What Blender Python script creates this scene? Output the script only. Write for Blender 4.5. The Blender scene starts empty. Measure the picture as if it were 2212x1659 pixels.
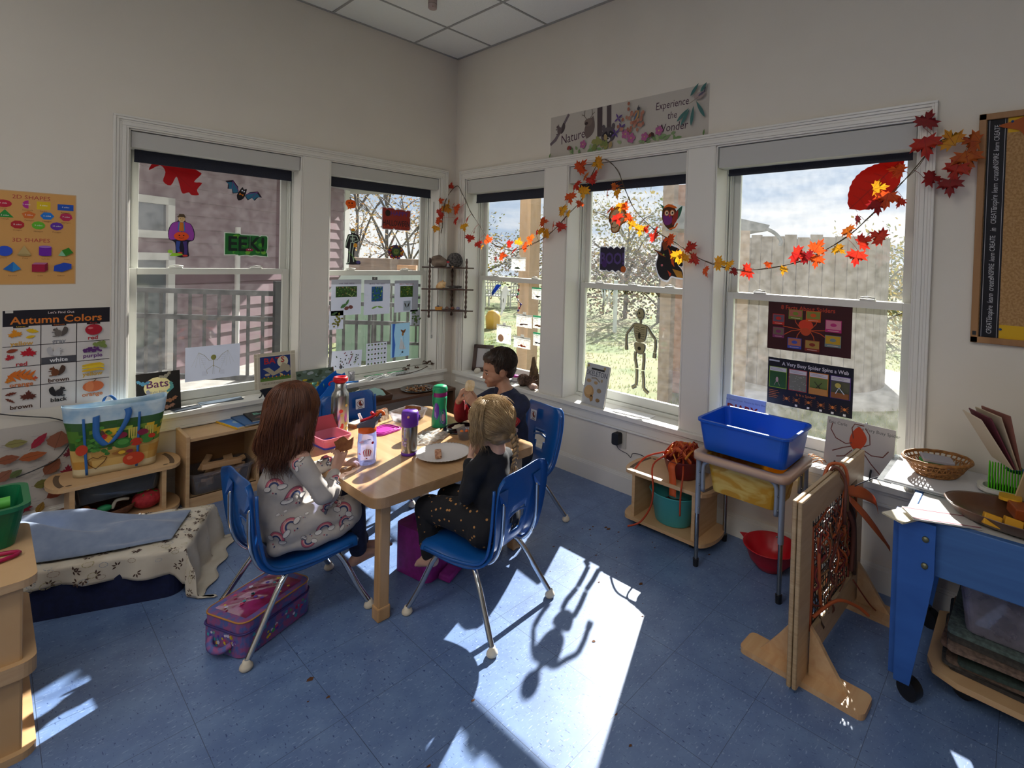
import bpy, bmesh, math, random
from mathutils import Vector, Matrix, geometry, noise
D=bpy.data; S=bpy.context.scene; COL=S.collection
PI=math.pi; rad=math.radians
# ---------------- camera ----------------
cd=D.cameras.new('camera'); cam=D.objects.new('camera',cd); COL.objects.link(cam)
YAW,PITCH,ROLL=rad(49.78),rad(-1.11),rad(1.617)
F=Vector((math.sin(YAW)*math.cos(PITCH),math.cos(YAW)*math.cos(PITCH),math.sin(PITCH)))
R0=Vector((math.cos(YAW),-math.sin(YAW),0)); U0=R0.cross(F)
RT=R0*math.cos(ROLL)+U0*math.sin(ROLL); UP=-R0*math.sin(ROLL)+U0*math.cos(ROLL)
cam.matrix_world=Matrix(((RT.x,UP.x,-F.x,-2.549),(RT.y,UP.y,-F.y,-3.684),(RT.z,UP.z,-F.z,1.415),(0,0,0,1)))
cd.sensor_fit='HORIZONTAL'; cd.sensor_width=36; cd.lens=36*1116.46/2212
cd.shift_x=(1106-1280.3)/2212; cd.shift_y=(584.3-829.5)/2212
cd.clip_start=.05; cd.clip_end=300
S.camera=cam
# ---------------- sky, sun, exposure ----------------
S.view_settings.view_transform='Standard'; S.view_settings.look='None'
S.view_settings.gamma=1; S.view_settings.exposure=0.0; S.view_settings.use_curve_mapping=False
W=D.worlds.new('sky'); S.world=W; W.use_nodes=True
nt=W.node_tree; nt.nodes.clear()
o=nt.nodes.new('ShaderNodeOutputWorld'); bg=nt.nodes.new('ShaderNodeBackground')
tc=nt.nodes.new('ShaderNodeTexCoord'); mp=nt.nodes.new('ShaderNodeMapping'); mp.inputs['Scale'].default_value=(1.2,1.2,5)
nz=nt.nodes.new('ShaderNodeTexNoise'); nz.inputs['Scale'].default_value=2.2; nz.inputs['Detail'].default_value=7; nz.inputs['Roughness'].default_value=.55
cr=nt.nodes.new('ShaderNodeValToRGB'); e=cr.color_ramp.elements
e[0].position=.40; e[0].color=(.50,.62,.80,1); e[1].position=.56; e[1].color=(1.0,1.0,1.0,1)
nt.links.new(tc.outputs['Generated'],mp.inputs['Vector']); nt.links.new(mp.outputs[0],nz.inputs['Vector'])
nt.links.new(nz.outputs['Fac'],cr.inputs['Fac']); nt.links.new(cr.outputs[0],bg.inputs['Color']); nt.links.new(bg.outputs[0],o.inputs[0])
bg.inputs['Strength'].default_value=1.0
sd=D.lights.new('sun','SUN'); sun=D.objects.new('sun',sd); COL.objects.link(sun)
sd.energy=20; sd.angle=rad(.55); sd.color=(1,.96,.9)
SUNV=Vector((math.cos(rad(33.3))*math.cos(rad(23.2)),math.cos(rad(33.3))*math.sin(rad(23.2)),math.sin(rad(33.3))))
sun.rotation_euler=SUNV.to_track_quat('Z','Y').to_euler(); sun.location=(8,3,7)
# ---------------- materials ----------------
MC={}
def lin(c):
    return tuple((x/12.92 if x<=.04045 else ((x+.055)/1.055)**2.4) for x in c)
def hexc(h):
    h=h.lstrip('#'); return lin(tuple(int(h[i:i+2],16)/255 for i in (0,2,4)))
def pm(name,base,rough=.55,metal=0,noise_c=None,scale=(8,8,8),detail=3,bump=0,spec=.5,trans=0,amount=1.,coat=0,ramp=(.35,.65),coord='Object',sheen=0,alpha=1,distort=0):
    """principled material with optional noise mottling to a second colour; trans = share of translucency (thin leaves, paper)"""
    if name in MC: return MC[name]
    if isinstance(base,str): base=hexc(base)
    m=D.materials.new(name); m.use_nodes=True; n=m.node_tree; n.nodes.clear(); L=n.links
    out=n.nodes.new('ShaderNodeOutputMaterial'); b=n.nodes.new('ShaderNodeBsdfPrincipled')
    b.inputs['Base Color'].default_value=(*base,1); b.inputs['Roughness'].default_value=rough; b.inputs['Metallic'].default_value=metal
    b.inputs['Specular IOR Level'].default_value=spec; b.inputs['Coat Weight'].default_value=coat; b.inputs['Coat Roughness'].default_value=.08
    b.inputs['Sheen Weight'].default_value=sheen
    m.diffuse_color=(*base,1)
    src=None
    if noise_c is not None or bump:
        t=n.nodes.new('ShaderNodeTexCoord'); mpp=n.nodes.new('ShaderNodeMapping'); mpp.inputs['Scale'].default_value=scale
        x=n.nodes.new('ShaderNodeTexNoise'); x.inputs['Scale'].default_value=1; x.inputs['Detail'].default_value=detail; x.inputs['Distortion'].default_value=distort
        L.new(t.outputs[coord],mpp.inputs[0]); L.new(mpp.outputs[0],x.inputs['Vector'])
        if noise_c is not None:
            if isinstance(noise_c,str): noise_c=hexc(noise_c)
            r=n.nodes.new('ShaderNodeValToRGB'); r.color_ramp.elements[0].position=ramp[0]; r.color_ramp.elements[1].position=ramp[1]
            r.color_ramp.elements[0].color=(*base,1); r.color_ramp.elements[1].color=(*[a+(c-a)*amount for a,c in zip(base,noise_c)],1)
            L.new(x.outputs['Fac'],r.inputs[0]); L.new(r.outputs[0],b.inputs['Base Color']); src=r.outputs[0]
        if bump:
            bp=n.nodes.new('ShaderNodeBump'); bp.inputs['Strength'].default_value=bump; bp.inputs['Distance'].default_value=.01
            L.new(x.outputs['Fac'],bp.inputs['Height']); L.new(bp.outputs[0],b.inputs['Normal'])
    if trans:
        tr=n.nodes.new('ShaderNodeBsdfTranslucent'); tr.inputs[0].default_value=(*base,1)
        if src: L.new(src,tr.inputs[0])
        mx=n.nodes.new('ShaderNodeMixShader'); mx.inputs[0].default_value=trans
        L.new(b.outputs[0],mx.inputs[1]); L.new(tr.outputs[0],mx.inputs[2]); L.new(mx.outputs[0],out.inputs[0])
    elif alpha<1:
        tr=n.nodes.new('ShaderNodeBsdfTransparent'); mx=n.nodes.new('ShaderNodeMixShader'); mx.inputs[0].default_value=alpha
        L.new(tr.outputs[0],mx.inputs[1]); L.new(b.outputs[0],mx.inputs[2]); L.new(mx.outputs[0],out.inputs[0])
    else: L.new(b.outputs[0],out.inputs[0])
    MC[name]=m; return m
def C(h,rough=.6,trans=0):
    """flat printed colour"""
    return pm('print_%s_%s_%s'%(h,rough,trans),h,rough,trans=trans,spec=.3)
def wood(name,a,b,rough=.45,scale=(3,30,30),coat=0,amount=1):
    return pm(name,a,rough,noise_c=b,scale=scale,detail=5,ramp=(.3,.7),coat=coat,distort=.6,amount=amount)
def glassy(name,tint=(1,1,1),haze=0.,hz_scale=30,refl=1.,hcol=(1,1,1)):
    """thin clear sheet: transparent + fresnel reflection + a dusty film (diffuse and translucent)"""
    if name in MC: return MC[name]
    m=D.materials.new(name); m.use_nodes=True; n=m.node_tree; n.nodes.clear(); L=n.links
    out=n.nodes.new('ShaderNodeOutputMaterial'); t=n.nodes.new('ShaderNodeBsdfTransparent'); t.inputs[0].default_value=(*tint,1)
    g=n.nodes.new('ShaderNodeBsdfGlossy'); g.inputs['Roughness'].default_value=.02
    fr=n.nodes.new('ShaderNodeFresnel'); fr.inputs[0].default_value=1.5
    k=n.nodes.new('ShaderNodeMath'); k.operation='MULTIPLY'; k.inputs[1].default_value=refl
    L.new(fr.outputs[0],k.inputs[0])
    mx=n.nodes.new('ShaderNodeMixShader'); L.new(k.outputs[0],mx.inputs[0]); L.new(t.outputs[0],mx.inputs[1]); L.new(g.outputs[0],mx.inputs[2])
    last=mx
    if haze:
        tl=n.nodes.new('ShaderNodeBsdfTranslucent'); tl.inputs[0].default_value=(*hcol,1)
        df=n.nodes.new('ShaderNodeBsdfDiffuse'); df.inputs[0].default_value=(*hcol,1)
        a=n.nodes.new('ShaderNodeMixShader'); L.new(tl.outputs[0],a.inputs[1]); L.new(df.outputs[0],a.inputs[2])
        tcn=n.nodes.new('ShaderNodeTexCoord'); x=n.nodes.new('ShaderNodeTexNoise'); x.inputs['Scale'].default_value=hz_scale; x.inputs['Detail'].default_value=6
        L.new(tcn.outputs['Object'],x.inputs['Vector'])
        mr=n.nodes.new('ShaderNodeMapRange'); mr.inputs[1].default_value=.3; mr.inputs[2].default_value=.75; mr.inputs[3].default_value=haze*.55; mr.inputs[4].default_value=haze*1.6
        L.new(x.outputs['Fac'],mr.inputs[0])
        z=n.nodes.new('ShaderNodeMixShader'); L.new(mr.outputs[0],z.inputs[0]); L.new(mx.outputs[0],z.inputs[1]); L.new(a.outputs[0],z.inputs[2]); last=z
    L.new(last.outputs[0],out.inputs[0]); MC[name]=m; return m
# ---------------- mesh builder ----------------
def rotm(rx=0,ry=0,rz=0): return (Matrix.Rotation(rz,4,'Z')@Matrix.Rotation(ry,4,'Y')@Matrix.Rotation(rx,4,'X'))
def T(x,y,z): return Matrix.Translation((x,y,z))
def frame(o,x,y,z):
    x,y,z=Vector(x),Vector(y),Vector(z)
    return Matrix(((x.x,y.x,z.x,o[0]),(x.y,y.y,z.y,o[1]),(x.z,y.z,z.z,o[2]),(0,0,0,1)))
def spline(P,n=6,closed=False):
    P=[Vector(p) for p in P]; out=[]
    N=len(P)
    for i in range(N if closed else N-1):
        if closed: a,b,c,d=P[(i-1)%N],P[i],P[(i+1)%N],P[(i+2)%N]
        else: a,b,c,d=P[max(i-1,0)],P[i],P[i+1],P[min(i+2,N-1)]
        for k in range(n):
            t=k/n; out.append(.5*((2*b)+(c-a)*t+(2*a-5*b+4*c-d)*t*t+(3*b-a-3*c+d)*t**3))
    if not closed: out.append(P[-1])
    return out
def rrect(w,h,r,n=4,cx=0,cy=0):
    pts=[]; r=min(r,w/2-1e-5,h/2-1e-5)
    for qx,qy,a0 in ((w/2-r,h/2-r,0),(-w/2+r,h/2-r,90),(-w/2+r,-h/2+r,180),(w/2-r,-h/2+r,270)):
        for k in range(n+1):
            a=rad(a0+90*k/n); pts.append((cx+qx+r*math.cos(a),cy+qy+r*math.sin(a)))
    return pts
def ell(cx,cy,rx,ry,n=20,rot=0):
    c,s=math.cos(rot),math.sin(rot)
    return [(cx+rx*math.cos(2*PI*k/n)*c-ry*math.sin(2*PI*k/n)*s, cy+rx*math.cos(2*PI*k/n)*s+ry*math.sin(2*PI*k/n)*c) for k in range(n)]
FONTC={}
class MB:
    def __init__(s,mat=None): s.v=[];s.f=[];s.mi=[];s.sm=[];s.mats=[];s.M=Matrix();s.m=mat
    def idx(s,m):
        m=m or s.m
        if m not in s.mats: s.mats.append(m)
        return s.mats.index(m)
    def add(s,vs,fs,m=None,smooth=False):
        o=len(s.v); i=s.idx(m); M=s.M
        s.v+=[M@Vector(p) for p in vs]
        for f in fs: s.f.append([o+k for k in f]); s.mi.append(i); s.sm.append(smooth)
        return s
    def box(s,c,d,m=None,rot=None):
        x,y,z=[q/2 for q in d]; M=T(*c)@(rot or Matrix())
        s.add([M@Vector(p) for p in ((-x,-y,-z),(x,-y,-z),(x,y,-z),(-x,y,-z),(-x,-y,z),(x,-y,z),(x,y,z),(-x,y,z))],
            [(0,3,2,1),(4,5,6,7),(0,1,5,4),(1,2,6,5),(2,3,7,6),(3,0,4,7)],m); return s
    def b2(s,a,b,m=None): return s.box([(p+q)/2 for p,q in zip(a,b)],[abs(q-p) for p,q in zip(a,b)],m)
    def prism(s,pts,z0,z1,m=None,smooth=False,M=None,cap=True):
        n=len(pts); M=M or Matrix()
        # ensure ccw
        A=sum(pts[i][0]*pts[(i+1)%n][1]-pts[(i+1)%n][0]*pts[i][1] for i in range(n))
        if A<0: pts=pts[::-1]
        vs=[M@Vector((p[0],p[1],z0)) for p in pts]+[M@Vector((p[0],p[1],z1)) for p in pts]
        s.add(vs,[(i,(i+1)%n,n+(i+1)%n,n+i) for i in range(n)],m,smooth)
        if cap:
            tri=geometry.tessellate_polygon([[Vector((p[0],p[1],0)) for p in pts]])
            fs=[]
            for t in tri:
                a,b,c=[pts[k] for k in t]
                cr=(b[0]-a[0])*(c[1]-a[1])-(b[1]-a[1])*(c[0]-a[0])
                t=tuple(t) if cr>0 else tuple(reversed(t))
                fs.append(tuple(n+k for k in t)); fs.append(tuple(reversed(t)))
            s.add(vs,fs,m,False)
        return s
    def flat(s,pts,z,m):
        tri=geometry.tessellate_polygon([[Vector((p[0],p[1],0)) for p in pts]]); fs=[]
        for t in tri:
            a,b,c=[pts[k] for k in t]; cr=(b[0]-a[0])*(c[1]-a[1])-(b[1]-a[1])*(c[0]-a[0])
            if abs(cr)<1e-12: continue
            fs.append(tuple(t) if cr>0 else tuple(reversed(t)))
        return s.add([(p[0],p[1],z) for p in pts],fs,m)
    def cyl(s,a,b,r0,r1=None,n=12,m=None,smooth=True,cap=True):
        r1=r0 if r1 is None else r1; a,b=Vector(a),Vector(b); d=(b-a)
        q=d.to_track_quat('Z','Y') if d.length>1e-9 else Matrix().to_quaternion()
        X=q@Vector((1,0,0)); Y=q@Vector((0,1,0)); vs=[]
        for p,r in ((a,r0),(b,r1)): vs+=[p+r*(X*math.cos(2*PI*k/n)+Y*math.sin(2*PI*k/n)) for k in range(n)]
        s.add(vs,[(k,(k+1)%n,n+(k+1)%n,n+k) for k in range(n)],m,smooth)
        if cap: s.add(vs,[tuple(range(n-1,-1,-1)),tuple(range(n,2*n))],m,False)
        return s
    def tube(s,P,r,n=8,m=None,sp=0,closed=False,flatk=1.):
        if sp: P=spline(P,sp,closed)
        P=[Vector(p) for p in P]; N=len(P); rr=r if isinstance(r,(list,tuple)) else None
        vs=[];up=None
        for i,p in enumerate(P):
            if closed: d=(P[(i+1)%N]-P[i-1])
            else: d=(P[min(i+1,N-1)]-P[max(i-1,0)])
            d=d.normalized() if d.length>1e-9 else Vector((0,0,1))
            if up is None: up=d.orthogonal().normalized()
            up=(up-d*up.dot(d)); up=up.normalized() if up.length>1e-6 else d.orthogonal().normalized()
            w=d.cross(up)
            R=(rr[min(int(i*len(rr)/N),len(rr)-1)] if len(rr)!=N else rr[i]) if rr else r
            vs+=[p+R*(up*math.cos(2*PI*k/n)*flatk+w*math.sin(2*PI*k/n)) for k in range(n)]
        fs=[(i*n+k,i*n+(k+1)%n,((i+1)%N)*n+(k+1)%n,((i+1)%N)*n+k) for i in range(N if closed else N-1) for k in range(n)]
        if not closed: fs+= [tuple(range(n-1,-1,-1)),tuple(range((N-1)*n,N*n))]
        return s.add(vs,fs,m,True)
    def lathe(s,prof,c=(0,0,0),n=28,m=None,M=None,smooth=True,sx=1,sy=1):
        M=M or Matrix(); M=T(*c)@M; vs=[];N=len(prof)
        for r,z in prof: vs+=[M@Vector((sx*r*math.cos(2*PI*k/n),sy*r*math.sin(2*PI*k/n),z)) for k in range(n)]
        fs=[(i*n+k,i*n+(k+1)%n,(i+1)*n+(k+1)%n,(i+1)*n+k) for i in range(N-1) for k in range(n)]
        if prof[0][0]>1e-6: pass
        return s.add(vs,fs,m,smooth)
    def sph(s,c,r,m=None,nu=16,nv=10,M=None):
        r=r if isinstance(r,(tuple,list)) else (r,r,r); M=T(*c)@(M or Matrix()); vs=[];fs=[]
        for j in range(nv+1):
            a=PI*j/nv
            vs+=[M@Vector((r[0]*math.sin(a)*math.cos(2*PI*k/nu),r[1]*math.sin(a)*math.sin(2*PI*k/nu),r[2]*math.cos(a))) for k in range(nu)]
        fs=[(j*nu+k,(j+1)*nu+k,(j+1)*nu+(k+1)%nu,j*nu+(k+1)%nu) for j in range(nv) for k in range(nu)]
        return s.add(vs,fs,m,True)
    def grid(s,fn,nu,nv,m=None,smooth=True,closeu=False):
        vs=[fn(i/nu,j/nv) for j in range(nv+1) for i in range(nu+1)]
        return s.add(vs,[(j*(nu+1)+i,j*(nu+1)+i+1,(j+1)*(nu+1)+i+1,(j+1)*(nu+1)+i) for j in range(nv) for i in range(nu)],m,smooth)
    def text(s,txt,x,y,size,m,z=.001,align='CENTER',M=None,sx=1.,bold=0,shear=0,sp=1.,ext=0.):
        k=(txt,align,round(bold,4),shear,sp)
        if k not in FONTC:
            cu=D.curves.new('t','FONT'); cu.body=txt; cu.align_x=align; cu.align_y='CENTER'; cu.size=1; cu.resolution_u=2; cu.offset=bold; cu.shear=shear; cu.space_character=sp
            ob=D.objects.new('t',cu); COL.objects.link(ob); bpy.context.view_layer.update()
            me=D.meshes.new_from_object(ob); FONTC[k]=([tuple(v.co) for v in me.vertices],[tuple(p.vertices) for p in me.polygons])
            D.objects.remove(ob); D.curves.remove(cu); D.meshes.remove(me)
        V,Fa=FONTC[k]; M=M or Matrix()
        s.add([M@Vector((x+p[0]*size*sx,y+p[1]*size,z)) for p in V],Fa,m); return s
    def build(s,name,parent=None,bev=0,seg=2,sub=0,solid=0,loc=None,auto=True,weld=False,rot=None,rem=0,smit=0):
        me=D.meshes.new(name); me.from_pydata([tuple(p) for p in s.v],[],s.f); 
        for m in s.mats: me.materials.append(m)
        me.polygons.foreach_set('material_index',s.mi); me.polygons.foreach_set('use_smooth',s.sm); me.update()
        ob=D.objects.new(name,me); COL.objects.link(ob)
        if weld:
            bm=bmesh.new(); bm.from_mesh(me); bmesh.ops.remove_doubles(bm,verts=bm.verts,dist=1e-5); bm.to_mesh(me); bm.free()
        if loc: ob.location=loc
        if rot: ob.rotation_euler=rot
        if parent: ob.parent=parent
        mods=False
        if solid: q=ob.modifiers.new('s','SOLIDIFY'); q.thickness=solid; q.offset=0; mods=True
        if rem: q=ob.modifiers.new('r','REMESH'); q.mode='VOXEL'; q.voxel_size=rem; q.use_smooth_shade=True; mods=True
        if smit: q=ob.modifiers.new('k','SMOOTH'); q.factor=.5; q.iterations=smit
        if sub: q=ob.modifiers.new('u','SUBSURF'); q.levels=sub; q.render_levels=sub; mods=True
        if bev: q=ob.modifiers.new('b','BEVEL'); q.width=bev; q.segments=seg; q.limit_method='ANGLE'; q.angle_limit=rad(40); q.harden_normals=False; mods=True
        if rem:
            # keep the smoothed single skin as real mesh data
            bpy.context.view_layer.update(); dg=bpy.context.evaluated_depsgraph_get(); m2=D.meshes.new_from_object(ob.evaluated_get(dg)); ob.modifiers.clear(); ob.data=m2; D.meshes.remove(me); m2.name=name
        return ob
def tag(o,label=None,cat=None,group=None,kind=None):
    if label: o['label']=label
    if cat: o['category']=cat
    if group: o['group']=group
    if kind: o['kind']=kind
    return o
def thing(name,label,cat,loc=(0,0,0),rz=0,group=None,rot=None):
    o=D.objects.new(name,None); COL.objects.link(o); o.location=loc; o.rotation_euler=rot or (0,0,rz); o.empty_display_size=.05
    return tag(o,label,cat,group)
def dup(root,loc=None,rz=None,label=None,group=None):
    """copy of a thing with its parts and sub-parts"""
    def cp(o,par):
        c=o.copy(); COL.objects.link(c); c.parent=par
        for ch in [x for x in D.objects if x.parent==o]: cp(ch,c)
        return c
    r=cp(root,None)
    if loc: r.location=loc
    if rz is not None: r.rotation_euler=(0,0,rz)
    if label: r['label']=label
    if group: r['group']=group
    return r
# local frames: x right, y up, z towards the room
def ML(x,z,y=0.): return frame((x,y,z),(1,0,0),(0,0,1),(0,-1,0))
def MR(y,z,x=0.): return frame((x,y,z),(0,-1,0),(0,0,1),(-1,0,0))
rnd=random.Random(7)
WHITE=pm('white_gloss_paint','#d9d6cf',.35)
WALLM=pm('painted_wall','#d8d1c5',.85,noise_c='#d2cbbf',scale=(3,3,3),amount=.5)
CHROME=pm('chrome','#c9cccf',.12,1)
STEEL=pm('brushed_steel','#9a9a98',.25,1)
BLACK=pm('black_plastic','#15161a',.4)
BIRCH=wood('birch_plywood','#c6a57c','#b69168',.42,(4,4,40))
MAPLE=wood('maple_wood','#c9a67c','#ba9066',.4,(2,30,30),coat=.2)
# ================= room shell =================
OPL=[(-2.046,-1.185),(-1.008,-.141)]; OPR=[(.147,1.066),(1.284,2.201),(2.375,3.31)]  # right wall: distances from the corner
ZC=3.05; ZT=2.051; ZL=.488; ZR=.478; TH=.2; XB=-5.6; YB=-7.2
def wallshape(a,b,ops,zs,M,name):
    mb=MB(WALLM); mb.M=M
    us=[a]+[u for o_ in ops for u in o_]+[b]
    for i in range(0,len(us)-1):
        u0,u1=us[i],us[i+1]
        if i%2==0: mb.b2((u0,0,0),(u1,ZC,-TH))
        else: mb.b2((u0,0,0),(u1,zs-.03,-TH)); mb.b2((u0,ZT,0),(u1,ZC,-TH))
    o=mb.build(name); tag(o,kind='structure'); return o
wallshape(XB,.2,OPL,ZL,ML(0,0),'wall_left')
wallshape(0,-YB,OPR,ZR,MR(0,0),'wall_right')
tag(MB(WALLM).b2((XB-.2,YB,0),(XB,.2,ZC)).build('wall_back_left'),kind='structure')
tag(MB(WALLM).b2((XB-.2,YB-.2,0),(.2,YB,ZC)).build('wall_back'),kind='structure')
# floor: vinyl composition tile with small streaks, one foot squares
def floor_mat():
    m=D.materials.new('blue_vinyl_tile'); m.use_nodes=True; n=m.node_tree; L=n.links; b=n.nodes['Principled BSDF']
    tcn=n.nodes.new('ShaderNodeTexCoord')
    def noisen(sc,det,rough=.6):
        mp_=n.nodes.new('ShaderNodeMapping'); mp_.inputs['Scale'].default_value=sc; mp_.inputs['Rotation'].default_value=(0,0,.6)
        x=n.nodes.new('ShaderNodeTexNoise'); x.inputs['Scale'].default_value=1; x.inputs['Detail'].default_value=det; x.inputs['Roughness'].default_value=rough
        L.new(tcn.outputs['Object'],mp_.inputs[0]); L.new(mp_.outputs[0],x.inputs[0]); return x
    def ramp(x,p0,c0,p1,c1):
        r=n.nodes.new('ShaderNodeValToRGB'); r.color_ramp.elements[0].position=p0; r.color_ramp.elements[0].color=c0; r.color_ramp.elements[1].position=p1; r.color_ramp.elements[1].color=c1
        L.new(x.outputs['Fac'],r.inputs[0]); return r
    base=ramp(noisen((9,9,9),4),.35,(*hexc('#566d97'),1),.7,(*hexc('#6780a8'),1))
    def mix(a,b_,f,col):
        q=n.nodes.new('ShaderNodeMixRGB'); L.new(f.outputs[0],q.inputs[0]); L.new(a.outputs[0],q.inputs[1]); q.inputs[2].default_value=col; return q
    lt=mix(base,None,ramp(noisen((55,170,55),2,.5),.62,(0,0,0,1),.70,(1,1,1,1)),(*hexc('#8499bb'),1))
    dk=mix(lt,None,ramp(noisen((160,50,90),2,.5),.64,(0,0,0,1),.72,(1,1,1,1)),(*hexc('#2c4172'),1))
    # seams
    br=n.nodes.new('ShaderNodeTexBrick'); br.offset=0; br.inputs['Scale'].default_value=1; br.inputs['Brick Width'].default_value=.3048; br.inputs['Row Height'].default_value=.3048; br.inputs['Mortar Size'].default_value=.0009; br.inputs['Mortar Smooth'].default_value=.1
    br.inputs['Color1'].default_value=(0,0,0,1); br.inputs['Color2'].default_value=(0,0,0,1); br.inputs['Mortar'].default_value=(1,1,1,1)
    L.new(tcn.outputs['Object'],br.inputs['Vector'])
    fin=mix(dk,None,br,(*hexc('#3a4a66'),1))
    L.new(fin.outputs[0],b.inputs['Base Color']); b.inputs['Roughness'].default_value=.33; b.inputs['Specular IOR Level'].default_value=.5
    return m
tag(MB(floor_mat()).b2((XB,YB,-.1),(.0,.0,0)).build('floor'),kind='structure')
# ceiling tiles in a white grid
TILE=pm('ceiling_tile','#e6e8e4',.9,bump=.2,scale=(90,90,90))
mb=MB(TILE); mb.b2((XB,YB,ZC),(0,0,ZC+.1))
GR=pm('ceiling_grid','#9b9b98',.5)
xs=[-.405-.6096*k for k in range(9)]; ys=[-.447-.6096*k for k in range(12)]
for x in xs: mb.b2((x-.0075,YB,ZC-.004),(x+.0075,0,ZC),GR)
for y in ys: mb.b2((XB,y-.0075,ZC-.0045),(0,y+.0075,ZC),GR)
mb.b2((XB,-.018,ZC-.005),(0,0,ZC),GR); mb.b2((-.018,YB,ZC-.005),(0,0,ZC),GR)
tag(mb.build('ceiling'),kind='structure')
# baseboards
def baseb(u0,u1,M,name):
    mb=MB(WHITE); mb.M=M
    mb.b2((u0,0,0),(u1,.096,.012)); mb.b2((u0,.096,0),(u1,.106,.008)); mb.b2((u0,.106,0),(u1,.116,.005))
    tag(mb.build(name),kind='structure')
baseb(XB,-.012,ML(0,0),'baseboard_left'); baseb(.0,-YB,MR(0,0),'baseboard_right')
# casings, stools and aprons
def trims(ops,zs,M,nm):
    mb=MB(WHITE); mb.M=M
    u0,u1=ops[0][0],ops[-1][1]; w=.063
    def cas(a,b,vert):
        # stepped profile, thicker outside
        for lo,hi,t in ((0,.010,.010),(.010,.028,.013),(.028,.040,.011),(.040,.052,.017),(.052,.063,.021)):
            if vert: 
                s_=1 if b>a else -1; x0=a+s_*lo; x1=a+s_*hi; mb.b2((min(x0,x1),zs,0),(max(x0,x1),ZT+lo,t))
            else: mb.b2((u0-hi,ZT+lo,0),(u1+hi,ZT+hi,t))
    cas(u0,u0-1,True); cas(u1,u1+1,True); cas(0,0,False)
    # flat mullion faces between openings
    for (a,b),(c,d) in zip(ops[:-1],ops[1:]): mb.b2((b+.006,zs,0),(c-.006,ZT,.004))
    # reveals lining each opening
    for a,b in ops:
        mb.b2((a,zs,0),(a+.008,ZT,-.16)); mb.b2((b-.008,zs,0),(b,ZT,-.16)); mb.b2((a,ZT-.008,0),(b,ZT,-.16))
        mb.b2((a-.006,zs,0),(a,ZT,.005)); mb.b2((b,zs,0),(b+.006,ZT,.005))
    tag(mb.build('trim_%d'%nm,bev=.0015,seg=1),kind='structure')
    mb=MB(WHITE); mb.M=M
    mb.b2((u0-w-.02,zs-.028,-.0),(u1+w+.018,zs,.032))
    for a,b in ops: mb.b2((a,zs-.028,-.17),(b,zs,0))
    mb.b2((u0-w,zs-.085,0),(u1+w,zs-.028,.012)); mb.b2((u0-w,zs-.098,0),(u1+w,zs-.085,.018)); mb.b2((u0-w,zs-.045,0),(u1+w,zs-.028,.018))
    tag(mb.build('trim_%d'%(nm+2),bev=.002),kind='structure')
trims(OPL,ZL,ML(0,0),1); trims(OPR,ZR,MR(0,0),2)
VINYL=pm('white_vinyl','#cfd0c8',.4)
def window(k,a,b,zs,zm,M,hazev,locks):
    """double hung sash; zm = top of the meeting rail"""
    root=D.objects.new('window_%d'%k,None); COL.objects.link(root); tag(root,kind='structure')
    fr=MB(VINYL); fr.M=M
    for s_,e in ((a,1),(b,-1)):
        fr.b2((s_,zs,-.155),(s_+e*.030,ZT,-.20)); fr.b2((s_,zs,-.125),(s_+e*.014,ZT,-.155)); fr.b2((s_+e*.018,zs,-.140),(s_+e*.023,ZT,-.16)); fr.b2((s_+e*.03,zm,-.17),(s_+e*.034,ZT,-.2))
    fr.b2((a+.014,zs,-.126),(b-.014,zs+.022,-.155)); fr.b2((a+.03,zs,-.156),(b-.03,zs+.03,-.199)); fr.b2((a+.03,ZT-.03,-.126),(b-.03,ZT,-.199))
    fr.build('window_frame',root,bev=.0015,seg=1)
    gl=glassy('window_glass_%d'%k,(.93,.95,.94),hazev,25)
    for nm,z0,z1,d0,d1,sw in (('lower_sash',zs+.024,zm,-.140,-.166,.036),('upper_sash',zm-.036,ZT-.03,-.170,-.192,.034)):
        mb=MB(VINYL); mb.M=M
        A,B=a+(.024 if nm[0]=='l' else .034),b-(.024 if nm[0]=='l' else .034)
        mb.b2((A,z0,d0),(A+sw,z1,d1)); mb.b2((B-sw,z0,d0),(B,z1,d1)); mb.b2((A+sw,z0,d0-.001),(B-sw,z0+(.055 if nm[0]=='l' else .036),d1+.001)); mb.b2((A+sw,z1-.036,d0-.001),(B-sw,z1,d1+.001))
        so=mb.build(nm,root,bev=.002)
        g=MB(gl); g.M=M; dd=(d0+d1)/2
        g.add([(A+sw-.004,z0+.03,dd),(B-sw+.004,z0+.03,dd),(B-sw+.004,z1-.03,dd),(A+sw-.004,z1-.03,dd)],[(0,1,2,3)])
        g.build('glass_pane',so)
    for t in locks:
        u=a+(b-a)*t; mb=MB(VINYL); mb.M=M
        mb.prism(rrect(.07,.022,.01),0,.008,M=frame((u,zm,-.150),(1,0,0),(0,0,1),(0,1,0)))
        mb.tube([(u-.03,zm+.012,-.146),(u,zm+.018,-.142),(u+.035,zm+.012,-.138)],.004,6)
        mb.build('sash_lock',root)
    return root
window(1,*OPL[0],ZL,1.300,ML(0,0),.055,(.27,.75))
window(2,*OPL[1],ZL,1.290,ML(0,0),.035,(.25,.75))
window(3,*OPR[0],ZR,1.262,MR(0,0),.02,(.25,.75))
window(4,*OPR[1],ZR,1.262,MR(0,0),.045,(.2,.5,.8))
window(5,*OPR[2],ZR,1.262,MR(0,0),.075,(.22,.78))
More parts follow.
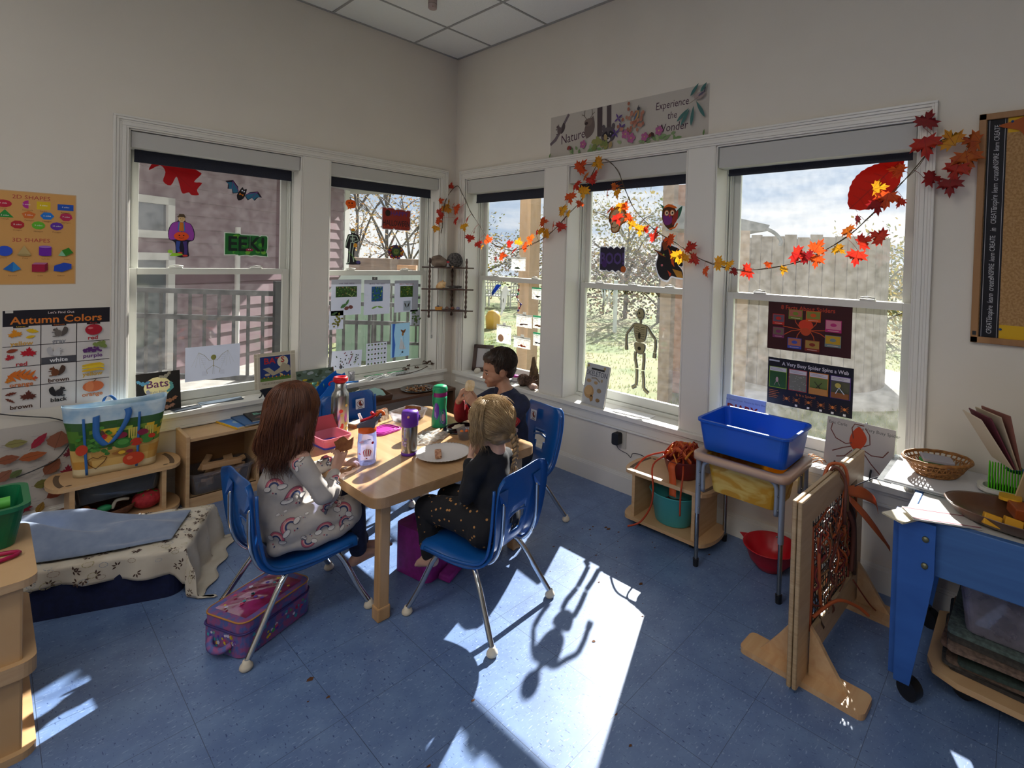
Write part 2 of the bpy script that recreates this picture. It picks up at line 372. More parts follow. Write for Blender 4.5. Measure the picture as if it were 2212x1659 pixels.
# roller shades: white fabric-wrapped valance box with a strip of black shade below
VAL=pm('valance_fabric','#b9b8b4',.8); SHD=pm('black_shade_cloth','#1c1f2b',.85,noise_c='#262938',scale=(200,200,200))
lab=['white valance and black roller shade of the window at the far left','white valance and black roller shade above the tree seed sheets','white valance and black roller shade on the narrow window right of the corner','white valance and black roller shade behind the peak of the leaf garland','white valance and black roller shade of the window with the spider posters']
for k,(ab,M,mg,zb) in enumerate([(OPL[0],ML(0,0),.012,1.885),(OPL[1],ML(0,0),.012,1.885),(OPR[0],MR(0,0),.012,1.86),(OPR[1],MR(0,0),.012,1.875),(OPR[2],MR(0,0),.012,1.895)]):
    a,b=ab; root=thing('roller_shade',lab[k],'window shade',group='roller shades in the windows')
    mb=MB(VAL); mb.M=M; vh=.097 if k<2 else .12; mb.b2((a+mg,ZT-vh,-.012),(b-mg,ZT-.012,-.020)); mb.b2((a+mg,ZT-vh,-.02),(b-mg,ZT-vh+.007,-.11)); mb.b2((a+mg,ZT-.018,-.02),(b-mg,ZT-.012,-.11)); 
    mb.b2((a+mg,ZT-vh,-.02),(a+mg+.003,ZT-.012,-.11)); mb.b2((b-mg-.003,ZT-vh,-.02),(b-mg,ZT-.012,-.11))
    mb.build('valance',root,bev=.001,seg=1)
    mb=MB(SHD); mb.M=M; mb.b2((a+.035,zb,-.085),(b-.035,ZT-.05,-.088)); mb.b2((a+.035,zb,-.082),(b-.035,zb+.012,-.091)); mb.build('shade_cloth',root)
# cord loop on the right reveal of the second window
mb=MB(pm('cord_white','#a9aaa6',.5)); mb.tube([(-.158,.06,1.86),(-.158,.06,.80),(-.158,.063,.76),(-.158,.066,.80),(-.158,.066,1.86)],.0018,5)
mb.prism(rrect(.016,.03,.005),-.158,-.148,M=frame((0,.063,.75),(0,1,0),(0,0,1),(1,0,0)))
tag(mb.build('shade_cord'),'thin white beaded shade cord hanging beside the corner shelf','cord')
# fill lights added out of view, built as recessed panels in the tile grid
LENS=pm('light_lens','#ffffff',.5); LE=D.materials.new('fill_diffuser'); LE.use_nodes=True
q=LE.node_tree; q.nodes.clear(); oo=q.nodes.new('ShaderNodeOutputMaterial'); em=q.nodes.new('ShaderNodeEmission'); em.inputs[0].default_value=(1,.955,.90,1); em.inputs[1].default_value=8.2; q.links.new(em.outputs[0],oo.inputs[0])
for i,(x,y) in enumerate(((xs[3],ys[3]),(xs[6],ys[3]),(xs[4],ys[6]),(xs[5],ys[1]),(xs[6],ys[8]))):
    root=thing('ceiling_fill_light','added ceiling panel giving fill light, out of view','ceiling light',(x-.6096,y-.3048,ZC),group='added ceiling fill panels further back in the room')
    mb=MB(WHITE); 
    for a,b in (((-.6,-.3,-.008),(.6,-.27,-.0005)),((-.6,.27,-.008),(.6,.3,-.0005)),((-.6,-.3,-.008),(-.57,.3,-.0005)),((.57,-.3,-.008),(.6,.3,-.0005))): mb.b2(a,b)
    mb.build('light_frame',root)
    MB(LE).b2((-.57,-.27,-.006),(.57,.27,-.001)).build('diffuser',root)
# motion sensor / small white cylinder hanging at the very top
mb=MB(pm('sensor_plastic','#b09c96',.5)); mb.lathe([(0,-.11),(.030,-.11),(.034,-.105),(.034,-.03),(.03,-.028),(.03,0)],n=24)
mb2=MB(pm('sensor_band','#6e6562',.5)); mb2.lathe([(.0345,-.034),(.0345,-.03)],n=24)
# ================= outside =================
GZ=-.3
grass=pm('lawn','#4d5f26',.95,noise_c='#7b7450',scale=(1.1,1.1,1.1),detail=9,ramp=(.42,.66),bump=.5)
tag(MB(grass).b2((.2,-14,GZ-.3),(42,34,GZ)).build('ground_lawn'),kind='structure')
tag(MB(pm('paving','#8d8a84',.9,noise_c='#78756f',scale=(6,6,6))).b2((-14,.2,GZ-.3),(.2,34,GZ)).build('ground_paving'),kind='structure')
gb=MB(pm('grass_blades','#5d7328',.9,noise_c='#8d8f4a',scale=(4,4,4),trans=.3)); r=random.Random(3)
for k in range(9000):
    d=r.uniform(2.2,14)**1.0; t=r.uniform(-.9,.75)
    x=-2.549+d*(.763+.645*t); y=-3.684+d*(.645-.763*t)
    if x<.9 or math.hypot(x-5.6,y+.99)<1.8: continue
    a=r.uniform(0,PI); h=r.uniform(.02,.05); w=.007
    for q in range(3):
        xx=x+r.uniform(-.08,.08); yy=y+r.uniform(-.08,.08); c_,s_=math.cos(a+q),math.sin(a+q)
        gb.add([(xx-w*c_,yy-w*s_,GZ),(xx+w*c_,yy+w*s_,GZ),(xx+r.uniform(-.02,.02),yy,GZ+h)],[(0,1,2)])
tag(gb.build('grass'),'short rough grass growing across the lawn outside the right windows','grass',kind='stuff')
def plant(name,label,cat,x,y,h,rw,cols,n,leaf=.05,trunk=.05,crown0=.25,seed=1,branches=7,group=None,open_=0.):
    r=random.Random(seed); root=thing(name,label,cat,(x,y,GZ),group=group)
    bark=pm('bark_%s'%('d' if seed%2 else 'g'),'#4a4038' if seed%2 else '#6a6259',.9,noise_c='#2e2822',scale=(20,20,5))
    tb=MB(bark); tips=[]
    top=(r.uniform(-.1,.1)*h,r.uniform(-.1,.1)*h,h*.8)
    tb.tube([(0,0,0),(top[0]*.3,top[1]*.3,h*.35),top],[trunk,trunk*.8,trunk*.6,trunk*.3],6,sp=4)
    for b in range(branches):
        a=2*PI*b/branches+r.uniform(-.4,.4); z0=h*r.uniform(.12,.6); L_=rw*r.uniform(.6,1.0)
        p0=Vector((top[0]*z0/h,top[1]*z0/h,z0)); p2=p0+Vector((math.cos(a)*L_,math.sin(a)*L_,h*r.uniform(.15,.38))); p1=(p0+p2)/2+Vector((0,0,.06*h))
        tb.tube([p0,p1,p2],[trunk*.5,trunk*.35,trunk*.15],5,sp=4)
        for q in range(3):
            a2=a+r.uniform(-1,1); p3=p2+Vector((math.cos(a2),math.sin(a2),r.uniform(-.2,1)))*L_*.4; s0=p1+(p2-p1)*r.uniform(.2,1); tb.tube([s0,p3],[trunk*.2,trunk*.08],4); tips.append(p3)
        tips.append(p2)
    tips.append(Vector(top)+Vector((0,0,h*.1)))
    tb.build('trunk',root)
    fo=MB(cols[0])
    for k in range(n):
        t=tips[r.randrange(len(tips))]
        g=Vector((r.gauss(0,1),r.gauss(0,1),r.gauss(0,.9)))*rw*(.26-open_*.1)
        p=t+g
        if open_==0 and r.random()<.35:
            p=Vector((r.uniform(-1,1)*rw*.9,r.uniform(-1,1)*rw*.9,r.uniform(.03,.8)*h))
        if p.z<.02 or p.z>h*1.02 or math.hypot(p.x,p.y)>rw: continue
        a=Vector((r.gauss(0,1),r.gauss(0,1),r.gauss(0,1))).normalized(); b=a.orthogonal().normalized(); s_=leaf*r.uniform(.6,1.4)
        fo.add([p-a*s_,p+b*s_*.6,p+a*s_,p-b*s_*.6],[(0,1,2,3)],cols[min(len(cols)-1,int(r.random()**1.2*len(cols)))])
    fo.build('foliage',root); return root
LG=[pm('leaf_'+c,c,.8,trans=.35) for c in ('#5c6630','#7d7a34','#8f7d3a','#4a5230','#a08c3c')]
LO=[pm('leaf_'+c,c,.8,trans=.35) for c in ('#a8843a','#b27a35','#7d6b38','#c09a48','#6a6238')]
LB=[pm('leaf_'+c,c,.8,trans=.3) for c in ('#5a4a40','#7a5a48','#4c5034','#8a6a48','#3f4030')]
plant('autumn_tree','bare-branched tree with yellow leaves behind the tree seed window','tree',4.5,11.3,5.2,2.0,LO,2600,.045,.07,seed=5,branches=10,open_=1)
plant('autumn_tree','thin orange-leaved tree right of the house seen through second window','tree',6.4,11.4,4.8,1.9,LO[::-1],2400,.045,.06,seed=8,branches=9,open_=1)
plant('autumn_tree','tallest yellowing tree behind the picnic shelter roof','tree',7.2,14.6,6.6,2.6,LO,2600,.05,.08,seed=11,branches=9,open_=1)
plant('shrub','olive shrub left of the wooden post in the narrow window','shrub',9.4,12.6,3.3,1.7,LG,2800,.06,.06,seed=2)
plant('shrub','dense green shrub behind the white garden chairs','shrub',11.6,11.9,2.7,1.5,LB,2200,.06,.05,seed=3)
plant('shrub','yellow-green shrub right of the wooden post in the narrow window','shrub',11.6,10.4,3.6,1.4,LG,2400,.06,.05,seed=4)
plant('shrub','low rusty shrub at the left in the skull window','shrub',10.9,8.3,2.1,1.5,LB,2600,.06,.04,seed=6)
plant('shrub','dark shrub behind the boo cutout','shrub',10.3,6.7,2.3,1.4,LB[::-1],2600,.06,.04,seed=7)
plant('autumn_tree','leafy olive and yellow tree behind the skull cutout','tree',10.0,5.6,4.0,1.5,LG,4200,.06,.07,seed=9,branches=11)
plant('shrub','brown shrub right of the leafy tree behind the witch cutout','shrub',9.8,4.3,2.4,1.4,LB,2600,.06,.05,seed=10)
plant('shrub','brown-green shrub in front of the wooden tank, left side','shrub',10.4,2.6,2.3,1.3,LG,1600,.06,.05,seed=13)
plant('shrub','yellow-green shrub just right of the wooden tank','shrub',11.8,-.9,2.1,1.3,LG[::-1],3000,.06,.05,seed=12)
plant('shrub','dark shrub behind the tank at the right edge of last window','shrub',13.4,-2.4,1.9,1.5,LG,2400,.07,.05,seed=14)
plant('autumn_tree','small round distant tree above the wooden tank','tree',17.5,.4,3.4,1.5,LG,2200,.08,.08,seed=16)
# house with mauve clapboards
HD=Vector((.855,.536,0)); HN=Vector((.536,-.855,0)); HC=Vector((2.09,6.61,GZ))
HM=frame(HC,HD,(0,0,1),HN)     # x along the wall, y up, z towards the classroom
CLAP=pm('mauve_clapboard','#735a62',.8,noise_c='#6a5058',scale=(3,3,3)); HTRIM=pm('house_trim','#b9b6b4',.6)
root=thing('house','mauve clapboard house with white corner board beyond the railing','house')
mb=MB(CLAP); mb.M=HM; z=0
while z<2.95:
    mb.add([(-9,z,.022),(0,z,.022),(0,z+.19,0),(-9,z+.19,0)],[(0,1,2,3)]); mb.add([(-9,z,0),(0,z,0),(0,z,.022),(-9,z,.022)],[(0,1,2,3)]); z+=.18
mb.b2((-9,0,-.15),(0,2.95,-.001)); mb.b2((-.15,0,-5),(0,2.95,-.15)); mb.build('clapboard_wall',root)
mb=MB(HTRIM); mb.M=HM; mb.b2((-.12,0,-.1),(.03,2.95,.04)); mb.build('corner_board',root)
mb=MB(pm('soffit','#7d7a84',.7)); mb.M=HM; mb.b2((-9.3,2.95,-5),(.5,3.07,.95)); mb.b2((-9.3,3.07,-5.1),(.55,3.2,1.0))
mb.build('roof_eave',root)
mb=MB(HTRIM); mb.M=HM; mb.cyl((-2.69,0,.10),(-2.69,2.05,.10),.035); mb.build('vent_pipe',root)
HG=pm('house_glass','#3c424c',.06,spec=.9)
for nm,(x0,x1,z0,z1) in (('window',(-5.6,-3.61,1.84,2.35)),('window',(-5.6,-3.60,.1,1.66))):
    mb=MB(HTRIM); mb.M=HM
    for a,b in (((x0,z0),(x1,z0+.09)),((x0,z1-.09),(x1,z1)),((x0,z0),(x0+.09,z1)),((x1-.09,z0),(x1,z1)),(((x0+x1)/2-.04,z0),((x0+x1)/2+.04,z1))): mb.b2((a[0],a[1],.01),(b[0],b[1],.06))
    f=mb.build(nm,root); g=MB(HG); g.M=HM; g.b2((x0+.09,z0+.09,.01),(x1-.09,z1-.09,.025)); g.build('pane',f)
# railings of black metal bars
RB=pm('black_painted_metal','#14181c',.6)
def railing(A,B,top,mid,bot,lab,endpost=True,zb=GZ,n=None):
    A,B=Vector((*A,0)),Vector((*B,0)); L_=(B-A).length; d=(B-A)/L_; root=thing('railing',lab,'railing')
    for zz,nm in ((top,'top_rail'),(mid,'middle_rail'),(bot,'bottom_rail')):
        mb=MB(RB); mb.M=frame((A.x,A.y,0),d,(-d.y,d.x,0),(0,0,1)); mb.b2((0,-.018,zz-.038),(L_,.018,zz)); mb.build(nm,root)
    n=n or int(L_/.115)
    for k in range(1,n): 
        p=A+d*L_*k/n; MB(RB).b2((p.x-.0095,p.y-.0095,bot-.04),(p.x+.0095,p.y+.0095,top-.01)).build('baluster',root)
    for p in ((A,B) if endpost else (A,)): MB(RB).b2((p.x-.025,p.y-.025,zb),(p.x+.025,p.y+.025,top+.08)).build('post',root)
railing((-2.75,2.9),(-1.03,.87),1.10,.895,.42,'black metal railing close outside the left window')
railing((-.52,1.66),(.36,.62),.95,.77,.33,'black metal railing outside the tree seed window')
railing((1.0,3.3),(1.9,2.2),1.02,.85,.2,'farther black metal railing beside the green shed')
# pale green shed, picnic shelter and tapered wooden legs behind the second window
SG=pm('mint_panel','#9dbfa6',.6); root=thing('shed','pale green shed with low white roof beyond the railing','shed')
sm=frame((1.25,4.6,GZ),Vector((.645,-.763,0)),(0,0,1),Vector((-.763,-.645,0)))
mb=MB(SG); mb.M=sm; mb.b2((-.2,0,-1),(1.5,1.1,0))
for k in range(8): mb.b2((-.2+k*.22,0,0),(-.17+k*.22,1.1,.01))
mb.build('shed_wall',root); mb=MB(pm('shed_roof','#c3cfcb',.5)); mb.M=sm; mb.prism([(-.3,1.1),(1.6,1.1),(1.35,1.42),(-.05,1.42)],-1.1,.1); mb.build('roof',root)
WD=wood('weathered_wood','#8a7866','#6f6052',.8,(2,2,14)); WR=wood('red_cedar','#94705c','#7d5c4a',.7,(2,2,14))
root=thing('picnic_shelter','long grey shelter roof beam behind the seated skeleton window','shelter')
mb=MB(WD); mb.M=frame((3.2,9.6,GZ),Vector((.5,-.866,0)),(0,0,1),Vector((-.866,-.5,0))); mb.b2((-.2,1.25,-.6),(3.6,1.62,.1)); mb.build('roof_beam',root)
for k in range(4): mb=MB(WD); mb.M=frame((3.2,9.6,GZ),Vector((.5,-.866,0)),(0,0,1),Vector((-.866,-.5,0))); mb.b2((.1+k*1.1,0,-.2),(.22+k*1.1,1.25,-.08)); mb.build('post',root)
root=thing('play_tower','tapered pair of orange wooden legs beyond the shed','play equipment',(3.3,6.43,GZ))
for s_ in (-1,1):
    mb=MB(pm('orange_wood','#b98560',.7)); mb.tube([(s_*.26*.645,-s_*.26*.763,0),(s_*.16*.645,-s_*.16*.763,1.5)],.05,4); mb.build('leg',root)
mb=MB(pm('orange_wood','#b98560',.7)); mb.M=frame((0,0,0),Vector((.645,-.763,0)),(0,0,1),Vector((-.763,-.645,0))); mb.b2((-.2,1.42,-.05),(.2,1.5,.05)); mb.build('crossbar',root)
# big wooden posts
def post(x,y,h,lab,m,w=.14,rz=.35):
    o=MB(m).b2((-w/2,-w/2,0),(w/2,w/2,h)).build('wooden_post',loc=(x,y,GZ),rot=(0,0,rz),bev=.004); tag(o,lab,'post')
PW=wood('post_pine','#9b8163','#7c664e',.75,(9,9,1.2))
post(.93,.08,2.6,'thick pine post with curved grain just outside the narrow window',PW,.145,rad(3))
post(2.94,-.27,2.74,'weathered grey post behind the owl cutout',WD,.145,rad(10))
post(3.42,-.17,2.74,'reddish cedar post right beside the weathered grey post',WR,.13,rad(10))
o=MB(WR).b2((3.2,-.9,-.12),(3.36,-.2,.04)).build('wooden_beam'); tag(o,'low cedar beam running off from the reddish post','beam')
# wooden water tank of vertical staves on a round concrete slab
root=thing('wooden_tank','round grey wooden tank of vertical boards on a concrete ring','tank',(5.6,-.99,GZ))
TK=wood('tank_boards','#847c72','#6b645b',.85,(6,6,1)); mb=MB(TK); n=46; Rr=1.18
for k in range(n):
    a0,a1=2*PI*k/n,2*PI*(k+.94)/n; h=2.12+.02*math.sin(k*3.7)
    P=[(Rr*math.cos(a0),Rr*math.sin(a0)),(Rr*math.cos(a1),Rr*math.sin(a1)),((Rr-.04)*math.cos(a1),(Rr-.04)*math.sin(a1)),((Rr-.04)*math.cos(a0),(Rr-.04)*math.sin(a0))]
    mb.prism(P,.0,h)
mb.lathe([(Rr-.03,0),(Rr-.03,2.08)],n=46,m=pm('tank_dark','#3f3832',.9)); mb.build('stave_wall',root)
mb=MB(pm('concrete','#9c9a96',.9,noise_c='#86847f',scale=(5,5,5))); mb.lathe([(1.82,-.02),(1.80,.05),(0.01,.06)],n=56); mb.build('concrete_slab',root)
# grey kiosk roof with curved gutter spout
root=thing('playhouse','grey playhouse roof with curved gutter spout, left in the last window','playhouse')
km=frame((3.05,-1.28,0),Vector((.645,-.763,0)),(0,0,1),Vector((-.763,-.645,0)))
RG=pm('grey_roofing','#5e646a',.8,noise_c='#4e545a',scale=(10,10,10))
mb=MB(RG); mb.M=km; mb.add([(-.9,1.80,0),(.17,1.80,0),(.20,1.87,0),(-.9,2.08,0),(-.9,1.80,-.8),(.17,1.80,-.8),(.20,1.87,-.8),(-.9,2.08,-.8)],[(0,1,2,3),(7,6,5,4),(3,2,6,7),(0,4,5,1),(1,5,6,2),(0,3,7,4)]); mb.build('roof',root)
mb=MB(RG); mb.M=km; mb.tube([(.16,1.83,0),(.26,1.78,0),(.33,1.70,0),(.32,1.64,0)],.022,8,sp=4); mb.build('gutter_spout',root)
mb=MB(WD); mb.M=km; mb.b2((-.14,GZ,-.12),(-.02,1.8,0)); mb.build('post',root)
# white garden chairs
def gchair(x,y,rz,lab):
    root=thing('garden_chair',lab,'chair',(x,y,GZ),rz,'white lattice garden chairs'); WP=pm('white_resin','#c8cac8',.5)
    mb=MB(WP); 
    for k in range(7): mb.box((-.27+k*.09,.30,.75),(.035,.03,.75),rot=rotm(-.25))
    for k in range(5): mb.box((0,.27+k*.035,.48+k*.13),(.58,.02,.03),rot=rotm(-.25))
    mb.build('backrest',root); MB(WP).box((0,0,.40),(.58,.55,.04)).build('seat',root)
    for s_ in (-1,1): 
        MB(WP).box((s_*.30,.0,.58),(.07,.6,.03)).build('armrest',root)
        for t in (-.24,.24): MB(WP).box((s_*.28,t,.29),(.05,.05,.58)).build('leg',root)
gchair(9.0,10.5,2.2,'white slatted garden chair on the lawn, left one'); gchair(9.75,10.2,2.6,'white slatted garden chair on the lawn, right one of the pair')
o=MB(pm('yellow_plastic','#c99a2e',.5)).lathe([(.0,0),(.16,0),(.18,.3),(.12,.42),(.0,.44)],(5.45,6.2,GZ)).build('yellow_drum'); tag(o,'small yellow plastic drum on the lawn left of the pine post','drum')
# basketball stand
root=thing('basketball_hoop','low white basketball hoop with net standing on the lawn','hoop',(7.3,3.9,GZ))
mb=MB(pm('hoop_white','#b8c4c4',.6)); mb.cyl((0,0,0),(0,0,1.25),.05); mb.build('pole',root)
mb=MB(pm('hoop_net','#b9c2c2',.8)); 
for k in range(10):
    a=2*PI*k/10; mb.tube([(-.25+.2*math.cos(a),.2*math.sin(a),1.05),(-.25+.12*math.cos(a+.3),.12*math.sin(a+.3),.7)],.006,4); mb.tube([(-.25+.2*math.cos(a),.2*math.sin(a),1.05),(-.25+.12*math.cos(a-.3),.12*math.sin(a-.3),.7)],.006,4)
mb.build('net',root)
mb=MB(pm('hoop_rim','#7f90a8',.5)); mb.tube([(-.25+.2*math.cos(2*PI*k/16),.2*math.sin(2*PI*k/16),1.05) for k in range(16)],.012,6,closed=True); mb.build('rim',root)
# ================= table and chairs =================
TOPM=wood('oak_laminate','#bd9a72','#ab8660',.22,(22,2.2,22),coat=.35)
EDGE=wood('oak_edge','#b08c66','#9c7852',.4,(16,16,16)); LEGM=wood('oak_leg','#c09a6e','#ad8558',.4,(30,30,2.5)); LEGD=wood('pale_leg','#b8a084','#a38b6e',.5,(30,30,3))
root=thing('activity_table','rectangular oak children\'s table with rounded corners and block legs','table',(-1.2,-1.395,0))
mb=MB(TOPM); mb.prism(rrect(.82,.955,.055,6),.503,.506); mb.build('tabletop',root)
mb=MB(EDGE); mb.prism(rrect(.822,.957,.056,6),.466,.5028); mb.build('edge_band',root,bev=.003)
for sx,sy in ((-1,-1),(1,-1),(-1,1),(1,1)):
    mb=MB(LEGM if (sx,sy)!=(1,-1) else LEGD); w=.022; x,y=sx*.34,sy*.405
    mb.b2((x-w,y-w,.0),(x+w,y+w,.467)); lg=mb.build('leg',root,bev=.006)
    mb=MB(LEGM); w=.026; mb.b2((x-w,y-w,.0),(x+w,y+w,.055)); mb.build('foot_block',lg,bev=.006)
BLUE=pm('blue_chair_plastic','#14559f',.3,noise_c='#124e94',scale=(300,300,300),coat=.15,bump=.04)
GLIDE=pm('nylon_glide','#cfc6b4',.45); STK=C('#d5d6dc'); 
def chair(label,loc,rz,sticker=True,sx=.045):
    root=thing('school_chair',label,'chair',loc,rz,'blue plastic school chairs around the oak table')
    prof=[(.192,.262),(.186,.283),(.165,.296),(.10,.298),(.02,.288),(-.05,.283),(-.105,.292),(-.14,.320),(-.155,.362),(-.165,.42),(-.173,.50),(-.180,.575),(-.184,.605)]
    hw=[.150,.162,.168,.170,.168,.160,.150,.147,.148,.155,.163,.158,.130]
    P=spline([(0,a,b) for a,b in prof],3); Wd=[w_.x for w_ in spline([(w,0,0) for w in hw],3)]
    NV=len(P)-1; NU=20; tck=.004; vs=[];fs=[]
    def pt(i,j,side):
        p=P[j]; u=2*i/NU-1; d=(P[min(j+1,NV)]-P[max(j-1,0)]).normalized(); nrm=Vector((0,-d.z,d.y))*-1
        # nrm points to the sitter (up / forward)
        if nrm.z<0 and j<NV*.5: nrm=-nrm
        if nrm.y<0 and j>=NV*.5: nrm=-nrm
        x=u*Wd[j]; dish=(1-abs(u)**2.5)*(-.012)+.012*abs(u)**6*(-1.6)
        if abs(u)>.93: dish-=.012
        return Vector((x,p.y,p.z))+nrm*(dish+(0 if side else -tck))
    for sd in (1,0):
        for j in range(NV+1):
            for i in range(NU+1): vs.append(pt(i,j,sd))
    hole=lambda i,j: (24<=j<26 and 8<=i<12) or (26<=j<28 and 7<=i<13)
    st=(NU+1)*(NV+1); q=lambda i,j,s_: (0 if s_ else st)+j*(NU+1)+i
    keep=set((i,j) for i in range(NU) for j in range(NV) if not hole(i,j))
    for (i,j) in keep:
        fs.append((q(i,j,1),q(i+1,j,1),q(i+1,j+1,1),q(i,j+1,1))); fs.append((q(i,j,0),q(i,j+1,0),q(i+1,j+1,0),q(i+1,j,0)))
        for di,dj,a,b in ((-1,0,(i,j),(i,j+1)),(1,0,(i+1,j),(i+1,j+1)),(0,-1,(i,j),(i+1,j)),(0,1,(i,j+1),(i+1,j+1))):
            if (i+di,j+dj) not in keep: fs.append((q(*a,1),q(*b,1),q(*b,0),q(*a,0)))
    mb=MB(BLUE); mb.add(vs,fs,None,True); sh=mb.build('seat_shell',root)
    bm=bmesh.new(); bm.from_mesh(sh.data); bmesh.ops.recalc_face_normals(bm,faces=bm.faces); bm.to_mesh(sh.data); bm.free()
    # moulded sockets and rim flange on the back
    mb=MB(BLUE)
    for s_ in (-1,1):
        mb.add([(s_*.082,-.196,.55),(s_*.136,-.194,.553),(s_*.108,-.213,.502),(s_*.108,-.190,.488)],[(0,1,2),(0,2,3),(1,3,2),(0,3,1)])
        mb.tube([(s_*.158,-.190,.57),(s_*.160,-.186,.47),(s_*.150,-.170,.38),(s_*.147,-.15,.31),(s_*.152,-.10,.272),(s_*.165,.02,.268),(s_*.168,.14,.275)],.006,6,sp=4)
    mb.tube([(-.055,-.176,.425),(0,-.178,.437),(.055,-.176,.425)],.006,6,sp=4)
    mb.build('moulded_rim',root)
    for s_ in (-1,1):
        mb=MB(CHROME)
        mb.tube([(s_*.108,-.196,.515),(s_*.110,-.194,.40),(s_*.110,-.180,.33),(s_*.108,-.148,.278),(s_*.106,-.10,.262),(s_*.106,.10,.266)],.0085,10,sp=5)
        mb.build('back_upright',root)
        for ys,nm in ((1,'front_leg'),(-1,'rear_leg')):
            mb=MB(CHROME)
            if ys>0: pts=[(s_*.112,-.02,.262),(s_*.122,.06,.262),(s_*.140,.105,.235),(s_*.168,.165,.10),(s_*.186,.205,.022)]
            else: pts=[(s_*.112,.03,.258),(s_*.118,-.05,.255),(s_*.138,-.10,.222),(s_*.168,-.175,.10),(s_*.188,-.222,.022)]
            mb.tube(pts,.0105,10,sp=5); lg=mb.build(nm,root)
            mb=MB(GLIDE); e=pts[-1]; mb.lathe([(0,0),(.016,0),(.021,.008),(.019,.016),(.013,.024),(.011,.032),(0,.033)],(e[0],e[1],0),n=16); mb.build('glide',lg)
    if sticker:
        mb=MB(STK); mb.M=frame((sx,-.1635,.535),Vector((-1,0,0)),Vector((0,-.08,1)).normalized(),Vector((0,1,.08)).normalized())
        mb.prism(rrect(.052,.058,.002),0,.0006); k=C('#3a1c18')
        mb.flat(ell(0,0,.020,.020,24),.0009,k); mb.flat(ell(0,0,.0175,.0175,24),.0012,STK)
        mb.flat(ell(-.002,.004,.008,.010,14),.0015,C('#7a3020')); mb.flat(ell(.004,-.006,.010,.007,14),.0016,C('#6a2a20')); mb.flat(ell(0,.013,.005,.004,10),.0017,C('#8a3a26')); mb.flat(rrect(.03,.003,.001,cy=-.024),.0012,k)
        mb.build('name_sticker',root)
    return root
ca=chair('blue plastic chair holding the red-haired girl, nearest the bed',(-1.745,-1.52,0),rad(-90),False)
cb=chair('blue plastic chair with its back to the camera, holding the blond girl',(-1.235,-2.015,0),rad(12),False)
cc=chair('blue plastic chair under the boy, sticker on its backrest',(-.70,-1.60,0),rad(84))
cdx=chair('empty blue plastic chair on the far side of the table, monkey sticker on its backrest',(-1.165,-.87,0),rad(180),True,-.055)
# ================= right side furniture =================
BIRE=wood('birch_edge','#b39a78','#9a7e5c',.5,(5,5,120)); HOLE=pm('dark_slot','#5d4a38',.8)
# --- weaving frame ---
root=thing('weaving_frame','standing birch weaving frame with black wire grid and orange strands','frame',(-.46,-3.14,0),rad(-2.5))
L_=.70; 
for yy,nm in ((-.009,'frame_panel'),(.009,'frame_panel')):
    mb=MB(BIRE)
    w=.105
    mb.b2((-L_/2,yy-.0075,.012),(-L_/2+w,yy+.0075,.64)); mb.b2((L_/2-w,yy-.0075,.012),(L_/2,yy+.0075,.64))
    mb.b2((-L_/2+w,yy-.0075,.54),(L_/2-w,yy+.0075,.64)); mb.b2((-L_/2+w,yy-.0075,.04),(L_/2-w,yy+.0075,.145))
    for a,b in ((-L_/2,-L_/2+w),(L_/2-w,L_/2)):
        pass
    mb.b2((-L_/2+.001,yy-.0112,.012),(L_/2-.001,yy-.0108,.012)) if 0 else None
    mb.build(nm,root,bev=.004)
    f=MB(BIRCH); e=.0080*(1 if yy>0 else -1)
    for a,b in (((-L_/2+.004,.016),(-L_/2+w-.004,.636)),((L_/2-w+.004,.016),(L_/2-.004,.636)),((-L_/2+w-.004,.544),(L_/2-w+.004,.636)),((-L_/2+w-.004,.044),(L_/2-w+.004,.141))):
        f.b2((a[0],yy+e,a[1]),(b[0],yy+e*1.03,b[1]))
    f.build('birch_veneer',root)
WIRE=pm('black_wire','#17181b',.45,.4); mb=MB(WIRE)
x=-L_/2+.105
while x<L_/2-.1: mb.box((x,0,.343),(.0024,.0024,.41)); x+=.0255
z=.145
while z<.545: mb.box((0,0,z),(.5,.0024,.0024)); z+=.0255
mb.build('wire_grid',root)
for s_ in (-1,1):
    x=s_*(L_/2-.10) if s_<0 else s_*(L_/2-.06)
    mb=MB(MAPLE); mb.prism(rrect(.11,.42,.022,5,cx=x,cy=0),0,.02); mb.build('foot',root,bev=.005)
    for t in (-1,1):
        mb=MB(MAPLE); pts=[(0,0),(.125,0),(.10,.03),(.06,.085),(.03,.13),(.0,.165)]
        mb.prism(pts,-.008,.008,M=frame((x,t*.024,.02),(0,t,0),(0,0,1),(t,0,0))); mb.build('brace',root)
# strands woven through the grid: ribbons, yarn, cords
OR=[pm('ribbon_'+c,c,.6,trans=.25) for c in ('#b4532a','#8a3d2a','#c4602c','#7c4a3a','#93683f','#8d3230','#5d4436')]
SATIN=pm('orange_satin','#d06a38',.4,trans=.3)
r=random.Random(21)
for k in range(60):
    x0=r.gauss(.03,.11); x0=max(-.24,min(.25,x0)); z0=r.uniform(.30,.55); n=r.randint(4,7); side=r.choice((-1,-1,1)); pts=[]
    for i in range(n):
        pts.append((x0+r.gauss(0,.022),side*(.008+.014*abs(math.sin(i*1.7+k))),z0)); z0-=r.uniform(.025,.07); x0+=r.gauss(.004,.018); side*=-1 if r.random()<.4 else 1
    pts=[(max(-.25,min(.25,a)),b,max(.06,c)) for a,b,c in pts]
    mb=MB(OR[k%7]); mb.tube(pts,r.uniform(.0015,.0042),5,sp=4); mb.build('woven_strand',root)
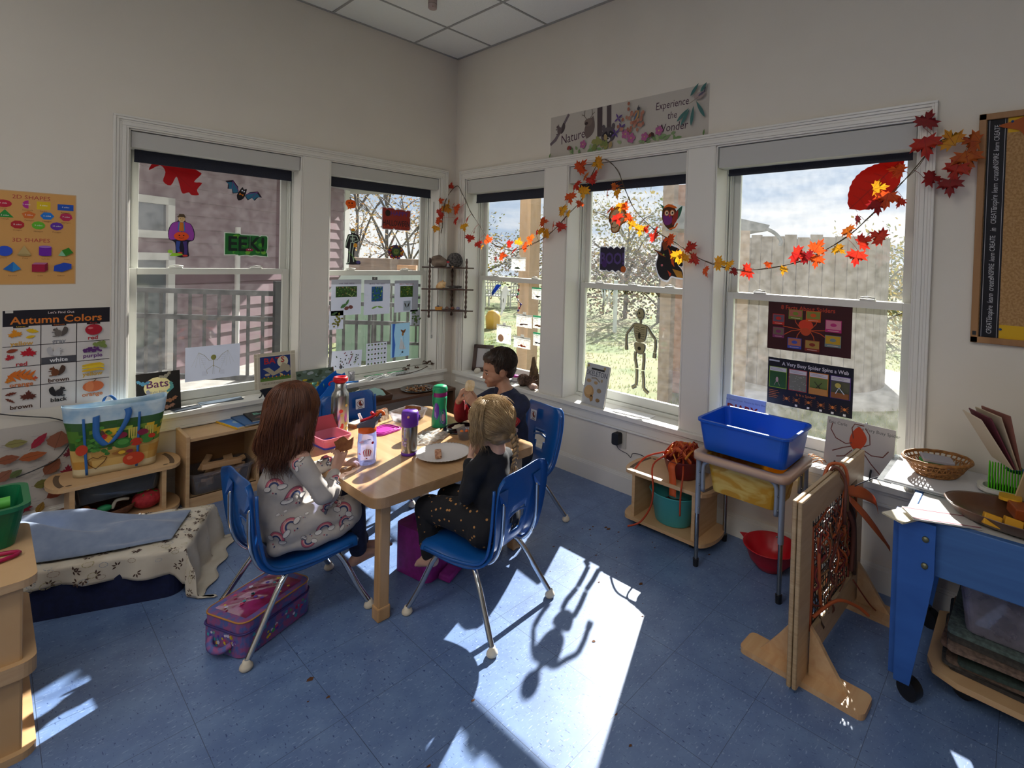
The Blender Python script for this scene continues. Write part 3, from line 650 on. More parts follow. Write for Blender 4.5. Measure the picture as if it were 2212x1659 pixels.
for pts,rr,m in (([(.02,0,.645),(.04,-.03,.60),(.06,-.035,.54),(.09,-.03,.47)],.006,OR[4]),([(-.02,.03,.60),(.02,.02,.655),(.05,-.02,.655),(.06,-.035,.60),(.03,-.03,.54)],.0065,SATIN),([(.0,.03,.58),(.01,0,.655),(.03,-.035,.61),(.02,-.04,.5),(.06,-.03,.43)],.006,OR[3]),
    ([(-.22,-.02,.20),(-.10,-.06,.22),(.0,-.10,.17),(.04,-.13,.13)],.006,SATIN),([(.12,-.02,.5),(.17,-.03,.42),(.2,-.03,.3),(.21,-.03,.17)],.009,OR[6]),([(.10,-.02,.48),(.15,-.035,.40),(.18,-.03,.3),(.17,-.03,.2)],.009,OR[3]),([(.2,-.03,.15),(.24,-.08,.06),(.27,-.10,.024)],.003,OR[1]),([(-.2,.0,.5),(-.23,-.015,.35),(-.24,-.015,.16)],.006,OR[0]),([(-.16,-.01,.45),(-.17,-.02,.3),(-.14,-.02,.19)],.006,SATIN)):
    MB(m).tube(pts,rr,6,sp=5).build('woven_strand',root)
mb=MB(SATIN); 
for pts,w in (([(.06,-.03,.56),(.12,-.07,.545),(.19,-.10,.50),(.20,-.11,.46)],.022),([(.07,-.04,.53),(.13,-.09,.45),(.20,-.13,.36),(.235,-.15,.31)],.018),([(.03,-.03,.55),(.0,-.035,.50),(-.02,-.03,.44)],.012)):
    P=spline(pts,6); mb.grid(lambda u,v,P=P,w=w: P[int(u*(len(P)-1)+.5)]+Vector((.3,.2,1)).normalized()*w*(v-.5)*2*(.5+.5*math.sin(PI*min(1,u*1.2+.1))),len(P)-1,4,None)
mb.build('satin_bow',root,solid=.001)
# --- plastic stand with yellow tub, blue tub on top ---
GRYP=pm('grey_powder_coat','#8c93a0',.35,.3); TAN=pm('tan_plastic','#b99a86',.35)
root=thing('tub_stand','tan plastic tub stand on four grey adjustable legs','stand',(-.235,-2.73,0))
mb=MB(TAN); out=rrect(.355,.45,.045,6); inn=rrect(.27,.365,.03,6); n=len(out)
for z0,z1 in ((.508,.54),):
    vs=[(*p,z0) for p in out]+[(*p,z1-.006) for p in out]+[(p[0]*.96,p[1]*.97,z1) for p in out]+[(*p,z1-.006) for p in inn]+[(*p,z0) for p in inn]
    fs=[(l*n+i,l*n+(i+1)%n,(l+1)*n+(i+1)%n,(l+1)*n+i) for l in range(4) for i in range(n)]+[(4*n+i,4*n+(i+1)%n,(i+1)%n,i) for i in range(n)]
    mb.add(vs,fs,None,True)
mb.build('rim_frame',root)
for sx in (-1,1):
    for sy in (-1,1):
        x,y=sx*.148,sy*.195
        mb=MB(GRYP); mb.cyl((x,y,.25),(x,y,.51),.0125,n=14); mb.tube([(x,y-sy*.024,.36),(x,y-sy*.024,.47),(x,y-sy*.04,.50),(x,y-sy*.07,.509)],.010,10,sp=5)
        lg=mb.build('leg',root)
        mb=MB(STEEL); mb.cyl((x,y,.03),(x,y,.26),.0098,n=14); mb.build('inner_tube',lg)
        mb=MB(BLACK); mb.cyl((x,y,0),(x,y,.035),.013,.0145,n=14); mb.build('rubber_tip',lg)
        mb=MB(STEEL)
        for zz in (.39,.45,.28): mb.sph((x-.013,y-sy*.012,zz),.004,nu=8,nv=5)
        mb.build('bolt',lg)
def tub(mb,bw,bl,tw,tl,h,t=.004,r=.03,rim=.012,M=None,m=None):
    """open tray, outer and inner skin plus rolled rim"""
    A=rrect(bw,bl,r,5); B=rrect(tw,tl,r,5); A2=rrect(bw-2*t,bl-2*t,r,5); B2=rrect(tw-2*t,tl-2*t,r,5); Rm=rrect(tw+2*rim,tl+2*rim,r+rim,5); n=len(A); M=M or Matrix()
    vs=[M@Vector((*p,z)) for L2,z in ((A,0),(B,h-.010),(Rm,h-.012),(Rm,h),(B2,h),(A2,t)) for p in L2]
    fs=[(l*n+i,l*n+(i+1)%n,(l+1)*n+(i+1)%n,(l+1)*n+i) for l in range(5) for i in range(n)]+[tuple(range(n-1,-1,-1)),tuple(range(5*n,6*n))]
    mb.add(vs,fs,m,False); return mb
YT=pm('yellow_tub_plastic','#cf9a20',.45,noise_c='#e3c66a',scale=(14,5,14),distort=1.5,ramp=(.45,.6),trans=.25)
o=tub(MB(YT),.21,.30,.255,.345,.165).build('yellow_tub',loc=(-.235,-2.73,.355),bev=.002); tag(o,'translucent yellow plastic tub hung inside the grey-legged stand','tub')
BT=pm('royal_blue_plastic','#1658c8',.28,trans=.12)
o=tub(MB(BT),.265,.385,.30,.425,.145,rim=.010).build('blue_tub',loc=(-.212,-2.722,.541),bev=.002); tag(o,'royal blue open plastic tub on top of the tan stand','tub')
mb=MB(pm('soil','#2a2118',.9,noise_c='#403020',scale=(60,60,60))); mb.grid(lambda u,v:(-.11+.22*u,-.16+.32*v,.012+.012*noise.noise(Vector((u*6,v*8,0)))),14,18); mb.add([],[])
tag(mb.build('soil',loc=(-.212,-2.722,.545)),'thin layer of dark soil in the bottom of blue tub','soil',kind='stuff')
mb=MB(pm('yellow_peg','#d7c21e',.5)); mb.tube([(-.25,-2.64,.575),(-.20,-2.66,.60)],.007,6); tag(mb.build('clothespin'),'yellow wooden peg lying in the blue tub','peg')
# --- low birch trolley with tote trays ---
def trolley(label,loc,rz,L_,Wd,H,slot=True):
    root=thing('shelf_trolley',label,'trolley',loc,rz)
    def shelf(z,nm,holes):
        mb=MB(BIRCH); n=10; out=[]
        # stadium-like ends
        for cx,s_ in ((L_/2,1),(-L_/2,-1)):
            for k in range(n+1):
                a=-PI/2+PI*k/n; out.append((cx+s_*.055*math.cos(a),s_*Wd/2*math.sin(a)) )
        mb.prism(out,z-.009,z+.009)
        if holes:
            for s_ in (-1,1):
                c=[(s_*(L_/2+.004+.022*math.cos(a)),.42*Wd*math.sin(a)) for a in [rad(-70+140*k/8) for k in range(9)]]+[(s_*(L_/2-.012+.018*math.cos(a)),.36*Wd*math.sin(a)) for a in [rad(70-140*k/8) for k in range(9)]]
                mb.flat(c,z+.0094,HOLE); mb.flat(ell(s_*(L_/2-.02),-.36*Wd,.012,.008),z+.0094,HOLE)
        mb.build(nm,root,bev=.003)
    shelf(H,'top_shelf',True); shelf(.045,'bottom_shelf',False)
    for s_ in (-1,1):
        MB(BIRCH).box((s_*(L_/2-.03),0,(H+.045)/2),(.018,Wd*.92,H-.062)).build('side_panel',root)
    for sx in (-1,1):
        for sy in (-1,1):
            mb=MB(BLACK); mb.cyl((sx*L_*.38-.008,sy*Wd*.32,.018),(sx*L_*.38+.008,sy*Wd*.32,.018),.018,n=14); mb.build('caster',root)
    return root
trolley('small birch trolley with handle slots, holding the orange ribbon bowl',(-.175,-2.285,0),rad(90),.42,.26,.29)
mb=MB(pm('maroon_bowl','#6a1c22',.4)); mb.lathe([(0,0),(.07,0),(.075,.006),(.088,.04),(.105,.095),(.11,.10),(.104,.099),(.086,.045),(.07,.012),(0,.010)],n=32); o=mb.build('bowl',loc=(-.165,-2.33,.30)); tag(o,'dark red bowl heaped with orange ribbons on the birch trolley','bowl')
r=random.Random(5); G=[pm('strip_'+c,c,.5,trans=.3) for c in ('#d8602a','#b8421e','#e07d2c','#c9502e','#e8953a','#a83318')]
for k in range(42):
    a=r.uniform(0,2*PI); b=a+r.uniform(.6,2.6); R1=r.uniform(.02,.10); R2=r.uniform(.04,.11); z=.385+r.uniform(0,.06)
    P=spline([(-.165+R1*math.cos(a),-2.33+R1*math.sin(a),z),(-.165+R2*.6*math.cos((a+b)/2),-2.33+R2*.6*math.sin((a+b)/2),z+r.uniform(.02,.05)),(-.165+R2*math.cos(b),-2.33+R2*math.sin(b),z-.01)],6)
    mb=MB(G[k%6]); 
    if k%3: mb.tube(P,r.uniform(.0025,.006),5)
    else:
        w=r.uniform(.006,.014); mb.grid(lambda u,v,P=P,w=w:P[int(u*(len(P)-1)+.5)]+Vector((0,0,(v-.5)*2*w)),len(P)-1,1,None)
    tag(mb.build('orange_ribbon',solid=0.0008 if k%3==0 else 0),'orange ribbon or cord strand curled in the dark red bowl','ribbon','orange strands heaped in the dark red bowl')
for pts,w,lb in (([(-.23,-2.33,.40),(-.285,-2.33,.385),(-.295,-2.345,.32),(-.30,-2.35,.24)],.02,'wide orange paper strip hanging over the bowl edge'),):
    P=spline(pts,6); mb=MB(G[0]); mb.grid(lambda u,v:P[int(u*(len(P)-1)+.5)]+Vector((0,(v-.5)*2*w,0)),len(P)-1,1,None); tag(mb.build('orange_ribbon',solid=.0008),lb,'ribbon')
for pts,lb in (([(-.22,-2.28,.42),(-.285,-2.22,.36),(-.325,-2.25,.25),(-.33,-2.24,.16),(-.36,-2.20,.08),(-.40,-2.15,.055)],'long orange cord trailing from the bowl down past the teal tub'),([(-.22,-2.36,.40),(-.29,-2.40,.36),(-.325,-2.41,.27),(-.325,-2.41,.17)],'shorter orange cord hanging straight down in front of teal tub'),([(-.2,-2.26,.42),(-.26,-2.16,.38),(-.29,-2.11,.31)],'orange cord reaching left from the bowl to the trolley handle')):
    tag(MB(G[1]).tube(pts,.005,6,sp=6).build('long_ribbon'),lb,'cord')
TEAL=pm('teal_plastic','#3f9ea0',.4); mb=MB(TEAL); mb.lathe([(0,0),(.088,0),(.094,.006),(.122,.15),(.130,.156),(.124,.158),(.116,.150),(.088,.010),(0,.008)],n=36,sx=.78,sy=1.05); mb.flat(rrect(.04,.012,.005),.0,HOLE) if 0 else None
o=mb.build('tub',loc=(-.19,-2.29,.056)); tag(o,'oval teal plastic tub on the lower shelf of trolley','tub')
mb=MB(pm('dark_yarn','#2a2226',.9,noise_c='#5a2a30',scale=(40,40,40))); r=random.Random(9)
for k in range(16): mb.tube([(-.19+r.uniform(-.06,.06),-2.29+r.uniform(-.09,.09),.13+r.uniform(0,.03)) for _ in range(4)],.006,5,sp=4)
tag(mb.build('yarn'),'dark tangled yarn inside the oval teal tub','yarn',kind='stuff')
# pumpkin-leaf bit at the bowl
# --- red pour bowl on the floor ---
RED=pm('red_plastic','#c01828',.3,trans=.1); mb=MB(RED); mb.lathe([(0,.0),(.055,0),(.06,.004),(.095,.045),(.120,.105),(.126,.108),(.122,.110),(.115,.104),(.090,.048),(.055,.010),(0,.008)],n=36)
mb.add([(-.03,.118,.108),(.03,.118,.108),(0,.155,.112),(0,.112,.085)],[(0,1,2),(0,2,3),(1,3,2)],None)
T_=frame((-.088,-.052,.055),Vector((.5,-.86,0)),Vector((-.45,-.26,.86)),Vector((-.74,-.43,-.52)))
o=mb.build('mixing_bowl',loc=(-.155,-2.80,0)); tag(o,'red plastic mixing bowl with pour spout on the floor by the wall','bowl')
# --- outlet and adapter ---
mb=MB(pm('outlet_plate','#b9b4a8',.5)); mb.M=MR(-1.80,.325); mb.prism(rrect(.075,.118,.005),0,.006); tag(mb.build('outlet_plate'),'cream wall outlet plate under the skeleton window','outlet')
root=thing('power_adapter','black plug-in power adapter with thin cable at the outlet','adapter')
mb=MB(BLACK); mb.M=MR(-1.785,.328); mb.prism(rrect(.050,.072,.012),.008,.05); mb.build('adapter_body',root,bev=.005)
mb=MB(BLACK); mb.tube([(-.03,-1.785,.292),(-.025,-1.80,.265),(-.02,-1.86,.25),(-.018,-1.885,.235),(-.018,-1.90,.262),(-.02,-1.96,.27),(-.03,-2.03,.255),(-.06,-2.10,.24)],.0022,6,sp=5); mb.build('cable',root)
# --- blue light table at the right edge ---
BLT=wood('blue_painted_wood','#24519c','#2e5eac',.4,(3,3,14)); BLA=wood('blue_apron_wood','#3c659e','#34598f',.45,(3,3,40))
root=thing('sand_table','blue wooden sensory table on black casters','table',(0,0,0))
mb=MB(BLA); mb.b2((-.585,-4.4,.44),(-.56,-3.42,.615)); mb.b2((-.585,-3.42,.44),(-.10,-3.395,.615)); mb.b2((-.12,-4.4,.44),(-.10,-3.42,.615)); mb.build('apron',root,bev=.003)
MB(pm('white_tray','#c9c8c4',.35)).b2((-.575,-4.4,.57),(-.11,-3.41,.612)).build('table_top',root)
for x,y in ((-.585,-3.39),(-.10,-3.39)):
    sx=1 if x<-.3 else -1
    mb=MB(BLT); pts=[(0,.61),(.10,.61),(.10,.44),(.085,.33),(.045,.07),(0,.07)]
    mb.prism(pts,-.0,.026,M=frame((x-.013*0-.0,y+.004,0),(0,-1,0),(0,0,1),(-1 if sx>0 else 1,0,0)))
    mb.prism([(0,.605),(.06,.605),(.035,.07),(0,.07)],0,.024,M=frame((x,y,0),(sx,0,0),(0,0,1),(0,1,0)) )
    lg=mb.build('leg',root,bev=.003)
    mb=MB(pm('screw_metal','#77775f',.4,.6))
    if sx>0:
        for zz in (.475,.56): mb.lathe([(0,.0),(.010,0),(.009,.004),(0,.005)],n=12,M=frame((0,0,0),(0,1,0),(0,0,1),(1,0,0)).inverted() if 0 else Matrix.Rotation(rad(-90),4,'Y'),c=(x-.027,y-.07,zz))
        mb.build('screw',lg)
    mb=MB(BLACK); mb.cyl((x-.012+sx*.015,y-.03,.034),(x+.022+sx*.015,y-.045,.034),.034,n=20); mb.cyl((x+sx*.01,y-.03,.05),(x+sx*.01,y-.03,.08),.012,n=10); mb.build('caster',lg,bev=.004)
# dolly with carpet squares and a clear box under it
root=thing('dolly','flat birch dolly board on casters under the blue table','dolly')
mb=MB(BIRCH); mb.prism([(-.50,-3.48),(-.45,-3.46),(-.14,-3.46),(-.12,-3.5),(-.12,-4.3),(-.56,-4.3),(-.53,-3.55)],.075,.095); mb.build('board',root,bev=.004)
for p in ((-.42,-3.56),(-.2,-3.56)): MB(BLACK).cyl((p[0]-.03,p[1],.037),(p[0]+.03,p[1]-.02,.037),.036,n=18).build('caster',root,bev=.004)
cols=['#3a3634','#4a4642','#6a5648','#34443e','#8a6a58','#2c3840','#7c6658','#44403c','#5a6a66','#6b5a4e']; r=random.Random(4)
for k in range(9):
    mt=pm('carpet_'+cols[k],cols[k],.95,noise_c='#1c1c1c',scale=(70,70,70),amount=.5,bump=.6)
    mb=MB(mt); mb.prism(rrect(.33+r.uniform(-.03,.02),.56,.02,3),0,.0125)
    o=mb.build('carpet_square',loc=(-.31+r.uniform(-.03,.02),-3.80+r.uniform(-.03,.03),.097+k*.0138),rot=(0,0,r.uniform(-.08,.08)),bev=.003)
    tag(o,['bottom','second-lowest','third-lowest','fourth-lowest','middle','fourth-highest','third-highest','second-highest','topmost'][k]+' carpet square of the pile under the blue table','carpet square','pile of carpet squares under the blue table')
CLB=glassy('cloudy_plastic',(.85,.85,.9),.35,12,hcol=(.6,.55,.62)); root=thing('storage_box','cloudy clear plastic box of dark red cloth on the carpet squares','storage box',(-.31,-3.79,.225))
tub(MB(CLB),.26,.46,.30,.50,.17).build('box_body',root)
MB(pm('dark_red_cloth','#4a1416',.9,noise_c='#241014',scale=(12,12,12))).sph((0,-.04,.07),(.10,.19,.06)).build('cloth',root)
# ================= printed things: helpers =================
def ovate(cx,cy,L_,Wd,rot=0,n=9,tip=1.25,teeth=0):
    pts=[]
    for s_ in (1,-1):
        for k in range(n+1):
            t=k/n if s_>0 else 1-k/n; w=math.sin(PI*t**.85)**.9*Wd/2*(1 if not teeth else 1+teeth*(k%2)*(-1 if 0<t<1 else 0))
            pts.append(((t-.5)*L_,s_*w))
    c,s_=math.cos(rot),math.sin(rot); return [(cx+x*c-y*s_,cy+x*s_+y*c) for x,y in pts]
MAP=[(0,-.32),(.10,-.22),(.42,-.36),(.33,-.18),(.60,-.12),(.46,.02),(.62,.20),(.36,.16),(.30,.28),(.16,.20),(.22,.50),(.10,.46),(0,.72)]
def maple(cx,cy,s_,rot=0,sy=1.):
    P=MAP+[(-x,y) for x,y in MAP[-2:0:-1]]; c,n=math.cos(rot),math.sin(rot); return [(cx+s_*(x*c-y*sy*n),cy+s_*(x*n+y*sy*c)) for x,y in P]
def ngon(cx,cy,r,n,rot=PI/2,sx=1): return [(cx+sx*r*math.cos(rot+2*PI*k/n),cy+r*math.sin(rot+2*PI*k/n)) for k in range(n)]
def thick(P,w):
    """outline of a polyline with width"""
    P=[Vector((*p,0)) for p in P]; a=[];b=[]
    for i,p in enumerate(P):
        d=(P[min(i+1,len(P)-1)]-P[max(i-1,0)]).normalized(); nn=Vector((-d.y,d.x,0)); ww=w[i] if isinstance(w,(list,tuple)) else w
        a.append((p+nn*ww/2)[:2]); b.append((p-nn*ww/2)[:2])
    return a+b[::-1]
class Art:
    """flat sheet in its own plane: x right, y up, z out of the sheet; layers 0.15 mm apart"""
    def __init__(s,M,w=None,h=None,paper=None,t=.0008,outline=None):
        s.mb=MB(paper or C('#d0ccc6')); s.mb.M=M; s.z=t; s.t=t
        if outline: s.mb.prism(outline,0,t)
        elif w: s.mb.prism(rrect(w,h,.001,1,w/2,h/2),0,t)
    def P(s,pts,c,r=.6):
        s.z+=.00012; s.mb.flat(pts,s.z,C(c,r) if isinstance(c,str) else c); return s
    def T(s,txt,x,y,size,c,**k):
        s.z+=.00012; s.mb.text(txt,x,y,size,C(c),z=s.z,**k); return s
    def R(s,x0,y0,x1,y1,c): return s.P([(x0,y0),(x1,y0),(x1,y1),(x0,y1)],c)
    def E(s,x,y,a,b,c,n=16,rot=0): return s.P(ell(x,y,a,b,n,rot),c)
    def L(s,P,w,c): return s.P(thick(P,w),c)
    def lines(s,x0,x1,y,n,dy,c,w=.0012,rr=None):
        rr=rr or rnd
        for k in range(n): s.R(x0,y-k*dy,x0+(x1-x0)*rr.uniform(.6,1),y-k*dy+w,c)
        return s
    def build(s,name,label=None,cat=None,parent=None,group=None):
        o=s.mb.build(name,parent); tag(o,label,cat,group) if label else None; return o
def squirrel(a,x,y,s_,c,c2,flip=1):
    a.P(spl([(x+flip*.30*s_,y-.35*s_),(x+flip*.55*s_,y-.1*s_),(x+flip*.62*s_,y+.3*s_),(x+flip*.40*s_,y+.48*s_),(x+flip*.28*s_,y+.2*s_),(x+flip*.15*s_,y-.3*s_)]),c2)
    a.E(x,y-.1*s_,.24*s_,.30*s_,c); a.E(x-flip*.18*s_,y+.22*s_,.17*s_,.13*s_,c); a.E(x-flip*.10*s_,y+.36*s_,.04*s_,.07*s_,c); a.E(x-flip*.22*s_,y-.36*s_,.16*s_,.05*s_,c); a.E(x-flip*.24*s_,y+.25*s_,.02*s_,.02*s_,'#111111'); a.E(x-flip*.3*s_,y+.02*s_,.12*s_,.04*s_,c2)
def spl(P,n=4): return [tuple(p[:2]) for p in spline([(x,y,0) for x,y in P],n,closed=True)]
# ---- shapes poster (left wall) ----
a=Art(ML(-2.640,1.222),.398,.447,C('#c9a47a')); a.R(.004,.004,.394,.443,'#cf9a58')
a.T('2D SHAPES',.245,.418,.026,'#a8353a'); a.T('3D SHAPES',.245,.213,.026,'#a8353a')
y=.385; a.E(.155,y-.002,.027,.018,'#b81d3a'); a.P([(.235+.020*math.cos(t),y+.020*math.sin(t)) for t in [PI/2+PI*k/10 for k in range(11)]],'#b02a8c'); a.R(.262,y-.02,.308,y+.018,'#d8b81c'); a.R(.332,y-.018,.388,y+.012,'#1f4fae')
y=.335; a.P(ngon(.160,y-.004,.025,3,sx=1.3),'#2e8a3a'); a.P(ngon(.236,y,.020,5,sx=1.2),'#cf6a2c'); a.P(ngon(.297,y,.020,6,rot=0,sx=1.2),'#1f72c8'); a.P(ngon(.362,y,.021,7,sx=1.1),'#b52a55')
y=.287; a.P(ngon(.200,y,.020,8,rot=.39,sx=1.15),'#b0242e'); a.P(ngon(.268,y,.020,9,sx=1.15),'#5fae2a'); a.P(ngon(.330,y,.020,10,sx=1.15),'#5a2a98')
for i,(x,yy,t) in enumerate(((.155,.385,'1 side'),(.228,.385,'2 sides'),(.285,.385,'4 sides'),(.360,.383,'4 sides'),(.160,.328,'3 sides'),(.236,.335,'5 sides'),(.297,.335,'6 sides'),(.362,.335,'7 sides'),(.200,.287,'8 sides'),(.268,.287,'9 sides'),(.330,.287,'10 sides'))): a.T(t,x,yy,.0095,'#e8e4e0')
for x,yy,t in ((.155,.360,'Circle'),(.232,.358,'Semicircle'),(.285,.356,'Square'),(.360,.356,'Rectangle'),(.160,.311,'Triangle'),(.238,.309,'Pentagon'),(.297,.309,'Hexagon'),(.362,.307,'Heptagon'),(.200,.260,'Octagon'),(.268,.258,'Nonagon'),(.330,.258,'Decagon'),(.155,.128,'Sphere'),(.225,.127,'Cone'),(.293,.125,'Cylinder'),(.365,.124,'Prism'),(.185,.044,'Pyramid'),(.275,.043,'Cube'),(.345,.043,'Cuboid')): a.T(t,x,yy,.0085,'#7a4a2a')
a.E(.160,.160,.025,.024,'#2d4fc0'); a.P([(.20,.145),(.245,.142),(.222,.188)],'#b9a06a'); a.E(.222,.143,.024,.005,'#a48c58')
a.R(.270,.144,.312,.184,'#6a1f9a'); a.E(.291,.184,.021,.006,'#9a6ac0'); a.E(.291,.144,.021,.005,'#6a1f9a'); a.P([(.335,.142),(.362,.140),(.388,.158),(.372,.183),(.348,.168)],'#2f7d22'); a.P([(.335,.142),(.362,.140),(.348,.168)],'#8ac09a')
a.P([(.155,.074),(.185,.062),(.212,.075),(.187,.110)],'#1b63b0'); a.P([(.185,.062),(.212,.075),(.187,.110)],'#2b7fc0'); a.R(.247,.062,.290,.098,'#a0163c'); a.P([(.247,.098),(.290,.098),(.300,.107),(.258,.107)],'#b06a90'); a.P([(.290,.062),(.300,.07),(.300,.107),(.290,.098)],'#7c1030')
a.P([(.320,.066),(.350,.062),(.382,.078),(.382,.102),(.355,.108),(.322,.092)],'#1f46b0'); 
a.build('shapes_poster','orange poster of flat and solid shapes on the left wall','poster')
# ---- autumn colors poster ----
a=Art(ML(-2.487,.612),.375,.488,C('#cfcac6')); a.R(.002,.41,.373,.487,'#1d1a22'); a.T('Autumn Colors',.185,.436,.050,'#d0752a',bold=.018); a.T("Let's Find Out",.195,.470,.016,'#d8c8c8',bold=.01); a.R(.01,.475,.035,.487,'#c9c4bc')
for x in (.126,.250): a.R(x-.0015,.004,x+.0015,.412,'#221a20')
for y in (.315,.216,.118): a.R(.002,y-.0015,.373,y+.0015,'#221a20')
for x,t,c in ((.06,'Leaves','#e0b820'),(.188,'Squirrels','#d0752a'),(.312,'Foods','#c0392b')): a.R(x-.025,.403,x+.025,.415,'#1d1a22'); a.T(t,x,.409,.011,c)
for x,y,t,c in ((.063,.327,'yellow','#d09a3a'),(.188,.327,'gray','#8a8a90'),(.31,.332,'red','#b0242e'),(.063,.228,'red','#b03038'),(.188,.233,'white','#d8d8da'),(.31,.240,'purple','#6a3a7a'),(.063,.130,'orange','#c8703a'),(.188,.133,'brown','#4a2c1e'),(.31,.145,'yellow','#c99a2a'),(.063,.022,'brown','#4a2c1e'),(.188,.034,'black','#1a1a1a'),(.31,.04,'orange','#c8703a')):
    if t=='white': a.R(.128,.218,.249,.250,'#4a4a50')
    a.T(t,x,y,.028,c,bold=.02)
a.P(maple(.042,.372,.040,.2),'#d88a1a'); a.P(ovate(.098,.385,.045,.022,-.3,teeth=.3),'#d8b01a'); a.P(ovate(.092,.357,.034,.014,.2),'#d8b01a')
a.P(ovate(.033,.295,.04,.018,.2),'#8a3a22'); a.P(maple(.085,.278,.046,-.1),'#b01828'); a.P(maple(.025,.262,.028,.4),'#b02430')
for k in range(5): 
    a.P(ovate(.032+.016*k,.180+.006*math.sin(k),.045,.012,.9),'#cf6a1e'); a.P(ovate(.032+.016*k,.162+.006*math.sin(k),.045,.012,-.9),'#cf6a1e')
a.P(maple(.022,.152,.022,.4),'#d07818'); a.P(maple(.108,.155,.016,0),'#c04a28')
a.P(maple(.085,.068,.046,-.05),'#5a2a20'); a.P(ovate(.03,.09,.04,.016,.2,teeth=.4),'#6a3020'); a.P(ovate(.027,.058,.04,.013,-.7,teeth=.4),'#6a3828')
squirrel(a,.185,.372,.055,'#6a625c','#57504c'); squirrel(a,.180,.276,.055,'#c8c6c6','#b0aeb0',-1); squirrel(a,.175,.178,.058,'#6a3c20','#4a3428'); squirrel(a,.190,.075,.058,'#2c282a','#221f20',-1)
a.E(.312,.375,.032,.028,'#a81a2c'); a.L([(.312,.398),(.318,.412)],.002,'#3a2a20'); a.E(.300,.383,.01,.006,'#d06a70')
for k in range(22): a.E(.275+.065*rnd.random(),.262+.022*rnd.random(),.006,.006,'#5a2a6a',8)
for k in range(12): a.E(.315+.04*rnd.random(),.282+.026*rnd.random(),.009,.009,'#7a8a48',8)
for k,(y,c) in enumerate(((.195,'#d8ae1c'),(.183,'#e0bc28'),(.168,'#d8a818'))): a.P(thick([(.27,y-.004),(.30,y),(.335,y+.002),(.352,y-.006)],[.008,.013,.013,.006]),c)
a.E(.312,.082,.04,.028,'#c4643a'); a.E(.298,.082,.016,.027,'#d0774a'); a.L([(.312,.106),(.322,.116)],.005,'#7a5a3a')
a.build('autumn_colors_poster','white Autumn Colors poster with leaves and squirrels left of the window','poster')
# ---- leaf print wrapping paper along the floor ----
a=Art(ML(-2.72,.01,-.004),.475,.53,C('#b9b2ab')); r=random.Random(12)
for k in range(150):
    x,y=r.uniform(.01,.46),r.uniform(.01,.52); a.R(x,y,x+r.uniform(.004,.03),y+.0015,'#8f8a92')
for x,y,L_,w,ro,c,kind in ((.28,.455,.075,.04,0,'#8a8450',0),(.355,.45,.085,.036,.9,'#9a2038',0),(.42,.44,.085,.085,1.3,'#8a5540',0),(.255,.385,.075,.045,.1,'#8a5038',0),(.335,.38,.095,.045,.1,'#a0552e',0),(.24,.31,.07,.05,.7,'#8a5a48',0),(.28,.31,.05,.032,.6,'#5c6a40',0),(.40,.31,.085,.06,.9,'#7d4a34',0),(.455,.27,.06,.06,0,'#7a1a2c',1),(.20,.23,.08,.05,.3,'#77502e',0),(.27,.225,.075,.05,.5,'#84503c',0),(.37,.235,.065,.045,.1,'#6d6a34',0),(.42,.18,.09,.05,.5,'#7a3a2a',0),(.30,.13,.07,.07,.3,'#7a1c2c',1),(.36,.12,.055,.032,1.2,'#8a6a2e',0),(.21,.10,.07,.05,0,'#84503c',0),(.43,.07,.07,.04,.4,'#8a5a30',0),(.46,.36,.05,.05,.2,'#6a1d30',1),(.15,.4,.09,.05,.4,'#84503c',0),(.12,.27,.07,.06,1,'#7a1c2c',1)):
    a.P(maple(x,y,L_*.85,ro) if kind else ovate(x,y,L_,w,ro,teeth=.12),c); a.L([(x-L_*.62*math.cos(ro),y-L_*.62*math.sin(ro)),(x+L_*.4*math.cos(ro),y+L_*.4*math.sin(ro))],.0014,'#5a3a2c')
a.build('leaf_paper','sheet of leaf print paper taped to the wall behind the bed and trolley','paper')
# ---- black cable on the left wall ----
tag(MB(BLACK).tube([(-2.72,-.02,.72),(-2.50,-.02,.62),(-2.40,-.02,.585),(-2.32,-.02,.56),(-2.262,-.02,.515),(-2.255,-.02,.44),(-2.30,-.03,.36),(-2.37,-.03,.325),(-2.44,-.035,.305)],.0028,6,sp=6).build('cable'),'thin dark cable looping across the leaf print paper','cable')
# ---- nature banner ----
a=Art(MR(-1.112,2.108),1.212,.288,C('#b6afa6'),t=.0006)
a.T('Nature...',.245,.105,.088,'#43243a',shear=.1,sx=.86,M=Matrix.Rotation(rad(6),4,'Z')); a.T('Experience',.975,.215,.062,'#43243a',shear=.1,sx=.8); a.T('the',.98,.150,.058,'#43243a',shear=.1,sx=.85); a.T('Wonder',.98,.082,.066,'#43243a',shear=.1,sx=.9)
a.L([(0,.10),(.05,.13),(.10,.19),(.17,.286)],[.02,.026,.022,.02],'#6a5f66'); squirrel(a,.085,.195,.085,'#5d5052','#4a4042')
a.L([(.44,.286),(.445,.10)],.042,'#4a3f42'); a.L([(.515,.286),(.52,.13)],.036,'#504548'); a.P(ovate(.36,.17,.15,.085,1.2),'#6a5c58'); a.E(.345,.205,.034,.026,'#75665f'); a.E(.33,.20,.014,.01,'#3c3030')
for s_ in (-1,1): a.L([(.345+s_*.012,.225),(.345+s_*.035,.25),(.345+s_*.03,.285)],.004,'#5a4a44'); a.L([(.345+s_*.03,.25),(.345+s_*.055,.262)],.0035,'#5a4a44')
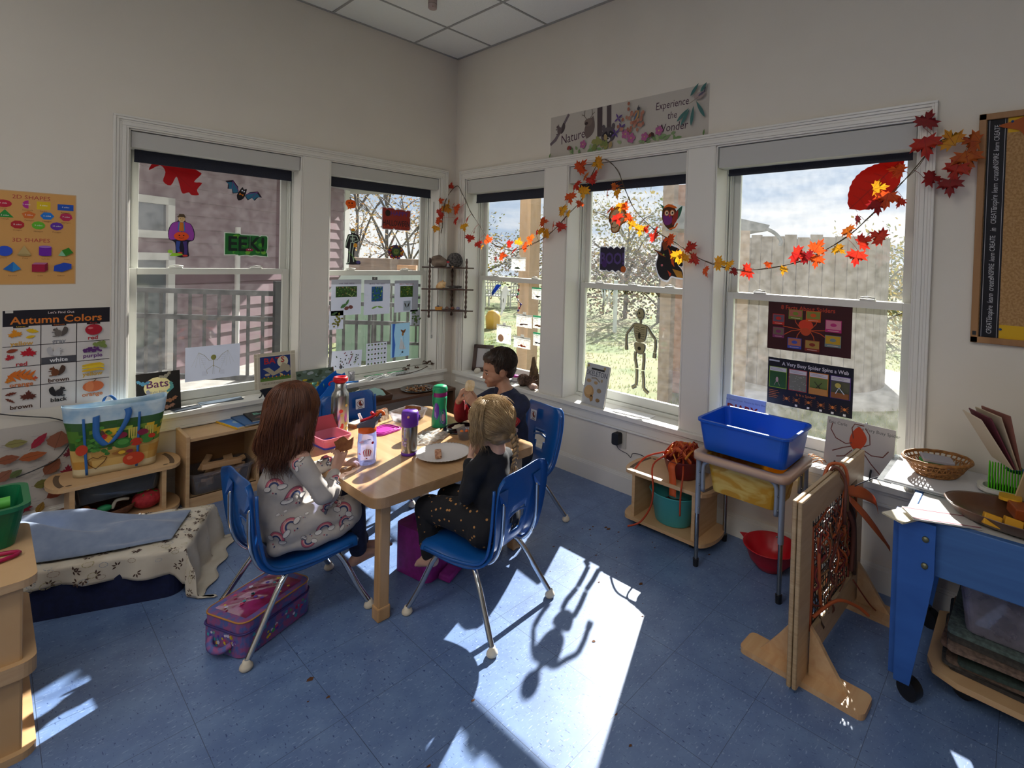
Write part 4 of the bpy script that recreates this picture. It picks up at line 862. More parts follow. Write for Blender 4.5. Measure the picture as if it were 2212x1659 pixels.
a.E(.515,.10,.058,.052,'#544c50'); a.E(.475,.15,.014,.02,'#544c50'); a.E(.555,.15,.014,.02,'#544c50'); a.P(spl([(.465,.10),(.50,.125),(.515,.10),(.53,.125),(.565,.10),(.53,.08),(.515,.09),(.50,.08)]),'#26222a'); a.E(.515,.072,.018,.014,'#b8b0ac'); a.E(.515,.078,.007,.005,'#1c181c'); a.E(.495,.105,.004,.004,'#d0c8c0'); a.E(.535,.105,.004,.004,'#d0c8c0')
r=random.Random(2)
for k in range(30):
    x=r.uniform(.18,1.03); a.P(ovate(x,r.uniform(.012,.05),r.uniform(.03,.06),.02,r.uniform(0,3)),r.choice(('#7d9468','#90a276','#6f8c5c')))
for k in range(14): a.P(ovate(.40+r.uniform(0,.14),r.uniform(.02,.09),.045,.03,r.uniform(0,3)),r.choice(('#8a8a50','#a08a60','#6f7a44')))
def flower(x,y,s_,c,c2='#c0a070'):
    for k in range(5): a.E(x+s_*.55*math.cos(2*PI*k/5),y+s_*.55*math.sin(2*PI*k/5),s_*.5,s_*.42,c,10,2*PI*k/5)
    a.E(x,y,s_*.2,s_*.2,c2,8)
for x,y,s_ in ((.31,.065,.028),(.655,.085,.03),(.70,.055,.030),(.80,.050,.027),(.90,.072,.027)): flower(x,y,s_,'#a45a86')
for x,y in ((.60,.19),(.625,.13),(.58,.10)):
    for k in range(4): a.P(ovate(x+.018*math.cos(k*1.6+.5),y+.018*math.sin(k*1.6+.5),.035,.012,k*1.6+.5),'#5b3f80')
for k in range(34): a.E(.71+r.gauss(0,.045),.16+r.gauss(0,.038),.010,.012,r.choice(('#a8705c','#9a604e','#b07a66')),8)
a.P(ovate(.742,.185,.07,.03,1.2),'#b08a5a'); a.P(ovate(.735,.18,.06,.014,1.1),'#55607a'); a.E(.755,.222,.011,.011,'#3c3c44'); a.P([(.755,.232),(.76,.245),(.748,.235)],'#3c3c44')
a.P(ovate(.19,.055,.035,.022,.9),'#8a3c30'); a.P(ovate(.205,.052,.03,.02,2.2),'#6a2c3c'); a.P(ovate(.845,.052,.035,.022,.9),'#6a3828'); a.P(ovate(.86,.055,.035,.02,2.2),'#3c2420')
for x,y,ro,L_ in ((1.06,.135,.7,.10),(1.075,.12,1.0,.10),(1.12,.12,1.45,.11),(1.17,.15,2.1,.11),(1.185,.265,.9,.06),(1.13,.262,.9,.08)): a.P(ovate(x,y,L_,.02,ro),'#3f6a66')
a.E(1.16,.225,.034,.018,'#9a8a88',rot=.2); a.P(ovate(1.175,.232,.045,.014,.4),'#4a4a66'); a.L([(1.10,.19),(1.20,.24)],.003,'#7a6a60'); a.L([(1.19,.24),(1.197,.265)],.006,'#3c3c50')
a.R(.672,.002,.6735,.287,'#a8a198'); a.P(ovate(.018,.022,.035,.012,1.2),'#5f7a48'); a.P(ovate(1.195,.02,.035,.012,1.4),'#5f7a48')
a.build('nature_banner','long paper nature banner with animals and flowers above the right windows','banner')
# ================= window decorations =================
GU=.178; GLO=.1505
def sticker(M,outline,paper,border=0): return Art(M,paper=C(paper,.6,.25) if isinstance(paper,str) else paper,outline=outline,t=.0006)
TR=.45
# red oak leaf top left
o1=spl([(0,.10),(.02,.06),(.0,.0),(.05,.035),(.075,.0),(.065,-.055),(.10,-.075),(.125,-.02),(.14,-.06),(.155,-.115),(.185,-.105),(.20,-.12),(.235,-.115),(.225,-.085),(.25,-.04),(.21,-.04),(.245,.01),(.235,.025),(.19,.05),(.14,.07),(.09,.09)],3)
a=sticker(ML(-1.935,1.86,GU),o1,C('#a8242c',.6,.45)); a.L([(.03,.07),(.12,.0),(.22,-.10)],.002,'#8a1a22'); a.L([(.10,.02),(.22,.0)],.0015,'#8a1a22'); a.build('leaf_cutout','large dark red oak leaf cutout at top of the left window','window decoration')
# bat
def wing(s_): return [(s_*.02,.0),(s_*.035,.035),(s_*.075,.06),(s_*.11,.035),(s_*.09,.025),(s_*.08,-.005),(s_*.06,.005),(s_*.045,-.02),(s_*.03,-.01)]
a=Art(ML(-1.478,1.775,GU)@Matrix.Rotation(rad(-22),4,'Z'),paper=C('#1a161e',.6,.1),outline=spl([(0,-.045),(.02,-.02),(.018,.02),(.012,.045),(.0,.032),(-.012,.045),(-.018,.02),(-.02,-.02)],2),t=.0006)
for s_ in (-1,1): a.P(wing(s_),'#2a1a30'); a.P([(x*.86+s_*.006,y*.8+.002) for x,y in wing(s_)],'#2f6d8c'); a.L([(s_*.02,.01),(s_*.075,.055)],.004,'#7a3a86'); a.L([(s_*.075,.055),(s_*.06,.008)],.003,'#7a3a86')
a.P([(-.012,.004),(0,-.002),(.012,.004),(.012,-.01),(0,-.004),(-.012,-.01)],'#d07818'); a.E(-.006,.022,.004,.005,'#c8d0e0'); a.E(.006,.022,.004,.005,'#c8d0e0'); a.build('bat_cutout','blue-winged bat cutout in the upper left window','window decoration')
# figure in purple coat carrying a pumpkin
a=Art(ML(-1.782,1.49,GU),paper=C('#1c1a2e',.6,.1),outline=spl([(-.012,.125),(.015,.125),(.018,.09),(.045,.075),(.063,.03),(.06,-.02),(.035,-.035),(.035,-.09),(.035,-.12),(-.02,-.12),(-.03,-.04),(-.058,-.02),(-.062,.03),(-.045,.075),(-.018,.09)],3),t=.0006)
a.P(spl([(-.018,.085),(.018,.085),(.045,.07),(.060,.02),(.055,-.02),(.03,-.02),(-.03,-.02),(-.055,-.02),(-.060,.02),(-.045,.07)],3),'#8a3a9a'); a.P([(-.014,.085),(.014,.085),(.018,.03),(-.018,.03)],'#3a6aa8'); a.P([(-.009,.083),(.009,.083),(.012,.03),(-.012,.03)],'#b86a1e')
a.E(0,.102,.016,.018,'#c8a878'); a.P([(-.024,.114),(.024,.114),(.014,.122),(.012,.132),(-.012,.132),(-.014,.122)],'#4a3a28'); a.E(-.005,.104,.002,.002,'#111111'); a.E(.006,.104,.002,.002,'#111111'); a.L([(-.005,.095),(.005,.095)],.0015,'#6a2a20')
a.E(0,.0,.036,.026,'#d2491a'); a.L([(-.012,-.008),(0,-.013),(.012,-.008)],.0025,'#3a1208'); a.E(-.010,.005,.004,.003,'#181008'); a.E(.010,.005,.004,.003,'#181008'); a.P([(-.004,.024),(.004,.024),(.003,.032)],'#3d6a28')
a.P(thick([(-.014,-.03),(-.018,-.07),(-.01,-.10)],[.02,.016,.014]),'#2a3f86'); a.P(thick([(.016,-.03),(.022,-.07),(.020,-.108)],[.02,.016,.014]),'#3a2a6a'); a.E(-.006,-.10,.012,.006,'#b03228'); a.E(.018,-.115,.013,.006,'#b03228')
a.P(spl([(-.065,-.085),(-.05,-.10),(-.02,-.10),(.01,-.108),(-.02,-.118),(-.055,-.118),(-.045,-.105)],2),'#7fae28'); a.E(-.052,-.092,.012,.010,'#8aba34'); a.build('halloween_cutout','cutout of a figure in purple coat carrying an orange pumpkin','window decoration')
# EEK!
a=sticker(ML(-1.568,1.378,GU),[(0,.005),(.07,.008),(.08,.0),(.12,.006),(.15,0),(.17,.006),(.20,.0),(.245,-.002),(.245,.02),(.238,.03),(.245,.06),(.245,.13),(.235,.142),(.205,.142),(.195,.135),(.185,.142),(.09,.142),(.08,.15),(.07,.147),(0,.15)],'#c9d3c9')
a.P([(.005,.010),(.07,.013),(.08,.005),(.12,.011),(.15,.006),(.17,.011),(.20,.006),(.24,.003),(.24,.02),(.234,.03),(.24,.06),(.24,.127),(.233,.136),(.207,.136),(.197,.129),(.185,.136),(.09,.136),(.08,.144),(.005,.144)],'#1f6a2e')
r=random.Random(8)
for k in range(16): a.E(.02+r.random()*.2,.02+r.random()*.11,.014,.012,r.choice(('#4f9a34','#2a7a30','#6aa838')),10)
a.T('EEK!',.122,.075,.128,'#14261e',sx=.86,bold=.02); a.E(.138,.043,.022,.010,'#8a2440'); a.E(.132,.045,.003,.003,'#e0d8d8'); a.E(.142,.045,.003,.003,'#e0d8d8'); a.L([(.14,.052),(.14,.14)],.002,'#7fb88a')
a.build('eek_cutout','green cutout sign reading EEK! in the upper left window','window decoration')
# window 2: pumpkin, HAPPY HALLOWEEN, skeleton carrying bag, wreath
a=Art(ML(-.783,1.782,GU),paper=C('#cc5f18',.6,.3),outline=spl([(-.038,0),(-.03,.026),(0,.033),(.03,.026),(.038,0),(.03,-.026),(-.005,-.033),(-.022,-.042),(-.02,-.028)],3),t=.0006)
a.L([(0,.03),(-.006,.05)],.007,'#3a3a1c'); a.E(-.012,.008,.005,.006,'#20140a'); a.E(.010,.008,.005,.006,'#20140a'); a.L([(-.014,-.010),(0,-.016),(.014,-.008)],.003,'#20140a'); a.build('pumpkin_cutout','small smiling orange pumpkin cutout at top of second window','window decoration')
oo=[(0,.01),(.01,0),(.09,0),(.10,.012),(.11,0),(.235,0),(.245,.01),(.245,.10),(.238,.11),(.245,.12),(.245,.165),(.215,.168),(.205,.158),(.19,.168),(.13,.17),(.11,.162),(.09,.175),(.05,.175),(.035,.168),(.02,.178),(0,.175)]
a=sticker(ML(-.540,1.612,GU),oo,'#c4c4cc'); a.P([(.0055+x*.955,.005+y*.94) for x,y in oo],'#8a2a20'); a.T('HAPPY',.145,.13,.05,'#4a2a7a',bold=.012,sx=1.0); a.E(.048,.13,.022,.026,'#2a1a18'); a.T('HALLOWEEN',.122,.052,.062,'#2a1a20',sx=.62,bold=.012)
for k in range(7): a.E(.02+.034*k,.02+.012*(k%2),.006,.006,'#b0401e',8)
a.build('happy_halloween_cutout','dark red HAPPY HALLOWEEN cutout sign in the second window','window decoration')
a=Art(ML(-.765,1.47,GU),paper=C('#17141c',.6,.1),outline=spl([(-.012,.13),(.018,.13),(.020,.095),(.045,.085),(.055,.045),(.03,.02),(.015,-.06),(.02,-.10),(.055,-.115),(.06,-.135),(-.04,-.135),(-.035,-.12),(-.03,-.02),(-.055,-.01),(-.035,.085),(-.01,.09)],2),t=.0006)
for P_ in ([(0,.09),(.002,.03)],[(-.025,.08),(.03,.078)],[(-.025,.08),(-.045,.02),(-.05,-.01)],[(.03,.078),(.045,.045),(.015,.035)],[(-.012,.025),(-.02,-.05),(-.022,-.12)],[(.012,.025),(.0,-.05),(.012,-.115)],[(-.018,.06),(.02,.06)],[(-.016,.048),(.018,.048)],[(-.015,.03),(.015,.03)],[(-.022,-.122),(-.045,-.128)]): a.L(P_,.006,'#a8bcae')
a.E(.003,.112,.013,.014,'#b8c4ac'); a.E(.002,.122,.016,.009,'#c8861c'); a.E(.022,.008,.014,.016,'#c8861c'); a.E(.045,-.118,.018,.012,'#3a3468'); a.L([(-.03,-.04),(.035,-.11)],.004,'#5a8a34'); a.E(-.002,.112,.003,.004,'#151515'); a.E(.008,.112,.003,.004,'#151515')
a.build('skeleton_costume_cutout','small cutout of a capped skeleton with trick-or-treat bag in second window','window decoration')
a=Art(ML(-.418,1.445,GU),paper=C('#3a2a28',.6,.1),outline=ell(0,-.005,.066,.055,20),t=.0006); r=random.Random(6)
for k in range(46):
    t=2*PI*r.random(); q_=r.uniform(.7,1.05); a.E(.064*q_*math.cos(t),-.008+.052*q_*math.sin(t),.008,.008,r.choice(('#b86a1e','#a8301e','#d8a838','#5a2a6a','#8a3a3a')),7)
a.E(0,.0,.036,.038,'#34502a'); a.E(0,-.004,.022,.022,'#6a7a3a'); a.P([(-.034,.022),(.034,.022),(.006,.045),(.0,.072),(-.008,.045)],'#33284a'); a.E(-.008,0,.004,.004,'#16120e'); a.E(.008,0,.004,.004,'#16120e'); a.build('wreath_cutout','round witch and candy corn wreath cutout, right in second window','window decoration')
# sheets on the lower left sashes
PAP=C('#c3c6d0',.7,.5)
def sheet(x,z,w,h): return Art(ML(x,z,GLO),w,h,PAP,t=.0003)
a=sheet(-1.762,.617,.28,.207)
for s_ in (-1,1): 
    a.L([(.14,.12),(.14+s_*.02,.115),(.14+s_*.045,.15),(.14+s_*.075,.17)],.0018,'#8a8048')
    for q_ in (.02,.045,.07,.09): a.L([(.14+s_*.075,.17),(.14+s_*(q_+.02),.06+.3*q_)],.0008,'#a8a898')
    a.L([(.14,.085),(.14+s_*.035,.06),(.14+s_*.03,.035)],.0018,'#8a8048')
    for q_ in range(5): a.R(.14+s_*.05-.012,.145-q_*.012,.14+s_*.05+.012,.146-q_*.012,'#9a9aa4'); a.R(.14+s_*.045-.012,.05-q_*.006,.14+s_*.045+.012,.051-q_*.006,'#9a9aa4')
a.E(.14,.135,.014,.016,'#8a8a4a'); a.L([(.14,.12),(.14,.075)],.003,'#8a8048'); a.L([(.138,.075),(.136,.03)],.0012,'#8a8a80'); a.L([(.142,.075),(.144,.03)],.0012,'#8a8a80')
a.build('bat_diagram_sheet','white sheet with a line drawing of a bat skeleton on left window','paper sheet')
def seed(x,z,w,h,t,kind,lab):
    a=sheet(x,z,w,h); a.T(t,w/2,h-.030,.015,'#6a5a7a' if kind!=2 else '#9a3a20',bold=.01)
    gx,gw,gy,gh=((w-.155)/2,.155,h-.13,.08) if kind==0 else (((w-.09)/2,.09,h-.165,.115) if kind==1 else ((w-.11)/2,.11,h-.135,.09))
    r=random.Random(kind+30); a.R(gx,gy,gx+gw,gy+gh,('#2f4f26','#2a5a9a','#3a5a24')[kind])
    for k in range(46):
        xx,yy=gx+.006+r.random()*(gw-.012),gy+.005+r.random()*(gh-.01); a.P(ovate(xx,yy,r.uniform(.012,.024) if .014<xx-gx<gw-.014 else .010,.007,r.uniform(0,3)),r.choice((('#4f7a34','#6a8a4a','#8a6a4a','#35582a','#9aa86a'),('#3d8a3c','#2f6a34','#8ab05a','#2a7a4a','#205030'),('#5a8a34','#7a8a2c','#2f5a24','#9aa040','#3a6a34'))[kind]))
    if kind==0:
        a.P(ovate(w/2-.02,.07,.06,.03,.6,teeth=.35),'#4f7f4a'); a.P(ovate(w/2+.005,.095,.05,.022,1.1,teeth=.35),'#4f7f4a'); a.E(w/2,.05,.017,.014,'#7a4a44',rot=.5); a.E(w/2+.03,.058,.017,.014,'#7a4a44',rot=-.3)
    elif kind==1: a.P(ovate(w/2-.022,.055,.05,.014,.35),'#7fae4a'); a.P(ovate(w/2+.024,.055,.05,.014,-.25),'#7fae4a')
    else: a.R(w/2-.028,.01,w/2+.035,.09,'#a9b8c8'); a.P(ovate(w/2-.010,.055,.045,.010,-1.2),'#2c2420'); a.P(ovate(w/2+.016,.058,.045,.010,1.2),'#2c2420')
    a.build('seed_sheet',lab,'paper sheet',group='tree seed sheets in a row on the second window')
seed(-.923,.962,.218,.262,'OAK TREE SEEDS',0,'sheet titled OAK TREE SEEDS, left of the three seed sheets'); seed(-.683,.953,.208,.265,'MAPLE TREE SEEDS',1,'sheet titled MAPLE TREE SEEDS, middle of the three seed sheets'); seed(-.437,.957,.207,.255,'BIRCH TREE SEEDS',2,'sheet titled BIRCH TREE SEEDS, right of the three seed sheets')
for x,z,w,h,c,lab in ((-.934,.862,.10,.135,'#7a7a2c','small tree picture card under the oak sheet'),(-.298,.845,.09,.125,'#4f6a38','small green tree picture card under the birch sheet')):
    a=sheet(x,z,w,h); a.mb.M=a.mb.M; r=random.Random(int(w*1000))
    for k in range(26): a.E(w*.6+r.gauss(0,.014),h*.45+r.gauss(0,.022),.008,.007,c,7)
    a.L([(w*.6,.008),(w*.6,.05)],.003,'#5a4a34'); a.P(ovate(w*.35,h*.86,.05,.02,.4,teeth=.35),'#4a6a40'); a.build('tree_card',lab,'picture card')
a=Art(ML(-.459,.600,GLO),.160,.268,C('#a9c4d4',.7,.5),t=.0003); a.P([(.012,0),(.03,0),(.038,.1),(.025,.18),(.035,.268),(.010,.268),(.012,.1)],'#3d6fd0'); a.P([(.07,.06),(.13,.055),(.085,.16)],'#d8e0ea'); a.P(ovate(.11,.20,.05,.02,.9),'#8a5a30'); a.P(ovate(.095,.205,.04,.016,2.4),'#7a4a28'); a.P(ovate(.10,.18,.03,.018,1.6),'#b07c44'); a.E(.10,.035,.008,.007,'#16161a'); a.L([(.10,.19),(.112,.10),(.10,.035),(.075,.01)],.0015,'#3a3a3a')
a.build('leaf_craft','pale blue child\'s picture with pressed leaves and paper sail, second window','craft picture')
a=Art(ML(-.917,.566,GLO)@Matrix.Rotation(rad(-3),4,'Z'),.222,.138,PAP,t=.0003); r=random.Random(31)
for k in range(26):
    x,y=r.uniform(.03,.20),r.uniform(.015,.125); a.P(ovate(x,y,r.uniform(.008,.022),.008,r.uniform(0,3)),r.choice(('#5a4034','#3a4a30','#7a2a38','#222222','#7a8a5a')))
a.L([(.125,.04),(.135,.065),(.148,.10)],.006,'#7a2030'); a.L([(.165,.03),(.185,.06),(.185,.09)],.003,'#9ab070'); a.E(.07,.02,.012,.014,'#4a4a50'); a.build('seed_chart','white sheet of scattered seeds and pods, low left in second window','paper sheet')
a=Art(ML(-.657,.545,GLO),.166,.187,PAP,t=.0003)
for j in range(5):
    a.R(.002,.012+j*.036,.164,.013+j*.036,'#8a8a94')
    for k,c in enumerate(('#3c5a38','#6a8a4a','#5a3c30','#4a6a44','#7a9a5a','#3a3c34')): a.P(ovate(.018+k*.026,.03+j*.036,.018,.013,k+j),c)
a.build('leaf_chart','white grid chart of small leaves, beside the child\'s blue picture','paper sheet')
# ---- right windows ----
a=Art(MR(-1.583,1.688,GU),paper=C('#3a2416',.6,.2),outline=spl([(-.075,.035),(-.04,.083),(.03,.083),(.075,.04),(.072,-.01),(.03,-.035),(.01,-.078),(-.045,-.083),(-.06,-.03),(-.076,0)],4),t=.0006)
a.P(spl([(-.070,.033),(-.038,.078),(.028,.078),(.070,.038),(.067,-.008),(.026,-.033),(.006,-.074),(-.042,-.078),(-.056,-.03),(-.071,0)],4),'#a8621e'); a.P(spl([(-.06,.03),(-.03,.065),(.02,.07),(.055,.035),(.05,0),(.02,-.03),(.0,-.07),(-.038,-.074),(-.050,-.03),(-.062,0)],4),'#c9b088')
a.E(-.020,.005,.016,.016,'#2c1a20'); a.E(-.062,.002,.008,.013,'#2c1a20'); a.P([(-.045,-.012),(-.052,-.03),(-.038,-.028)],'#2c1a10'); a.L([(-.048,-.048),(-.02,-.052),(.005,-.035)],.004,'#2c1a10'); a.build('skull_cutout','large tan skull cutout in the upper middle window','window decoration')
a=Art(MR(-1.985,1.69,GU),paper=C('#4a2a1c',.6,.15),outline=spl([(-.05,.06),(-.02,.068),(.03,.06),(.05,.02),(.04,-.03),(.015,-.075),(-.03,-.05),(-.055,0)],4),t=.0006)
a.P(spl([(-.045,.02),(.0,.03),(.02,-.02),(-.01,-.045),(-.04,-.03)],3),'#6a2a7a'); a.P(ovate(.055,.02,.12,.04,1.0),'#1f5a4a'); a.P(ovate(.04,0,.10,.035,1.2),'#8a2a24'); a.P([(-.075,.09),(-.05,.055),(-.03,.065)],'#1f6a5a'); a.P(spl([(-.05,.06),(-.01,.085),(.045,.065),(.04,.055),(-.01,.068)],3),'#d0661a'); 
for x in (-.022,.018): a.E(x,.030,.018,.020,'#a8541e'); a.E(x,.030,.013,.015,'#e0d0b8'); a.E(x+.002,.030,.006,.007,'#15100c')
a.P([(-.006,.018),(.006,.018),(0,.0)],'#d0401a'); a.L([(-.0,-.07),(.04,-.06),(.058,-.035)],.01,'#c8601a'); a.build('owl_cutout','big-eyed owl cutout beside the grey post in the middle window','window decoration')
oo=[(0,.01),(.05,.005),(.06,.015)]+[(.085+.028*math.cos(t),.018+.02*math.sin(t)) for t in (PI*1.1,PI*1.5,PI*1.9)]+[(.14+.028*math.cos(t),.018+.02*math.sin(t)) for t in (PI*1.1,PI*1.5,PI*1.9)]+[(.19,-.002),(.225,.0),(.232,.03),(.215,.045),(.215,.172),(.19,.172),(.182,.163)]+[(.15+.028*math.cos(t),.155+.022*math.sin(t)) for t in (.2,PI*.5,PI*.9)]+[(.095+.028*math.cos(t),.155+.022*math.sin(t)) for t in (.2,PI*.5,PI*.9)]+[(.06,.172),(0,.172)]
a=sticker(MR(-1.437,1.340,GU),oo,'#c9ccd4'); a.P([(.005+x*.957,.005+y*.945) for x,y in oo],'#251f36'); a.T('BOO!',.108,.088,.105,'#4d3a78',sx=.8,bold=.03); a.E(.045,.055,.022,.026,'#3f1f62'); a.E(.205,.022,.022,.022,'#a8541e'); a.build('boo_cutout','purple cutout sign reading BOO! below the skull','window decoration')
oo=spl([(-.115,.085),(-.06,.07),(-.05,.125),(-.02,.16),(.0,.12),(.05,.10),(.09,.08),(.115,.0),(.11,-.03),(.08,-.02),(.11,-.05),(.12,-.10),(.07,-.10),(.03,-.095),(.0,-.125),(-.06,-.10),(-.09,-.02),(-.075,.045)],3)
a=sticker(MR(-1.980,1.418,GU),oo,'#c9ccd4'); a.P([(x*.92,y*.92+.002) for x,y in oo],'#17131a'); a.P([(-.105,.078),(-.05,.055),(-.01,.03),(-.05,.04)],'#8a4a20'); a.P([(-.045,.115),(-.02,.14),(.0,.08),(-.03,.07)],'#7a3a18'); a.P([(.0,.09),(.035,.05),(.05,-.03),(.03,-.01)],'#c04a18'); a.P([(.035,-.04),(.10,-.055),(.112,-.095),(.07,-.09)],'#a8782a'); a.P([(.0,-.05),(.03,-.07),(.02,-.09)],'#b03a18'); a.E(-.03,.045,.006,.006,'#8ab04a'); a.E(-.04,-.02,.008,.008,'#c0707a'); a.E(.06,.035,.006,.006,'#8a5a78')
a.build('witch_cutout','black flying witch cutout with broom, lower right of the owl','window decoration')
o1=ovate(0,0,.30,.175,rad(44),14,teeth=.0); r=random.Random(1); o1=[(x*(1+.035*(k%2)),y*(1+.035*(k%2))) for k,(x,y) in enumerate(ovate(0,0,.31,.185,rad(44),22))]
a=Art(MR(-3.115,1.812,GU),paper=C('#a02c1c',.6,.5),outline=o1,t=.0006); a.L([(-.11,-.11),(0,0),(.115,.12)],.003,'#7a1e14')
for k in range(-3,4): a.L([(k*.032,k*.033),(k*.032+.02,k*.033-.055+abs(k)*.009)],.0015,'#7a1e14'); a.L([(k*.032,k*.033),(k*.032-.05+abs(k)*.008,k*.033+.02)],.0015,'#7a1e14')
a.build('leaf_cutout','huge serrated red leaf cutout at top right of last window','window decoration')
# tall jointed skeleton
def bones(a,c,w):
    k=w
    for P_,ww in (([(0,.19),(.002,.165)],.012),([(-.052,.152),(-.03,.157),(.0,.15),(.04,.148),(.055,.143)],.012),([(-.052,.15),(-.085,.11),(-.105,.088)],.012),([(-.106,.085),(-.108,.045),(-.106,.01)],.014),([(-.106,.01),(-.104,-.018)],.02),
        ([(.055,.143),(.085,.105),(.115,.075)],.012),([(.115,.075),(.118,.03),(.113,-.008)],.014),([(.113,-.01),(.110,-.042)],.02),([(-.032,-.02),(-.034,-.06),(-.018,-.125)],.016),([(-.018,-.13),(-.017,-.18),(-.02,-.235)],.016),([(-.02,-.235),(-.052,-.255)],.018),
        ([(.032,-.02),(.034,-.07),(.030,-.13)],.016),([(.028,-.135),(.036,-.19),(.038,-.245)],.016),([(.038,-.245),(.075,-.268)],.018),([(0,.165),(.002,.045)],.012)):
        a.P(thick(P_,ww+k),c)
    a.E(0,.222,.028+k/2,.036+k/2,c); a.P(spl([(-.045-k/2,.155),(.045+k/2,.15),(.042+k/2,.07),(.02,.045),(-.02,.045),(-.04-k/2,.08)],3),c); a.P(spl([(-.04-k/2,.035),(-.0,.04),(.04+k/2,.03),(.03+k/2,-.02),(.0,-.03-k/2),(-.03-k/2,-.015)],3),c)
a=Art(MR(-1.813,.862,GLO),paper=C('#c9cdc4',.6,.3),outline=ell(0,.222,.034,.042,14),t=.0004); bones(a,'#c9cdc4',.010); bones(a,'#2b2820',.001); bones(a,'#a39a74',-.004)
for k in range(6): 
    for s_ in (-1,1): a.L([(s_*.006,.138-k*.014),(s_*.034,.142-k*.015)],.0025,'#2b2820')
for k in range(8): a.L([(-.006,.13-k*.012),(.008,.13-k*.012)],.002,'#4a4434')
a.E(-.003,.085,.010,.022,'#34301f'); a.E(-.006,.228,.006,.007,'#201c14'); a.E(-.022,.222,.003,.006,'#201c14'); a.L([(-.02,.204),(.0,.198),(.012,.206)],.003,'#201c14'); a.E(0,.005,.013,.012,'#34301f')
a.build('skeleton_cutout','tall jointed skeleton cutout in the middle right window','window decoration')
# spider posters
a=Art(MR(-2.631,.977,GLO),.410,.248,C('#3b1418',.5,.12),t=.0004); a.T('8 Facts About Spiders',.20,.222,.030,'#a83a22',bold=.015)
a.E(.195,.140,.036,.028,'#c83a20'); a.E(.195,.107,.024,.020,'#b0401e')
for s_ in (-1,1):
    for (x1,y1,x2,y2) in ((.05,.15,.06,.185),(.07,.12,.115,.125),(.07,.105,.11,.08),(.04,.085,.045,.06)): a.L([(.195+s_*.02,.115),(.195+s_*x1,y1),(.195+s_*x2,y2)],.004,'#b84a22')
for x,y,w,h,c,c2 in ((.025,.130,.062,.055,'#5a4a5a','#b0281e'),(.028,.062,.06,.055,'#6a5a4a','#7a2a5a'),(.108,.165,.07,.05,'#a05a4a','#6a7a28'),(.195,.160,.072,.055,'#7a7a34','#c8501c'),(.29,.118,.075,.06,'#c07a8a','#a82a6a'),(.29,.045,.075,.058,'#b08a1e','#6a7a7a'),(.108,.015,.07,.055,'#a0604a','#3a4a9a'),(.195,.012,.072,.056,'#9a7a3a','#7a2a1a')): a.R(x,y,x+w,y+h,c2); a.R(x+.003,y+.015,x+w-.003,y+h-.003,c); a.E(x+w*.5,y+h*.6,.015,.009,c2,9); a.R(x+.012,y+.006,x+w-.012,y+.008,'#d0b0a8')
a.build('spider_facts_poster','dark red spider facts poster on the last window, upper one','poster')
a=Art(MR(-2.640,.690,GLO),.417,.242,C('#15131f',.5,.08),t=.0004); a.T('A Very Busy Spider Spins a Web',.235,.215,.0265,'#c9c6d0',bold=.01,sx=.92); a.R(.006,.222,.06,.230,'#a9aab8')
for k,(c,c2) in enumerate((('#7a9a1c','#234a24'),('#9a2a2c','#6a6a60'),('#c87a1c','#5a6a34'),('#4a2a7a','#4a4a38'))): 
    x=.008+k*.102; a.R(x,.085,x+.092,.195,c); a.R(x+.003,.088,x+.089,.170,c2); a.R(x+.003,.172,x+.089,.192,'#b8b4bc'); a.lines(x+.008,x+.08,.185,2,.006,'#55505a')
r=random.Random(3)
for k in range(30): a.E(.11+.003+r.random()*.086,.09+r.random()*.075,.003,.002,'#8a8a80',6)
a.E(.052,.13,.007,.014,'#a88a8a'); a.L([(.038,.10),(.052,.13),(.066,.10)],.002,'#a88a8a'); a.L([(.24,.11),(.258,.13),(.276,.15)],.003,'#2a1c12'); a.L([(.276,.11),(.258,.13),(.24,.15)],.003,'#2a1c12'); a.R(.215,.088,.301,.118,'#a8743a'); a.E(.35,.15,.014,.012,'#b0a050'); a.R(.32,.088,.40,.115,'#7a4a24'); a.L([(.34,.11),(.355,.14),(.38,.11)],.004,'#b8c0d0')
a.T('Is It a Spider?',.20,.068,.018,'#b0602a'); a.lines(.012,.075,.070,5,.009,'#b0602a',.002)
for k,x in enumerate((.105,.155,.215,.275,.33,.385)):
    a.E(x,.040,.006,.007,'#c07030'); 
    for t in range(4): a.L([(x-.018,.040+.010*(t-1.5)),(x,.04),(x+.018,.040+.010*(t-1.5))],.0012,'#b06830')
    if k: a.R(x-.006,.008,x+.006,.018,'#c8c8cc')
a.build('spider_web_poster','navy poster about a spider spinning a web, lower of the two','poster')
